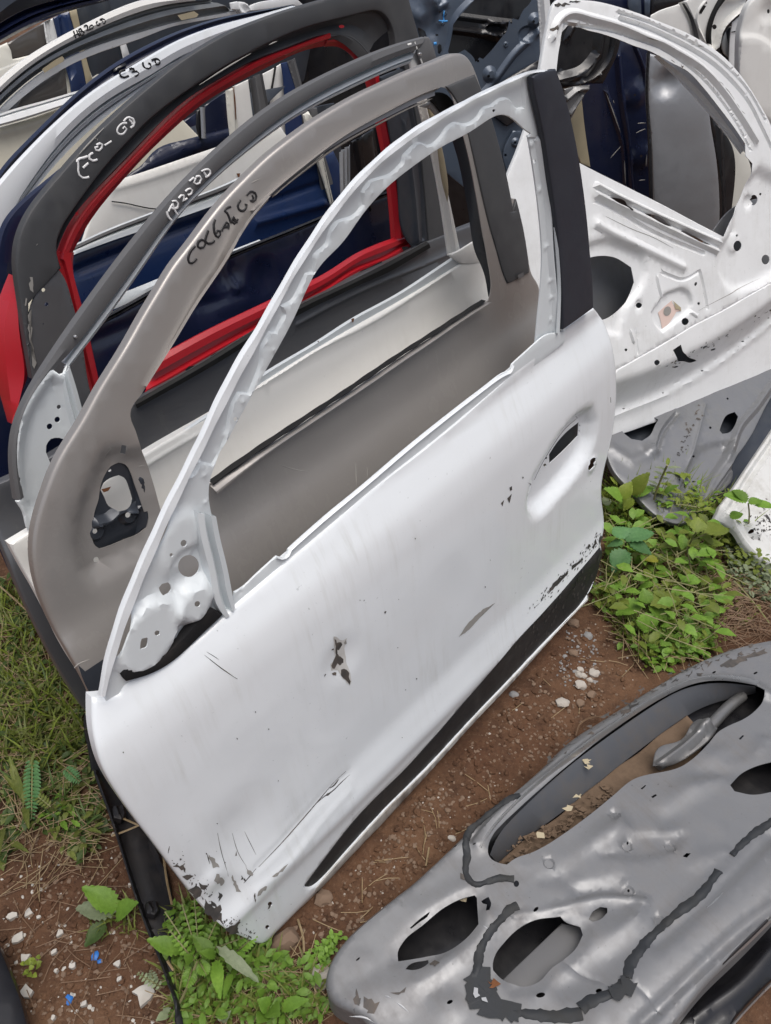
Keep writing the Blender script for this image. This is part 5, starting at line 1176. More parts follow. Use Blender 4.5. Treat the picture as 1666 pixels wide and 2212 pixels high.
sheet('outer_skin', fx, L((-1.2, .02), (2.6, .02), (2.6, 1.25), (1.2, 1.3), (-.4, 1.28), (-1.2, .9)), M['black'], d14, (), 0, g=.09, rim=.01)  # added black sheet, wider than any door, keeps the gaps behind dark

# ------------------------------------------------------------------ silver door lying in the foreground
A7 = ground(697, 2117, .1); B7 = ground(1666, 1390, .12)
U7 = B7 - A7; U7[2] = 0; U7 /= np.linalg.norm(U7)
N7 = np.array([-U7[1], U7[0], 0])
V7 = N7 * math.cos(rad(4)) + UP * math.sin(rad(-4))
f7_ = Frame(A7, U7, V7)
dF7 = thing('car_door_shell', f7_, "dusty silver-grey door shell lying flat inner side up in the foreground, with torn sealant", "car door")
O = lambda t: P(t)
outS = O("13 425,1370 440,1300 500,1190 600,1070 750,940 950,780 1200,560 1400,372 1666,150 | 22 170,1659 350,1480 600,1320 900,1130 1200,960 1400,880 1600,830 1700,812 | v 1800,1350 1860,1500 1840,1720 1740,1900 | 23 1666,980 1500,1150 1250,1390 1040,1659 | v 1360,2330 1100,2420 860,2330 | 13 760,1700 700,1612 560,1562 450,1500 418,1440")
openS = O("13 1500,560 1500,500 1530,430 1600,350 1666,288 | 22 330,1655 520,1500 700,1370 900,1235 1080,1132 1160,1100 1250,1088 1400,1090 1560,1118 1625,1150 1620,1200 1560,1290 1480,1345 1400,1380 1330,1420 1260,1500 1180,1580 1100,1640 | 23 760,80 640,180 480,310 330,420 120,545 0,590 | 13 1620,625 1560,612 1520,590")
holeA = O("13 915,1252 913,1190 950,1122 1080,1012 1200,912 1330,845 1410,824 1425,840 1436,1010 1360,1100 1230,1190 1100,1222")
holeB = O("13 1528,1265 1540,1220 1600,1132 1666,1062 | 23 100,998 300,960 320,985 430,1030 446,1080 400,1170 330,1235 250,1292 150,1392 40,1415 0,1402 | 13 1590,1370 1530,1310")
holeC = O("23 1400,110 1480,30 1560,-10 1760,-60 1800,120 1666,155 1540,172 1430,150")
holS = [openS, holeA, holeB, holeC, O("23 483,980 510,930 560,898 605,905 605,935 560,980 510,995"), O("13 1453,862 1500,834 1517,870 1507,918 1484,922 1490,884 1462,876"),
        O("13 962,1302 985,1275 1110,1243 1112,1262 1090,1282 1015,1308"), O("13 990,1035 1050,980 1120,928 1115,945 1050,1000 1000,1040"), circ(O("13 655,1237")[0], 5.5, 10, 2, -.7), circ(O("13 1250,1515")[0], 7, 10, 4, -.5), circ(O("13 1286,497")[0], 4, 10, 2, -.5), circ(O("13 1408,490")[0], 4, 10, 2, -.5),
        circ(O("23 172,1470")[0], 10, 12, 5.5, -.2), circ(O("23 550,1443")[0], 7, 12, 5, -.2), circ(O("23 142,914")[0], 7, 12, 3.6, -.8), circ(O("23 15,748")[0], 6, 12, 7), O("23 1092,572 1118,550 1145,552 1120,580"), O("23 888,185 915,168 928,175 900,194"), O("23 820,132 850,108 856,114 830,138"),
        circ(O("23 335,148")[0], 0.1) , circ(O("23 1128,1506")[0], 5, 10, 2.4, -.8), circ(O("23 735,488")[0], 2.2, 8, 3), circ(O("23 742,794")[0], 2.6, 8, 3.4),
        circ(O("22 1565,1042")[0], 5, 10, 2.2, -.5), circ(O("22 1296,1038")[0], 4.5, 10, 2, -.5), O("22 1455,1470 1480,1445 1492,1448 1468,1474")]
holS.pop(-6)
ft7 = [tilt(f7_, O("23 760,1659 1000,1340 1300,1010 1500,830 1700,660 1700,930 1480,1140 1250,1360 1030,1640"), 0.22, 0.051, 0, 0, 0.07),
       bead(f7_, O("13 1440,500 1490,400 1580,290 1666,215 | 22 260,1659 450,1500 700,1330 1000,1150 1250,1050 1430,1050 1600,1090 1666,1140"), .018, .018),
       bead(f7_, O("13 1380,470 1500,330 1666,190 | 22 250,1640 500,1440 900,1190 1200,1040"), .006, -.008),
       pocket(f7_, O("13 880,1260 880,1170 940,1090 1200,880 1340,810 1450,790 1460,1010 1370,1130 1230,1220 1040,1260"), -.012, .016),
       pocket(f7_, O("23 -60,1080 60,960 300,930 480,1010 480,1100 420,1200 260,1330 150,1440 -20,1460 -110,1340"), -.010, .016),
       tilt(f7_, O("23 170,735 370,765 480,585 700,470 765,380 690,285 560,365"), .34, .038, .008, 0, .30), tilt(f7_, O("23 890,260 1150,30 1345,30 1180,220 1060,350 960,380"), .34, .038, .008, 0, .30), tilt(f7_, O("23 1095,660 1110,600 1200,540 1390,505 1300,600 1180,690"), .34, .038, .008, 0, .30),
       tilt(f7_, O("23 240,1420 260,1340 840,860 860,920 850,1010 700,1180 560,1310 440,1460 300,1500"), .34, .038, .008, 0, .30), tilt(f7_, O("22 1180,1600 1330,1480 1420,1480 1400,1560 1500,1560 1640,1430 1666,1420 1500,1659 1180,1700"), .34, .038, .008, 0, .30), tilt(f7_, O("23 -60,700 60,640 240,555 180,640 60,720"), 0.21, 0.030, 0, 0, 0.20), tilt(f7_, O("23 560,740 620,715 700,715 690,800 600,810"), 0.21, 0.030, 0, 0, 0.20), tilt(f7_, O("23 -60,880 60,850 110,880 60,950 -60,980"), 0.18, 0.030, 0, 0, 0.20), tilt(f7_, O("13 1240,700 1330,630 1335,680 1250,760"), 0.15, 0.030, 0, 0, 0.14), pocket(f7_, O("23 560,560 880,560 1100,440 1110,400 740,440"), -.010, .016), pocket(f7_, O("23 380,770 560,740 700,700 720,820 560,830 400,850"), -.012, .02),
       bead(f7_, O("23 0,960 200,940 400,880 550,830 850,860"), .010, .008), bead(f7_, O("23 920,1160 1150,960 1450,660 1700,400"), .014, -.010), bead(f7_, O("23 600,1640 900,1330 1300,920 1700,560"), .05, .020), bead(f7_, O("23 820,1659 1200,1290 1500,1010 1700,860"), .012, -.014),
       bead(f7_, O("13 1030,1390 1200,1290 1420,1080 1500,960"), .02, .012), boss(f7_, O("13 1235,1550")[0], .03, .008, .2), boss(f7_, O("13 660,1250")[0], .03, .006, .2), bead(f7_, O("13 600,1590 700,1500 900,1450"), .04, .012),
       bead(f7_, O("13 1040,760 1200,690 1330,600"), .04, -.010), bead(f7_, O("23 300,1230 480,1360 560,1390"), .003, -.003), bead(f7_, O("23 780,1420 960,1590"), .003, -.003), bead(f7_, O("13 880,815 940,860"), .003, -.003)]
ft7 = [((lambda q, f=f: .42 * f(q)), e) for f, e in ft7]
ft7 += [boss(f7_, O(t)[0], .010, -.003, .7) for t in ("23 735,488", "23 1020,492", "23 742,794", "23 225,618", "23 655,296", "23 945,990")]
s7 = sheet('inner_panel', f7_, outS, M['silver_dirty'], dF7, holS, lambda u, v: .012 * np.sin(u * 5) - .01, ft7, g=.011, rim=.012, flange=.045, seg=.006, wobble=.0003, seed=1)
k7 = s7.w
# inside of the shell, seen through the openings
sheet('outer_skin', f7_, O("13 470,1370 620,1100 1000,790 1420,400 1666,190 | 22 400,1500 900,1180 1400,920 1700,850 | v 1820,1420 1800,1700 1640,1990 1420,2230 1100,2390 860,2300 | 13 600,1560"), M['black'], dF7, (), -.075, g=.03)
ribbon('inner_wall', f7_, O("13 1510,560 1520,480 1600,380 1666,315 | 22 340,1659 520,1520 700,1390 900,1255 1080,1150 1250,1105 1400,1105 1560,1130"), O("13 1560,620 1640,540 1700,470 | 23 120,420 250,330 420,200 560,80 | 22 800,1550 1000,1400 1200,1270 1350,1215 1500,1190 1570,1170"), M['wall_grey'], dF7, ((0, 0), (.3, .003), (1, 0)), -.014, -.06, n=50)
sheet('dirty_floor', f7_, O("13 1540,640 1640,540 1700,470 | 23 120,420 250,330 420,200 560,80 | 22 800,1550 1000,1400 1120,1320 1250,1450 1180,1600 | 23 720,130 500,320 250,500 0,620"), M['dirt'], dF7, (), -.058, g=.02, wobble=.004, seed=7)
sheet('speaker_cloth', f7_, O("13 1560,1400 1640,1320 | 23 100,1200 310,1000 440,1030 470,1090 400,1200 250,1320 120,1430 -40,1440"), M['vinyl_grey'], dF7, (), -.03, g=.03)
sheet('speaker_cloth', f7_, O("23 470,1000 490,930 570,880 620,890 620,945 560,1000"), M['vinyl_grey'], dF7, (), -.02, g=.03)
def p7(t, w): 
    q = f7_.loc(P(t), w)[0]; return (q[0], q[1], w)
wire('window_regulator', [p7("22 930,1640", -.04), p7("22 1060,1560", -.038), p7("22 1180,1470", -.036), p7("22 1280,1380", -.040), p7("22 1380,1270", -.048), p7("22 1480,1190", -.056)], .011, M['bare'], dF7, 10)
sheet('regulator_plate', f7_, O("22 905,1590 915,1540 960,1500 1040,1495 1120,1440 1140,1370 1200,1340 1260,1360 1320,1395 1290,1450 1200,1530 1100,1600 960,1659 900,1640"), M['bare'], dF7, (), -.024, [bead(f7_, O("22 950,1640 1100,1530 1250,1390"), .012, .012, -.024), boss(f7_, O("22 1225,1400")[0], .025, .014, .3, -.024)], g=.014, rim=.003)
ribbon('inner_flange', f7_, O("13 1440,510 1500,400 1580,305 1666,222 | 22 255,1659 450,1500 700,1330 1000,1145 1250,1055 1430,1058 1590,1095"), O("13 1462,525 1520,415 1600,322 1680,245 | 22 290,1659 470,1520 715,1350 1010,1165 1250,1075 1430,1078 1580,1112"), M['chrome'], dF7, ((0, 0), (.2, .004), (.45, -.002), (.6, .004), (1, -.004)), .006, .004, n=70)
ribbon('hem_edge', f7_, O("23 1680,955 1500,1130 1250,1370 1030,1640"), O("23 1690,975 1510,1150 1260,1390 1045,1659"), M['chrome'], dF7, ((0, 0), (.5, .004), (1, 0)), -.012, -.014, n=40)
ribbon('hem_gap', f7_, O("23 1640,975 1480,1130 1330,1275 1200,1400"), O("23 1650,990 1490,1145 1340,1290 1210,1415"), M['black'], dF7, ((0, 0), (.5, .001), (1, 0)), -.006, -.008, n=30)
dl = []
for _ in range(90):
    t = rr.random(); q = O("23 %f,%f" % (rr.uniform(-40, 640), 0))[0]; x = (q[0] - 1110.7) * 3
    q = O("23 %f,%f" % (x, 560 - x * .62 + rr.gauss(20, 45)))[0]; a = rr.uniform(2, 9)
    dl.append([(q[0] + a * k * math.cos(ph), q[1] + a * .7 * k * math.sin(ph)) for ph, k in ((0, 1.4), (1, .8), (2, 1), (3, 1.3), (4, .8), (5, 1))])
patches('dirt_clods', f7_, dl, M['dirt'], dF7, lambda u, v: np.full(len(u), -.056), lift=.008, rough=.002)
# sealant and cables
def cord(name, lines, wd, lf, mat='sealant'):
    strokes(name, f7_, lines, M[mat], dF7, k7, wd * .72, lift=lf * .4, seg=.005)
cord('sealant_cord', [O("13 1700,170 1630,205 1540,265 1440,350 1375,410 1355,470 1362,560 1352,650 1358,695 1400,748 1500,735 1580,712 1666,720")], .016, .010)
cord('sealant_cord', [O("13 1690,890 1640,915 1600,960 1545,1020 1500,1080 1460,1150 1435,1230 1432,1290 1410,1370")], .018, .010)
cord('sealant_cord', [O("23 1700,330 1620,380 1550,430 1470,500 1410,565")], .017, .007)
cord('sealant_cord', [O("23 1325,665 1285,720 1200,830 1080,920 950,1030 870,1110 800,1200 745,1290 735,1360")], .019, .007)
cord('sealant_cord', [O("23 745,1370 700,1420 650,1450 560,1485 480,1520 430,1560")], .026, .007)
cord('sealant_cord', [O("13 1690,1590 1666,1580 | 23 150,1600 280,1610 380,1600 440,1590")], .022, .007)
patches('sealant_sheet', f7_, [O("13 1350,1355 1420,1290 1500,1300 1530,1340 1550,1420 1580,1500 1666,1560 | 23 60,1570 30,1659 | 13 1560,1640 1460,1600 1380,1560 1345,1490 1360,1420")], M['sealant'], dF7, k7, lift=.003, rough=.003)
patches('sealant_sheet', f7_, [O("23 610,1440 650,1400 720,1380 790,1400 770,1460 700,1510 640,1500"), ], M['sealant'], dF7, k7, lift=.005, rough=.003)
patches('bare_gap', f7_, [O("13 1405,1432 1425,1440 1440,1490 1420,1500 1402,1470"), O("13 1455,1500 1490,1495 1495,1525 1460,1520")], M['silver'], dF7, k7, lift=.006, rough=.001)
pl = [O(t) for t in ("13 600,1500 640,1490 650,1440 680,1480 670,1530 620,1530", "13 690,1500 740,1485 780,1520 760,1590 720,1570 700,1540", "13 875,1465 930,1450 970,1425 940,1460 900,1478", "13 1115,1270 1150,1245 1180,1255 1160,1290 1125,1290", "13 1320,690 1350,700 1340,720 1322,715")]
patches('paint_chip', f7_, pl, M['chip'], dF7, k7, rough=.002)
patches('rust_spot', f7_, [O("13 1495,1385 1540,1380 1545,1430 1510,1435")], M['rust'], dF7, k7, lift=.0045, rough=.003)
pl = []
for _ in range(70):
    t = rr.random()
    q = O("22 %f,%f" % (200 + t * 1400 + rr.gauss(0, 20), 1640 - t * 760 + rr.gauss(0, 26) - 130 * math.sin(math.pi * t)))[0]
    a = rr.uniform(1.5, 7)
    pl.append([(q[0] - a, q[1] + a * .6), (q[0], q[1] - 1.5), (q[0] + a, q[1] - a * .7), (q[0] + a * .3, q[1] + 2)])
pl += [O("22 1330,1000 1400,960 1500,930 1620,890 1630,915 1480,960 1380,1010"), O("22 690,1300 760,1250 820,1230 740,1300 700,1330")]
patches('dirt_fleck', f7_, pl, M['chip'], dF7, k7, rough=.003)['kind'] = 'stuff'
strokes('scratch', f7_, [O("23 1250,905 1300,860 1355,805"), O("13 830,1475 850,1480 868,1488"), O("13 905,1520 950,1550 985,1585"), O("13 1465,1020 1505,1050"), O("13 450,1430 475,1440"), O("13 600,1610 700,1615 760,1650")], M['silver'], dF7, k7, .003, lift=.0006, taper=True)
rt = random.Random(3)
for t in ("13 1340,870", "23 480,20", "23 170,455", "23 350,285", "23 410,205", "22 470,1640"):
    x, y = P(t)[0]
    a = 9
    patches('paint_flake', f7_, [[(x - a, y + rt.uniform(-3, 3)), (x - 2, y - a * .7), (x + a, y - 3), (x + a * .5, y + a * .6), (x - 3, y + a * .5)]], M['beige'], dF7, lambda u, v: np.full(len(u), -.03), lift=.012, rough=.002)

# navy door lying under its right edge
f8_ = Frame(ground(1666, 2000, .03), U7, V7)
d8_ = thing('car_door_shell', f8_, "glossy black door shell lying under the right edge of the foreground silver one", "car door")
sheet('outer_skin', f8_, O("v 1900,1800 1666,1960 1500,2100 1400,2250 1420,2330 1560,2300 | 23 1400,1659 1530,1510 1666,1372 | v 1800,2010"), M['black'], d8_, (), 0, [bead(f8_, O("23 1150,1640 1250,1560 1450,1420 1666,1180"), .02, .012)], g=.02, rim=.008, flange=.02)
ribbon('lower_edge', f8_, O("23 1385,1680 1530,1525 1700,1350"), O("23 1405,1690 1545,1535 1720,1360"), M['chrome'], d8_, ((0, 0), (.5, .003), (1, 0)), -.004, -.004, n=20)
# ------------------------------------------------------------------ ground, stones, litter, plants
from mathutils import noise as mn
def soil_mat():
    m, nt, b, co = new_mat('damp_red_soil')
    n1 = noise(nt, co, 2.2, 6, .62); n2 = noise(nt, co, 18, 6, .7); n3 = noise(nt, co, 130, 4, .7)
    c = mixc(nt, ramp(nt, n1, .35, .65), (.085, .040, .022, 1), (.145, .080, .045, 1))
    c = mixc(nt, ramp(nt, n2, .45, .72), c, (.055, .028, .017, 1))
    c = mixc(nt, ramp(nt, n3, .55, .75, 0, .7), c, (.20, .13, .085, 1))
    c = mixc(nt, ramp(nt, n3, .42, .28, 0, .7), c, (.030, .017, .011, 1))
    nt.links.new(c, b.inputs['Base Color'])
    b.inputs['Roughness'].default_value = .85
    b.inputs['Specular IOR Level'].default_value = .25
    bp = nt.nodes.new('ShaderNodeBump'); bp.inputs['Strength'].default_value = .7; bp.inputs['Distance'].default_value = .006
    h = math_(nt, 'ADD', math_(nt, 'MULTIPLY', n2, 1.0), math_(nt, 'MULTIPLY', n3, .7))
    nt.links.new(h, bp.inputs['Height']); nt.links.new(bp.outputs[0], b.inputs['Normal'])
    return m
M['soil'] = soil_mat()
def gz(x, y):
    p = Vector((x, y, 0))
    return (.012 * mn.noise(p * 2.1) + .008 * mn.noise(p * 7) + .005 * mn.noise(p * 23) + .0035 * mn.noise(p * 60)) - .006
xs = np.concatenate([[-60, -20, -6, -3], np.arange(-1.6, 2.0, .0125), [3, 6, 20, 60]])
ys = np.concatenate([[-60, -20, -4, -1], np.arange(.0, 2.4, .0125), [3, 4, 6, 20, 60]])
V = []
for y in ys:
    for x in xs:
        V.append((x, y, gz(x, y)))
nx = len(xs)
Fc = [(j*nx + i, j*nx + i + 1, (j+1)*nx + i + 1, (j+1)*nx + i) for j in range(len(ys) - 1) for i in range(nx - 1)]
mesh_obj('ground', V, Fc, M['soil'], sharp=180)['kind'] = 'structure'

def inpoly_samples(px, n, rnd):
    poly = np.array(px); lo, hi = poly.min(0), poly.max(0)
    out = []
    while len(out) < n:
        q = rnd.uniform(lo, hi, (n * 2, 2))
        out += list(q[inside(q, poly)])
    return out[:n]

def pebble(r, rnd, flat=.6):
    bm = bmesh.new()
    bmesh.ops.create_icosphere(bm, subdivisions=1, radius=r)
    sx, sy = rnd.uniform(.7, 1.3), rnd.uniform(.7, 1.2)
    vs = []
    for v in bm.verts:
        k = rnd.uniform(.72, 1.15)
        vs.append((v.co.x*sx*k, v.co.y*sy*k, v.co.z*flat*k))
    fs = [[q.index for q in f.verts] for f in bm.faces]
    bm.free()
    a = rnd.uniform(0, 6.28); ca, sa = math.cos(a), math.sin(a)
    return [(x*ca - y*sa, x*sa + y*ca, z) for x, y, z in vs], fs

M['stone_pale'] = paint('pale_stone', (.42, .39, .35), rough=.85, coat=0, dirt=.5, streak=0, dirtcol=(.20, .14, .10), grain=2, spec=.25)
M['stone_brown'] = paint('brown_stone', (.20, .14, .10), rough=.85, coat=0, dirt=.5, streak=0, dirtcol=(.10, .06, .04), grain=2, spec=.25)
M['stone_grey'] = paint('grey_stone', (.25, .25, .25), rough=.85, coat=0, dirt=.5, streak=0, dirtcol=(.15, .11, .09), grain=2, spec=.25)
M['paint_flake'] = paint('pale_flake', (.48, .46, .42), rough=.7, coat=0, dirt=.5, streak=0, dirtcol=(.20, .15, .11), spec=.3)
M['blue_bit'] = paint('blue_plastic', (.03, .16, .50), rough=.45, coat=0, dirt=.3, streak=0, spec=.4)

def pebbles(name, px, n, r0, r1, mat, seed):
    rnd = np.random.RandomState(seed); rp = random.Random(seed)
    V, Fc = [], []
    for x, y in inpoly_samples(px, n, rnd):
        g = ground(x, y); r = rp.uniform(r0, r1) * rp.uniform(.5, 1)
        vs, fs = pebble(r, rp)
        b = len(V); z = gz(g[0], g[1]) + r * .2
        V += [(g[0] + a, g[1] + c, z + d) for a, c, d in vs]
        Fc += [tuple(b + i for i in f) for f in fs]
    mesh_obj(name, V, Fc, mat, sharp=30)['kind'] = 'stuff'
lane = P("v 560,2060 700,1950 1000,1620 1270,1330 1420,1330 1400,1440 1010,1790 720,2060 560,2212 350,2212")
leftsoil = P("v 0,1780 220,1700 380,2212 0,2212")
pebbles('gravel', lane, 900, .002, .006, M['stone_brown'], 1)
pebbles('gravel', lane, 110, .0015, .0035, M['stone_pale'], 2)
pebbles('gravel', leftsoil, 500, .002, .006, M['stone_brown'], 3)
pebbles('gravel', leftsoil, 100, .002, .005, M['paint_flake'], 4)
pebbles('gravel', P("v 1220,1360 1290,1370 1300,1480 1200,1480"), 110, .002, .006, M['stone_grey'], 6)
pebbles('soil_clods', lane, 420, .004, .010, M['soil'], 5)
pebbles('soil_clods', leftsoil, 260, .004, .010, M['soil'], 7)

def stone(px, r, mat, label, name='stone', group=None, flat=.6, cat='stone', seed=0):
    rp = random.Random(seed + int(px[0] * 7))
    g = ground(*px)
    bm = bmesh.new(); bmesh.ops.create_icosphere(bm, subdivisions=2, radius=r)
    off = Vector((rp.uniform(0, 50), rp.uniform(0, 50), 0))
    sx, sy = rp.uniform(.8, 1.25), rp.uniform(.8, 1.1); a = rp.uniform(0, 3)
    V = []
    for v in bm.verts:
        k = 1 + .35 * mn.noise(v.co / r * 1.1 + off) + .18 * mn.noise(v.co / r * 2.7 + off)
        x, y, z = v.co.x*sx*k, v.co.y*sy*k, max(v.co.z*flat*k, -r*.35)
        V.append((x*math.cos(a) - y*math.sin(a), x*math.sin(a) + y*math.cos(a), z))
    fs = [tuple(q.index for q in f.verts) for f in bm.faces]; bm.free()
    o = mesh_obj(name, V, fs, M[mat], sharp=24)
    o.location = (g[0], g[1], gz(g[0], g[1]) + r * flat * .35)
    tag(o, label, cat, group)
    return o
stone(P("22 430,1020")[0], 0.0079, 'stone_pale', "pale pebble at the top of the small cluster right of the white door's strip")
stone(P("22 418,1055")[0], 0.0086, 'stone_pale', "pale pebble at the left of the small cluster beside the bare soil")
stone(P("22 450,1060")[0], 0.0072, 'stone_pale', "pale pebble in the middle of the small cluster of four")
stone(P("22 492,1086")[0], 0.0076, 'stone_pale', "pale rounded pebble just below the small cluster")
stone(P("22 520,1040")[0], 0.0115, 'stone_pale', "pale wedge-shaped stone right of the small pebble cluster")
stone(P("22 430,1125")[0], 0.0130, 'stone_pale', "whitest angular stone lying alone below the pebble cluster")
stone(P("22 503,1180")[0], 0.0115, 'stone_brown', "brownish rounded stone right of the whitest angular stone")
stone(P("22 318,1228")[0], 0.0130, 'stone_pale', "pale four-sided stone on bare soil, lowest left of the scattered stones")
stone(P("22 432,1230")[0], 0.0101, 'stone_brown', "dull reddish stone half sunk below the brownish rounded one")
stone(P("22 0,1170")[0], 0.0101, 'stone_grey', "grey flat stone against the white door's lower edge")
stone(P("22 480,800")[0], 0.0137, 'stone_grey', "bluish grey stone in the gravel near the rear corner of the white door")
stone(P("22 385,720")[0], 0.0158, 'stone_brown', "brown stone touching the rear end of the white door's lower edge")
stone(P("22 385,915")[0], 0.0122, 'stone_brown', "dull brown stone left of the gravel patch")
stone(P("13 180,1130")[0], .024, 'stone_brown', "largest reddish brown stone at the front corner of the white door", flat=.8)
stone(P("13 415,1355")[0], .020, 'stone_pale', "pinkish stone touching the front corner of the foreground silver door")
stone(P("13 1262,460")[0], .006, 'stone_pale', "tiny white pebble at the edge of the foreground silver door")
stone(P("13 430,840")[0], .014, 'stone_brown', "brown upright clod of soil beside the front tip of the black strip")
flk = [((75, 955), 38, "large broken pale flake at the left edge of the bare soil"), ((180, 930), 40, "cluster of crumbled pale flakes in the lower left soil"), ((250, 960), 22, "small pale flake right of the crumbled cluster"),
       ((110, 1090), 42, "grey pale flake below the crumbled cluster"), ((385, 1060), 25, "chipped pale flake in the middle of the left soil"), ((155, 1230), 42, "pointed pale flake behind a small clover"), ((345, 1190), 26, "dull grey flake in the left soil"),
       ((475, 1290), 24, "pale triangular flake standing in the left soil"), ((365, 1308), 16, "small pale flake left of the triangular one"), ((760, 1270), 28, "white crumbled flake near the black plastic trim"), ((770, 1370), 22, "white flake left of the largest flake"),
       ((930, 1450), 75, "largest pale jagged flake beside the black plastic trim"), ((170, 1450), 46, "pale flake under the clover in the lower left corner"), ((350, 1625), 20, "pale flake at the bottom edge of the left soil"), ((595, 1085), 22, "white flake beside the spotted broad leaf"), ((550, 1530), 24, "grey-green flake at the bottom of the left soil")]
for i, ((x, y), s, lab) in enumerate(flk):
    rp = random.Random(i * 3 + 1)
    cx, cy = P("03 %d,%d" % (x, y))[0]
    g = ground(cx, cy)
    rr_ = s / 3.0 * .00062
    n = rp.randint(6, 9); top = []
    for k in range(n):
        a = 2*math.pi*k/n + rp.uniform(-.25, .25); r = rr_ * rp.uniform(.55, 1.25)
        top.append((r*math.cos(a), r*math.sin(a)*rp.uniform(.8, 1.3)))
    t = .003 + rr_ * .08
    tl = rp.uniform(-.25, .25)
    V = [(a, b, t + a*tl + rp.uniform(0, .0015)) for a, b in top] + [(a*1.03, b*1.03, a*tl - .003) for a, b in top] + [(0, 0, t + .001)]
    Fc = [(k, (k+1) % n, 2*n) for k in range(n)] + [(n + k, n + (k+1) % n, (k+1) % n, k) for k in range(n)]
    o = mesh_obj('paint_flake', V, Fc, M['paint_flake'], flat=True)
    o.location = (g[0], g[1], gz(g[0], g[1]) + .003)
    tag(o, lab, 'flake', 'pale flakes scattered on the soil')
for (x, y), s, lab in (((613, 1212), .0065, "upper blue plastic scrap on the left soil"), ((641, 1246), .004, "smallest blue plastic scrap just below the upper one"), ((447, 1500), .0075, "lowest blue plastic scrap near the bottom edge")):
    o = stone(P("03 %d,%d" % (x, y))[0], s, 'blue_bit', lab, 'plastic_scrap', 'blue plastic scraps', .5, 'scrap')

# ------------------------------------------------------------------ plastic trim and other scraps by the doors
fT = Frame(ground(*P("03 1130,1560")[0], .03), ground(*P("03 600,40")[0]) - ground(*P("03 1130,1560")[0]), (-.75, -.5, .35))
dT = thing('plastic_trim', fT, "long black plastic trim strip with clips lying under the white door's front corner", "trim")
T = lambda t: P(t)
sheet('channel', fT, T("02 560,1230 600,1330 640,1500 690,1659 | 03 900,360 1070,600 1130,900 1150,1000 1110,1100 1160,1480 1200,1700 1150,1700 1128,1570 1000,1180 940,1040 870,850 780,570 690,290 600,40 | 02 580,1560 540,1350"), M['black_plastic'], dT, (), 0,
      [bead(fT, T("03 600,40 690,290 780,570 870,850 940,1040 1000,1180 1128,1570"), .012, .014), bead(fT, T("03 980,480 1030,600 1080,760"), .006, .008), bead(fT, T("03 720,60 800,300 860,600 960,1000 1080,1400"), .02, -.006)], g=.012, rim=.003, th=.003)
for t in ("03 770,280", "03 985,900"):
    x, y = P(t)[0]
    sheet('clip', fT, [(x - 13, y - 10), (x - 2, y - 15), (x + 14, y - 12), (x + 17, y + 6), (x + 6, y + 16), (x - 10, y + 12)], M['black_plastic'], dT, (), .016, [bead(fT, [(x - 8, y - 8), (x - 2, y + 9)], .004, .006, .016), bead(fT, [(x + 6, y - 9), (x + 11, y + 7)], .004, .006, .016)], g=.008, th=.012, rim=.002)
fL = Frame(ground(*P("03 200,1659")[0], .05), (-.35, 1, 0), (-.9, -.35, .25))
dL = thing('black_fender', fL, "glossy black panel edge in the lower left corner of the picture", "fender")
sheet('panel_skin', fL, T("03 -400,1000 -60,1050 0,1118 60,1260 120,1400 170,1540 205,1700 150,1900 -400,1900"), M['black'], dL, (), lambda u, v: -.08 * np.clip(-v, -1, 1) * 0, [], g=.03, rim=.012, flange=.03)

# ------------------------------------------------------------------ plants
def leaf_mat(name, col, col2, trans=.25):
    m, nt, b, co = new_mat(name)
    oi = nt.nodes.new('ShaderNodeObjectInfo')
    n1 = noise(nt, co, 30, 4, .6); n2 = noise(nt, co, 160, 3, .6)
    c = mixc(nt, ramp(nt, n1, .3, .7), (*col, 1), (*col2, 1))
    c = mixc(nt, ramp(nt, n2, .35, .7, 0, .35), c, (col[0]*.5, col[1]*.55, col[2]*.5, 1))
    hv = nt.nodes.new('ShaderNodeHueSaturation')
    nt.links.new(ramp(nt, oi.outputs['Random'], 0, 1, .75, 1.25), hv.inputs['Value'])
    nt.links.new(c, hv.inputs['Color'])
    nt.links.new(hv.outputs[0], b.inputs['Base Color'])
    b.inputs['Roughness'].default_value = .5
    b.inputs['Specular IOR Level'].default_value = .35
    tr = nt.nodes.new('ShaderNodeBsdfTranslucent'); nt.links.new(hv.outputs[0], tr.inputs[0])
    mx = nt.nodes.new('ShaderNodeMixShader'); mx.inputs[0].default_value = trans
    out = [n for n in nt.nodes if n.type == 'OUTPUT_MATERIAL'][0]
    nt.links.new(b.outputs[0], mx.inputs[1]); nt.links.new(tr.outputs[0], mx.inputs[2]); nt.links.new(mx.outputs[0], out.inputs[0])
    bp = nt.nodes.new('ShaderNodeBump'); bp.inputs['Strength'].default_value = .4; bp.inputs['Distance'].default_value = .002
    nt.links.new(n2, bp.inputs['Height']); nt.links.new(bp.outputs[0], b.inputs['Normal'])
    return m
M['leaf'] = leaf_mat('nettle_leaf', (.13, .25, .03), (.20, .34, .05))
M['leaf_cool'] = leaf_mat('cool_green_leaf', (.085, .21, .075), (.13, .27, .10))
M['leaf_olive'] = leaf_mat('olive_leaf', (.17, .23, .03), (.24, .29, .05))
M['leaf_yellow'] = leaf_mat('yellow_leaf', (.36, .34, .04), (.26, .28, .04))
M['leaf_pale'] = leaf_mat('pale_leaf', (.22, .27, .15), (.28, .32, .20))
M['grass'] = leaf_mat('green_grass', (.14, .18, .035), (.22, .24, .065))
M['grass_dark'] = leaf_mat('dark_grass', (.06, .105, .024), (.09, .14, .035))
M['straw'] = leaf_mat('dry_straw', (.26, .18, .095), (.36, .28, .17), .1)
M['stem'] = leaf_mat('pale_stem', (.22, .24, .09), (.28, .24, .13), .1)
M['twig'] = leaf_mat('brown_twig', (.13, .075, .045), (.20, .13, .08), .0)

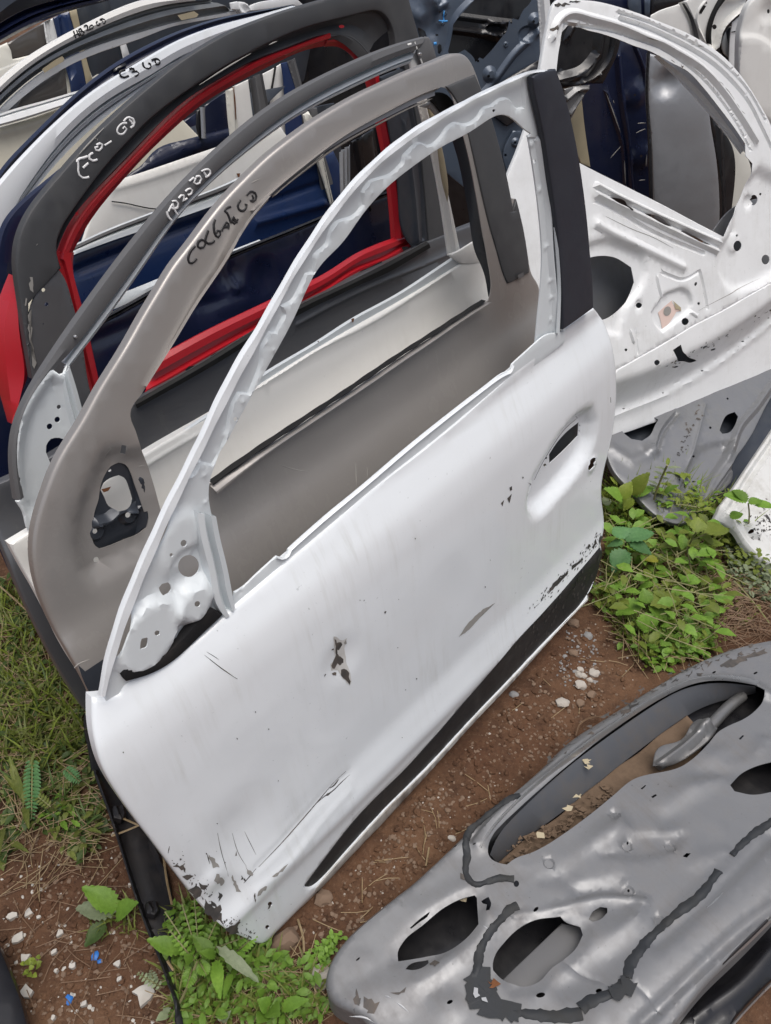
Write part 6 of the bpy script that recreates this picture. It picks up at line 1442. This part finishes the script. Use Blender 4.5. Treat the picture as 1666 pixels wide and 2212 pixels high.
def leaf_geo(b, t, wid, curl=.18, serr=9, fold=.25, up=None, tw=0.0, droop=.0):
    """one leaf blade from base b to tip t (3-D), serrated edge, folded along its midrib"""
    b, t = np.array(b, float), np.array(t, float)
    ax = t - b; ln = np.linalg.norm(ax); ax /= ln
    up = np.array([0, 0, 1.0]) if up is None else up
    sd = np.cross(ax, up); sd /= max(np.linalg.norm(sd), 1e-6)
    nm = np.cross(sd, ax)
    sd = sd * math.cos(tw) + nm * math.sin(tw); nm = np.cross(sd, ax)
    n = serr
    V, Fc = [], []
    for i in range(n + 1):
        s = i / n
        k = (math.sin(math.pi * s ** .72)) ** .9 if 0 < s < 1 else 0
        w_ = wid * .5 * k
        tooth = 1.0
        c = b + ax * ln * s + nm * ln * (curl * 4 * s * (1 - s) * .35 - droop * s * s)
        V.append(c)
        for sg in (-1, 1):
            V.append(c + sd * sg * w_ * .55 + nm * w_ * fold * .7)
            e = c + sd * sg * w_ * tooth + nm * w_ * fold
            if 0 < i < n: e = e - ax * ln * .035
            V.append(e)
            f = c + sd * sg * w_ * .86 + nm * w_ * fold * .95 + ax * ln * .5 / n
            V.append(f)
    for i in range(n):
        a, c = i * 7, (i + 1) * 7
        for o in (1, 4):
            q = [(a, c, c + o, a + o), (a + o, c + o, a + o + 2, a + o + 1), (a + o + 2, c + o, c + o + 1)]
            if o == 4: q = [tuple(reversed(f)) for f in q]
            Fc += q
    return V, Fc

def gpt(x, y, z):
    g = ground(x, y, z); return g

def leaf(parent, base, tip, wpx, z0, z1, mat, **kw):
    g0, g1 = gpt(*base, z0), gpt(*tip, z1)
    wid = wpx * .00078 * np.linalg.norm(g0 - CAM) / 1.3
    V, Fc = leaf_geo(g0, g1, wid, **kw)
    o = np.array(parent.location)
    return mesh_obj('leaf', [v - o for v in V], Fc, M[mat], parent, sharp=80)

def plant(label, root, z=0.0, name='weed', cat='plant', group=None):
    g = ground(*root); g[2] = gz(g[0], g[1])
    return thing(name, g, label, cat, group)

def stem(parent, pts, r, mat='stem', name='stem'):
    o = np.array(parent.location)
    return wire(name, [gpt(x, y, z) - o for x, y, z in pts], r, M[mat], parent, 5)
Hp = lambda x, y: P("H %f,%f" % (x, y))[0]
def hl(pl, b, t, w, z0, z1, mat='leaf', **kw): leaf(pl, Hp(*b), Hp(*t), w, z0, z1, mat, **kw)

NET = "broad-leaved weeds by the rear of the white door"
p1 = plant("bluish green nettle-like weed with four toothed leaves, right beside the white door's rear edge", Hp(220, 1300), name='weed', group=NET)
stem(p1, [(*Hp(240, 1330), 0), (*Hp(235, 1200), .06), (*Hp(225, 1135), .11)], .0025)
hl(p1, (220, 1110), (110, 990), 46, .115, .12, 'leaf_cool'); hl(p1, (220, 1115), (270, 1000), 20, .112, .10, 'leaf_cool'); hl(p1, (210, 1150), (45, 1185), 26, .11, .09, 'leaf_cool'); hl(p1, (255, 1150), (485, 1265), 44, .11, .09, 'leaf_cool'); hl(p1, (230, 1120), (510, 1050), 46, .112, .11, 'leaf_cool'); hl(p1, (235, 1210), (105, 1440), 48, .10, .06, 'leaf_cool'); hl(p1, (230, 1130), (300, 1100), 18, .113, .12, 'leaf_cool')
p2 = plant("bright green nettle-like weed with five toothed leaves, in front of the bluish one", Hp(440, 1850), group=NET)
stem(p2, [(*Hp(450, 1880), 0), (*Hp(440, 1800), .04), (*Hp(430, 1750), .07)], .0025)
hl(p2, (430, 1755), (400, 1590), 34, .075, .10); hl(p2, (470, 1770), (775, 1700), 54, .075, .06, 'leaf_olive'); hl(p2, (400, 1750), (130, 1860), 46, .072, .04); hl(p2, (450, 1770), (640, 1940), 44, .07, .04); hl(p2, (430, 1830), (430, 2040), 50, .07, .03); hl(p2, (440, 1740), (330, 1700), 18, .075, .09)
p3 = plant("olive green weed with large upper leaves, standing between the nettles and the old white panel", Hp(850, 1300), group=NET)
stem(p3, [(*Hp(860, 1450), 0), (*Hp(840, 1250), .05), (*Hp(880, 1120), .10), (*Hp(930, 1040), .14)], .0022); stem(p3, [(*Hp(880, 1120), .10), (*Hp(1040, 1050), .13)], .0018)
hl(p3, (935, 1045), (940, 890), 36, .14, .16, 'leaf_olive'); hl(p3, (1000, 1050), (1250, 1020), 46, .13, .12, 'leaf_olive'); hl(p3, (840, 1180), (975, 1120), 22, .08, .09, 'leaf_olive'); hl(p3, (1010, 1165), (1200, 1165), 26, .08, .07, 'leaf_olive'); hl(p3, (740, 1130), (620, 1080), 32, .08, .10, 'leaf_olive'); hl(p3, (730, 1170), (540, 1195), 22, .07, .06, 'leaf_olive'); hl(p3, (960, 1050), (1100, 1180), 24, .1, .08, 'leaf_olive')
p4 = plant("fresh green weed with a few broad leaves reaching over the old white panel", Hp(1440, 900), group=NET)
stem(p4, [(*Hp(1440, 1010), .05), (*Hp(1450, 860), .12), (*Hp(1440, 760), .17)], .002)
hl(p4, (1435, 740), (1190, 675), 46, .18, .18); hl(p4, (1440, 760), (1580, 730), 24, .175, .18); hl(p4, (1500, 780), (1720, 800), 28, .17, .16); hl(p4, (1260, 905), (1390, 860), 26, .12, .13); hl(p4, (1430, 745), (1280, 625), 28, .18, .19)
p5 = plant("spiky weed with narrow leaves in front of the lower silver door", Hp(540, 760), group=NET)
stem(p5, [(*Hp(480, 900), 0), (*Hp(530, 640), .10), (*Hp(600, 470), .16), (*Hp(640, 380), .20)], .0028)
for i, (b, t) in enumerate((((640, 385), (650, 305)), ((640, 410), (780, 405)), ((630, 430), (510, 400)), ((620, 455), (710, 468)), ((600, 480), (500, 440)), ((590, 510), (660, 520)), ((560, 560), (680, 590)), ((550, 580), (440, 530)), ((540, 610), (460, 570)), ((530, 640), (650, 690)), ((530, 660), (400, 610)), ((520, 700), (640, 760)), ((520, 720), (430, 760)), ((560, 700), (590, 625)))):
    hl(p5, b, t, 9, .19 - i * .010, .195 - i * .011, 'leaf_pale' if i % 3 else 'leaf_olive', serr=5)
p6 = plant("dull green weed with wide leaves against the white door's rear edge, above the bluish nettle", Hp(240, 760), group=NET)
stem(p6, [(*Hp(300, 880), 0), (*Hp(270, 760), .06)], .0025)
hl(p6, (200, 740), (10, 610), 44, .09, .12); hl(p6, (190, 720), (290, 540), 34, .09, .13, 'leaf_olive'); hl(p6, (300, 680), (470, 450), 40, .09, .15, 'leaf_olive'); hl(p6, (300, 690), (520, 600), 34, .08, .1); hl(p6, (60, 780), (0, 700), 24, .05, .06, 'leaf_pale'); hl(p6, (600, 680), (760, 580), 26, .08, .12); hl(p6, (300, 700), (210, 830), 26, .08, .05, 'leaf_olive'); hl(p6, (640, 660), (480, 640), 20, .08, .08, 'leaf_olive')
p7_ = plant("single yellowing toothed leaf lying between the two nettle-like weeds", Hp(470, 1330), cat='leaf', name='fallen_leaf')
hl(p7_, (555, 1320), (398, 1318), 24, .05, .05, 'leaf_yellow')
for i, pts in enumerate((((270, 1350, .05), (450, 1480, .03), (610, 1650, .01)), ((735, 1230, .06), (780, 1400, .05), (880, 1540, .03), (960, 1730, .02), (1050, 1980, .01)), ((835, 1200, .06), (870, 1380, .05), (920, 1560, .03), (985, 1790, .02)), ((980, 1240, .05), (1040, 1480, .03), (1070, 1760, .02), (1105, 1900, .01)), ((1270, 1660, .02), (1200, 1780, .015), (1130, 1900, .01)), ((1300, 1520, .03), (1450, 1680, .02), (1650, 1940, .01)), ((0, 690, .05), (200, 780, .04), (360, 930, .02)), ((20, 850, .05), (120, 890, .04), (220, 940, .03)), ((470, 985, .05), (630, 935, .06)))):
    lab = ("pale stalk running from the bluish nettle to the bright nettle", "longest pale stalk, bending down through the weeds to the silver door", "pale stalk beside the longest one", "pale stalk right of the two longest ones", "short dry stalk leaning left at the right of the weeds", "thin dry stalk running to the right edge through creepers", "pale stalk arching from the white door's edge", "short pale stalk close to the white door's edge", "short bluish stalk lying across the weeds")[i]
    pp = plant(lab, Hp(pts[-1][0], pts[-1][1]), name='stalk', cat='stalk', group="stalks among the weeds")
    stem(pp, [(*Hp(a, b), c) for a, b, c in pts], .0017)

def blades(name, px, n, hpx, wid, mat, seed, lean=.6, z0=0.0):
    """grass blades: three-segment tapered strips"""
    rnd = np.random.RandomState(seed)
    V, Fc = [], []
    for x, y in inpoly_samples(px, n, rnd):
        g = ground(x, y); g[2] = gz(g[0], g[1]) + z0
        h = hpx * rnd.uniform(.4, 1.1)
        a = rnd.uniform(0, 6.283); ln = rnd.uniform(.2, 1) * lean
        d = np.array([math.cos(a), math.sin(a), 0]); s = np.array([-d[1], d[0], 0]) * wid * rnd.uniform(.6, 1.2)
        b = len(V)
        for k, wk in ((0, 1), (.35, .95), (.7, .65), (1, .05)):
            c = g + d * h * ln * k ** 1.7 + np.array([0, 0, h * k * (1 - .45 * ln * k)])
            V += [c - s * wk, c + s * wk]
        for k in range(3):
            Fc.append((b + 2*k, b + 2*k + 1, b + 2*k + 3, b + 2*k + 2))
    o = mesh_obj(name, V, Fc, M[mat], sharp=180); o['kind'] = 'stuff'
    return o

def small_leaves(name, px, n, r0, r1, hmax, mat, seed, wid=.6):
    rnd = np.random.RandomState(seed)
    V, Fc = [], []
    for x, y in inpoly_samples(px, n, rnd):
        g = ground(x, y); g[2] = gz(g[0], g[1]) + rnd.uniform(.003, hmax) * rnd.uniform(.3, 1)
        a = rnd.uniform(0, 6.283); el = rnd.uniform(-.35, .5)
        d = np.array([math.cos(a) * math.cos(el), math.sin(a) * math.cos(el), math.sin(el)])
        s = np.array([-math.sin(a), math.cos(a), rnd.uniform(-.3, .3)]); nm = np.cross(d, s)
        r = rnd.uniform(r0, r1)
        b = len(V)
        for k, wk, up in ((0, .0, 0), (.3, .85, .06), (.62, .9, .08), (1, 0, .0)):
            c = g + d * r * k + nm * r * up
            if wk == 0: V.append(c)
            else: V += [c - s * r * wid * .5 * wk + nm * r * .06, c, c + s * r * wid * .5 * wk + nm * r * .06]
        Fc += [(b, b+2, b+1), (b, b+3, b+2), (b+1, b+2, b+5, b+4), (b+2, b+3, b+6, b+5), (b+4, b+5, b+7), (b+5, b+6, b+7)]
    o = mesh_obj(name, V, Fc, M[mat], sharp=180); o['kind'] = 'stuff'
    return o

def straws(name, px, n, l0, l1, r, mat, seed, z=.006):
    rnd = np.random.RandomState(seed)
    V, Fc = [], []
    for x, y in inpoly_samples(px, n, rnd):
        g = ground(x, y); g[2] = gz(g[0], g[1]) + rnd.uniform(.001, z)
        a = rnd.uniform(0, 6.283); l = rnd.uniform(l0, l1); bend = rnd.uniform(-.25, .25)
        d = np.array([math.cos(a), math.sin(a), rnd.uniform(-.12, .25)]); s = np.array([-d[1], d[0], 0])
        b = len(V)
        for k in (0, .5, 1):
            c = g + d * l * (k - .5) + s * bend * l * (k - .5) ** 2
            V += [c + s * r, c + np.array([0, 0, r * 1.4]), c - s * r]
        for k in range(2):
            for j in range(2):
                Fc.append((b + 3*k + j, b + 3*k + j + 1, b + 3*k + j + 4, b + 3*k + j + 3))
    o = mesh_obj(name, V, Fc, M[mat], sharp=180); o['kind'] = 'stuff'
    return o

right = P("H -20,700 200,760 450,860 650,860 900,880 1080,960 1250,1100 1400,1300 1666,1500 1680,1700 | 22 1500,760 1350,880 1150,980 950,1050 800,1060 680,880 600,720 500,620 480,570 560,420 590,200 590,20")
right_in = P("22 590,20 900,40 1250,100 1300,380 1330,620 1290,880 1000,1010 820,1000 700,860 620,700 500,600 570,430 590,200")
small_leaves('ground_cover', right_in, 600, .010, .026, .05, 'leaf', 21, .55)
small_leaves('ground_cover', right_in, 420, .012, .032, .07, 'leaf_olive', 22, .5)
small_leaves('ground_cover', right_in, 120, .028, .05, .15, 'leaf', 61, .6)
small_leaves('ground_cover', right_in, 70, .025, .045, .16, 'leaf_olive', 62, .55)
straws('dry_straw', right_in, 90, .06, .16, .0012, 'stem', 63, .10)
small_leaves('ground_cover', right, 700, .006, .016, .04, 'leaf_olive', 23)
small_leaves('ground_cover', P("22 820,800 1000,740 1240,760 1300,880 1150,980 950,1030 830,960"), 330, .012, .026, .05, 'leaf', 24, .65)
small_leaves('ground_cover', P("22 1340,200 1666,420 1666,640 1500,560 1380,420"), 260, .010, .022, .06, 'leaf_pale', 25, .6)
blades('grass', right_in, 380, .09, .0016, 'grass', 26, .9)
blades('grass', P("H 0,660 300,640 700,700 1000,800 1000,960 300,1000 0,1000"), 450, .13, .0022, 'leaf_olive', 27, .9)
straws('dry_straw', right, 300, .03, .12, .0008, 'straw', 28, .03)
straws('twigs', P("22 1250,400 1666,520 1666,820 1400,900 1290,800"), 150, .04, .14, .0008, 'twig', 29, .03)
back_w = P("H 20,640 200,560 450,560 640,640 760,700 1000,800 1100,860 1250,960 1330,1150 1250,1250 1000,1050 600,960 100,900")
small_leaves('ground_cover', back_w, 420, .014, .034, .12, 'leaf_olive', 51, .5)
small_leaves('ground_cover', back_w, 340, .012, .028, .10, 'leaf', 52, .5)
blades('grass', back_w, 260, .15, .0018, 'leaf_olive', 53, .8)
small_leaves('ground_cover', P("H 1000,850 1250,980 1400,1250 1666,1480 1666,1600 1350,1560 1100,1350 950,1000"), 300, .010, .024, .07, 'leaf_olive', 54, .6)
straws('dry_straw', back_w, 60, .05, .14, .0008, 'stem', 55, .08)
left_g = P("02 0,450 90,440 180,640 330,960 450,1150 580,1330 600,1450 660,1659 | 03 680,250 700,420 560,640 380,480 180,330 90,560 0,620")
left_top = P("02 0,480 90,470 200,700 330,960 450,1150 580,1330 600,1450 400,1659 0,1659")
blades('grass', left_top, 480, .07, .0026, 'grass', 31, 1.0)
blades('grass', left_top, 260, .08, .0024, 'leaf_olive', 71, 1.0)
blades('grass', left_g, 160, .07, .002, 'grass_dark', 32, 1.0)
small_leaves('ground_cover', left_g, 620, .010, .026, .03, 'grass', 33, .5)
small_leaves('ground_cover', left_g, 380, .012, .030, .035, 'grass_dark', 34, .5)
straws('dry_straw', left_g, 420, .03, .12, .0007, 'straw', 35, .03)
straws('dry_straw', P("03 0,300 650,300 750,700 400,800 0,780"), 70, .03, .10, .0007, 'straw', 36, .015)
straws('twigs', leftsoil, 70, .03, .08, .0007, 'twig', 37, .01)
straws('dry_straw', lane, 36, .02, .06, .0007, 'straw', 38, .004)
bot = P("03 1000,1000 1250,850 1400,1050 1560,1120 1666,1150 | 13 60,1160 200,1230 420,1400 430,1659 | 03 1150,1659 1080,1250")
blades('grass', bot, 420, .06, .0022, 'grass', 41, 1.0)
small_leaves('ground_cover', bot, 700, .008, .026, .045, 'leaf', 42, .5)
straws('dry_straw', P("03 1100,1250 1666,1200 | 13 420,1250 430,1659 | 03 1150,1659"), 150, .03, .11, .0007, 'straw', 43, .02)
small_leaves('ground_cover', P("13 330,1270 380,1180 470,1130 550,1080 560,1110 480,1200 440,1300 360,1300"), 130, .007, .015, .03, 'leaf', 44, .6)
blades('grass', P("v 190,1990 290,1950 300,2010 220,2040"), 40, .05, .002, 'grass', 45, .9)

# left and bottom weeds that can be told apart
q3 = lambda x, y: P("03 %f,%f" % (x, y))[0]
def ql(pl, b, t, w, z0, z1, mat='leaf', **kw): leaf(pl, q3(*b), q3(*t), w, z0, z1, mat, **kw)
def pinnate(pl, b, t, n, w, z0, z1, mat):
    """fern-like leaf: rachis with paired leaflets, one mesh"""
    b, t = q3(*b), q3(*t)
    o = np.array(pl.location); V, Fc = [], []
    d = np.array(t) - np.array(b); dn = d / np.linalg.norm(d); s = np.array([-dn[1], dn[0]])
    for i in range(n):
        k = (i + .6) / n
        c = np.array(b) + d * k; z = z0 + (z1 - z0) * k + .012 * math.sin(math.pi * k)
        ww = w * (math.sin(math.pi * min(.95, k * .8 + .2)) * .7 + .3)
        for sg in (-1, 1):
            e = c + s * sg * ww + dn * ww * .35
            v, f = leaf_geo(gpt(*c, z), gpt(*e, z + R.uniform(-.004, .004)), ww * .55 * .0008, serr=4)
            m = len(V); V += [x - o for x in v]; Fc += [tuple(m + j for j in q) for q in f]
    mesh_obj('leaf', V, Fc, M[mat], pl, sharp=80)
    stem(pl, [(*b, z0), ((b[0] + t[0]) / 2, (b[1] + t[1]) / 2, (z0 + z1) / 2 + .012), (*t, z1)], .0012)
g1 = plant("spotted broad-leaved weed beside the black plastic trim on the left soil", q3(760, 920))
ql(g1, (770, 920), (530, 770), 44, .02, .05, 'leaf'); ql(g1, (760, 930), (490, 910), 46, .02, .025, 'leaf_pale'); ql(g1, (750, 960), (900, 870), 40, .02, .05, 'leaf'); ql(g1, (690, 1000), (550, 1160), 34, .02, .01, 'grass_dark')
g2 = plant("fern-like weed at the left edge above the bare soil", q3(210, 180))
pinnate(g2, (210, -60), (205, 330), 16, 20, .05, .02, 'leaf_cool'); pinnate(g2, (420, 0), (520, 90), 8, 16, .03, .04, 'leaf_cool'); pinnate(g2, (330, 250), (200, 150), 8, 14, .04, .03, 'grass')
g3 = plant("tall grass tuft with wide blades at the left edge", q3(150, 240))
for b, t, w in (((150, 200), (60, -80), 16), ((160, 220), (100, 0), 14), ((170, 240), (190, 400), 14), ((150, 260), (230, -120), 14), ((180, 240), (330, 110), 10), ((60, 480), (190, 550), 12), ((160, 200), (20, 40), 12), ((250, 80), (300, -60), 10), ((30, 380), (0, 560), 14)):
    ql(g3, b, t, w, .01, .06, 'grass', serr=5)
g4 = plant("low green weed with narrow leaflets left of the black plastic trim", q3(430, 330))
for i in range(26):
    a = R.uniform(0, 6.28); c = (430 + R.gauss(0, 90), 310 + R.gauss(0, 80)); l = R.uniform(50, 110)
    ql(g4, c, (c[0] + l * math.cos(a), c[1] + l * math.sin(a)), R.uniform(8, 14), .015, R.uniform(.01, .04), R.choice(['grass', 'grass', 'leaf']), serr=4)
g5 = plant("large bright green weed with feathery leaves at the white door's front corner", q3(1280, 1200))
for b, t in (((1280, 1250), (1070, 930)), ((1280, 1200), (1180, 880)), ((1290, 1200), (1260, 850)), ((1270, 1260), (1100, 1050)), ((1300, 1220), (1420, 960)), ((1290, 1250), (1340, 1340)), ((1300, 1200), (1600, 1090)), ((1250, 1290), (1210, 1420)), ((1520, 1200), (1660, 1080))):
    pinnate(g5, b, t, 8, 17, .03, .07, 'leaf')
for b, t, w in (((1170, 1190), (950, 1110), 34), ((1180, 1200), (1130, 1120), 20), ((1400, 1240), (1430, 1500), 26), ((1390, 1230), (1240, 1080), 30), ((1400, 1220), (1290, 1190), 20), ((1420, 1230), (1620, 1220), 18), ((1240, 1260), (1190, 1200), 18), ((1500, 1330), (1450, 1500), 16)):
    ql(g5, b, t, w, .05, .07, 'leaf')
stem(g5, [(*q3(1100, 1640), .01), (*q3(1200, 1450), .03), (*q3(1280, 1250), .05)], .002)
g6 = plant("single long broad grass blade lying across the bright green weed", q3(1400, 1150), name='grass_blade', cat='grass blade')
leaf(g6, q3(1400, 1150), P("03 1680,1390")[0], 24, .08, .05, 'leaf_pale', serr=6)
g7 = plant("low green weed at the bottom edge beside the foreground silver door", P("13 80,1560")[0])
for b, t, w in (((80, 1560), (0, 1500), 30), ((80, 1560), (150, 1610), 36), ((150, 1560), (340, 1500), 26), ((60, 1600), (0, 1659), 30), ((300, 1640), (320, 1600), 16), ((40, 1480), (0, 1440), 20), ((100, 1240), (170, 1200), 16)):
    leaf(g7, P("13 %d,%d" % b)[0], P("13 %d,%d" % t)[0], w, .03, .05, 'leaf')
g8 = plant("small clover-like weed over the pale flakes in the lower left", q3(200, 1300))
for i in range(16):
    a = R.uniform(0, 6.28); c = (195 + R.gauss(0, 45), 1300 + R.gauss(0, 40))
    ql(g8, c, (c[0] + 34 * math.cos(a), c[1] + 34 * math.sin(a)), 10, .02, .025, 'leaf_olive', serr=4)
g9 = plant("pale fern-like sprig on the largest pale flake", q3(960, 1360))
pinnate(g9, (1050, 1420), (890, 1330), 7, 14, .02, .03, 'leaf_pale'); pinnate(g9, (1000, 1400), (980, 1310), 5, 12, .02, .03, 'leaf_pale')
g10 = plant("small weed sprouting at the lower end of the black plastic trim", q3(1100, 1600))
for b, t, w in (((1090, 1590), (1010, 1640), 18), ((1090, 1590), (1060, 1540), 14), ((1440, 1640), (1420, 1560), 14), ((1440, 1650), (1500, 1570), 14)):
    ql(g10, b, t, w, .02, .03, 'leaf_pale')
# dry stalks that lie across the trim
for lab, pts in (("dry stalk lying across the black plastic trim near its upper clip", (("03 760,310", .03), ("03 830,340", .032), ("03 905,372", .034))), ("thin dry stalk across the plastic trim below the upper clip", (("03 725,440", .03), ("03 820,405", .032), ("03 900,370", .034))),
                 ("bent dry stalk standing between the plastic trim and the white door", (("03 1060,570", .05), ("03 1080,720", .04), ("03 1115,885", .03))), ("pale broken stalk on the lower plastic trim", (("03 1085,1250", .035), ("03 1125,1310", .035))),
                 ("forked dry twig lying on soil right of the white door's front corner", (("13 265,980", .004), ("13 300,1100", .006), ("13 305,1200", .004))), ("dry stick on the soil beside the foreground silver door", (("13 1095,635", .006), ("13 1105,575", .008), ("13 1115,515", .005))),
                 ("long pale stem crossing the grass beside the dark door edge at the left", (("02 0,480", .06), ("02 90,560", .05), ("02 175,640", .05))), ("curved reddish root beside the rim of the silver door", (("22 400,1450", .006), ("22 430,1370", .008), ("22 500,1330", .008), ("22 570,1325", .006)))):
    pp = plant(lab, P(pts[0][0])[0], name='dry_stalk', cat='stalk', group='dry stalks on the ground')
    stem(pp, [(*P(t)[0], z) for t, z in pts], .0019, 'straw' if 'reddish' not in lab else 'twig')
# ------------------------------------------------------------------ marks belong to the sheet they are on
MARKS = ('pen_stroke', 'scratch', 'paint_chip', 'paint_fleck', 'scuff_mark', 'stone_chip', 'dent_mark', 'primer_ring', 'rust_spot', 'rust_streak', 'dirt_fleck', 'overspray_spot',
         'peeled_paint', 'charcoal_patch', 'sealant_cord', 'sealant_sheet', 'bare_gap', 'torn_label', 'label_fold', 'label_print', 'sticker', 'belt_notch', 'gap_line', 'dark_cutout', 'drive_rivet')
for root in [o for o in S.objects if o.parent is None and o.name.startswith('car_door_shell')]:
    kids = list(root.children)
    first = lambda *nm: next((c for n in nm for c in kids if c.name.split('.')[0] == n), None)
    skin, frame, panel = first('outer_skin'), first('frame_skin'), first('inner_panel')
    for c in kids:
        base = c.name.split('.')[0]
        if base not in MARKS: continue
        p = (frame or skin or panel) if base in ('pen_stroke', 'overspray_spot', 'drive_rivet', 'sticker') else (panel or skin or frame)
        if p is not None and p is not c: c.parent = p
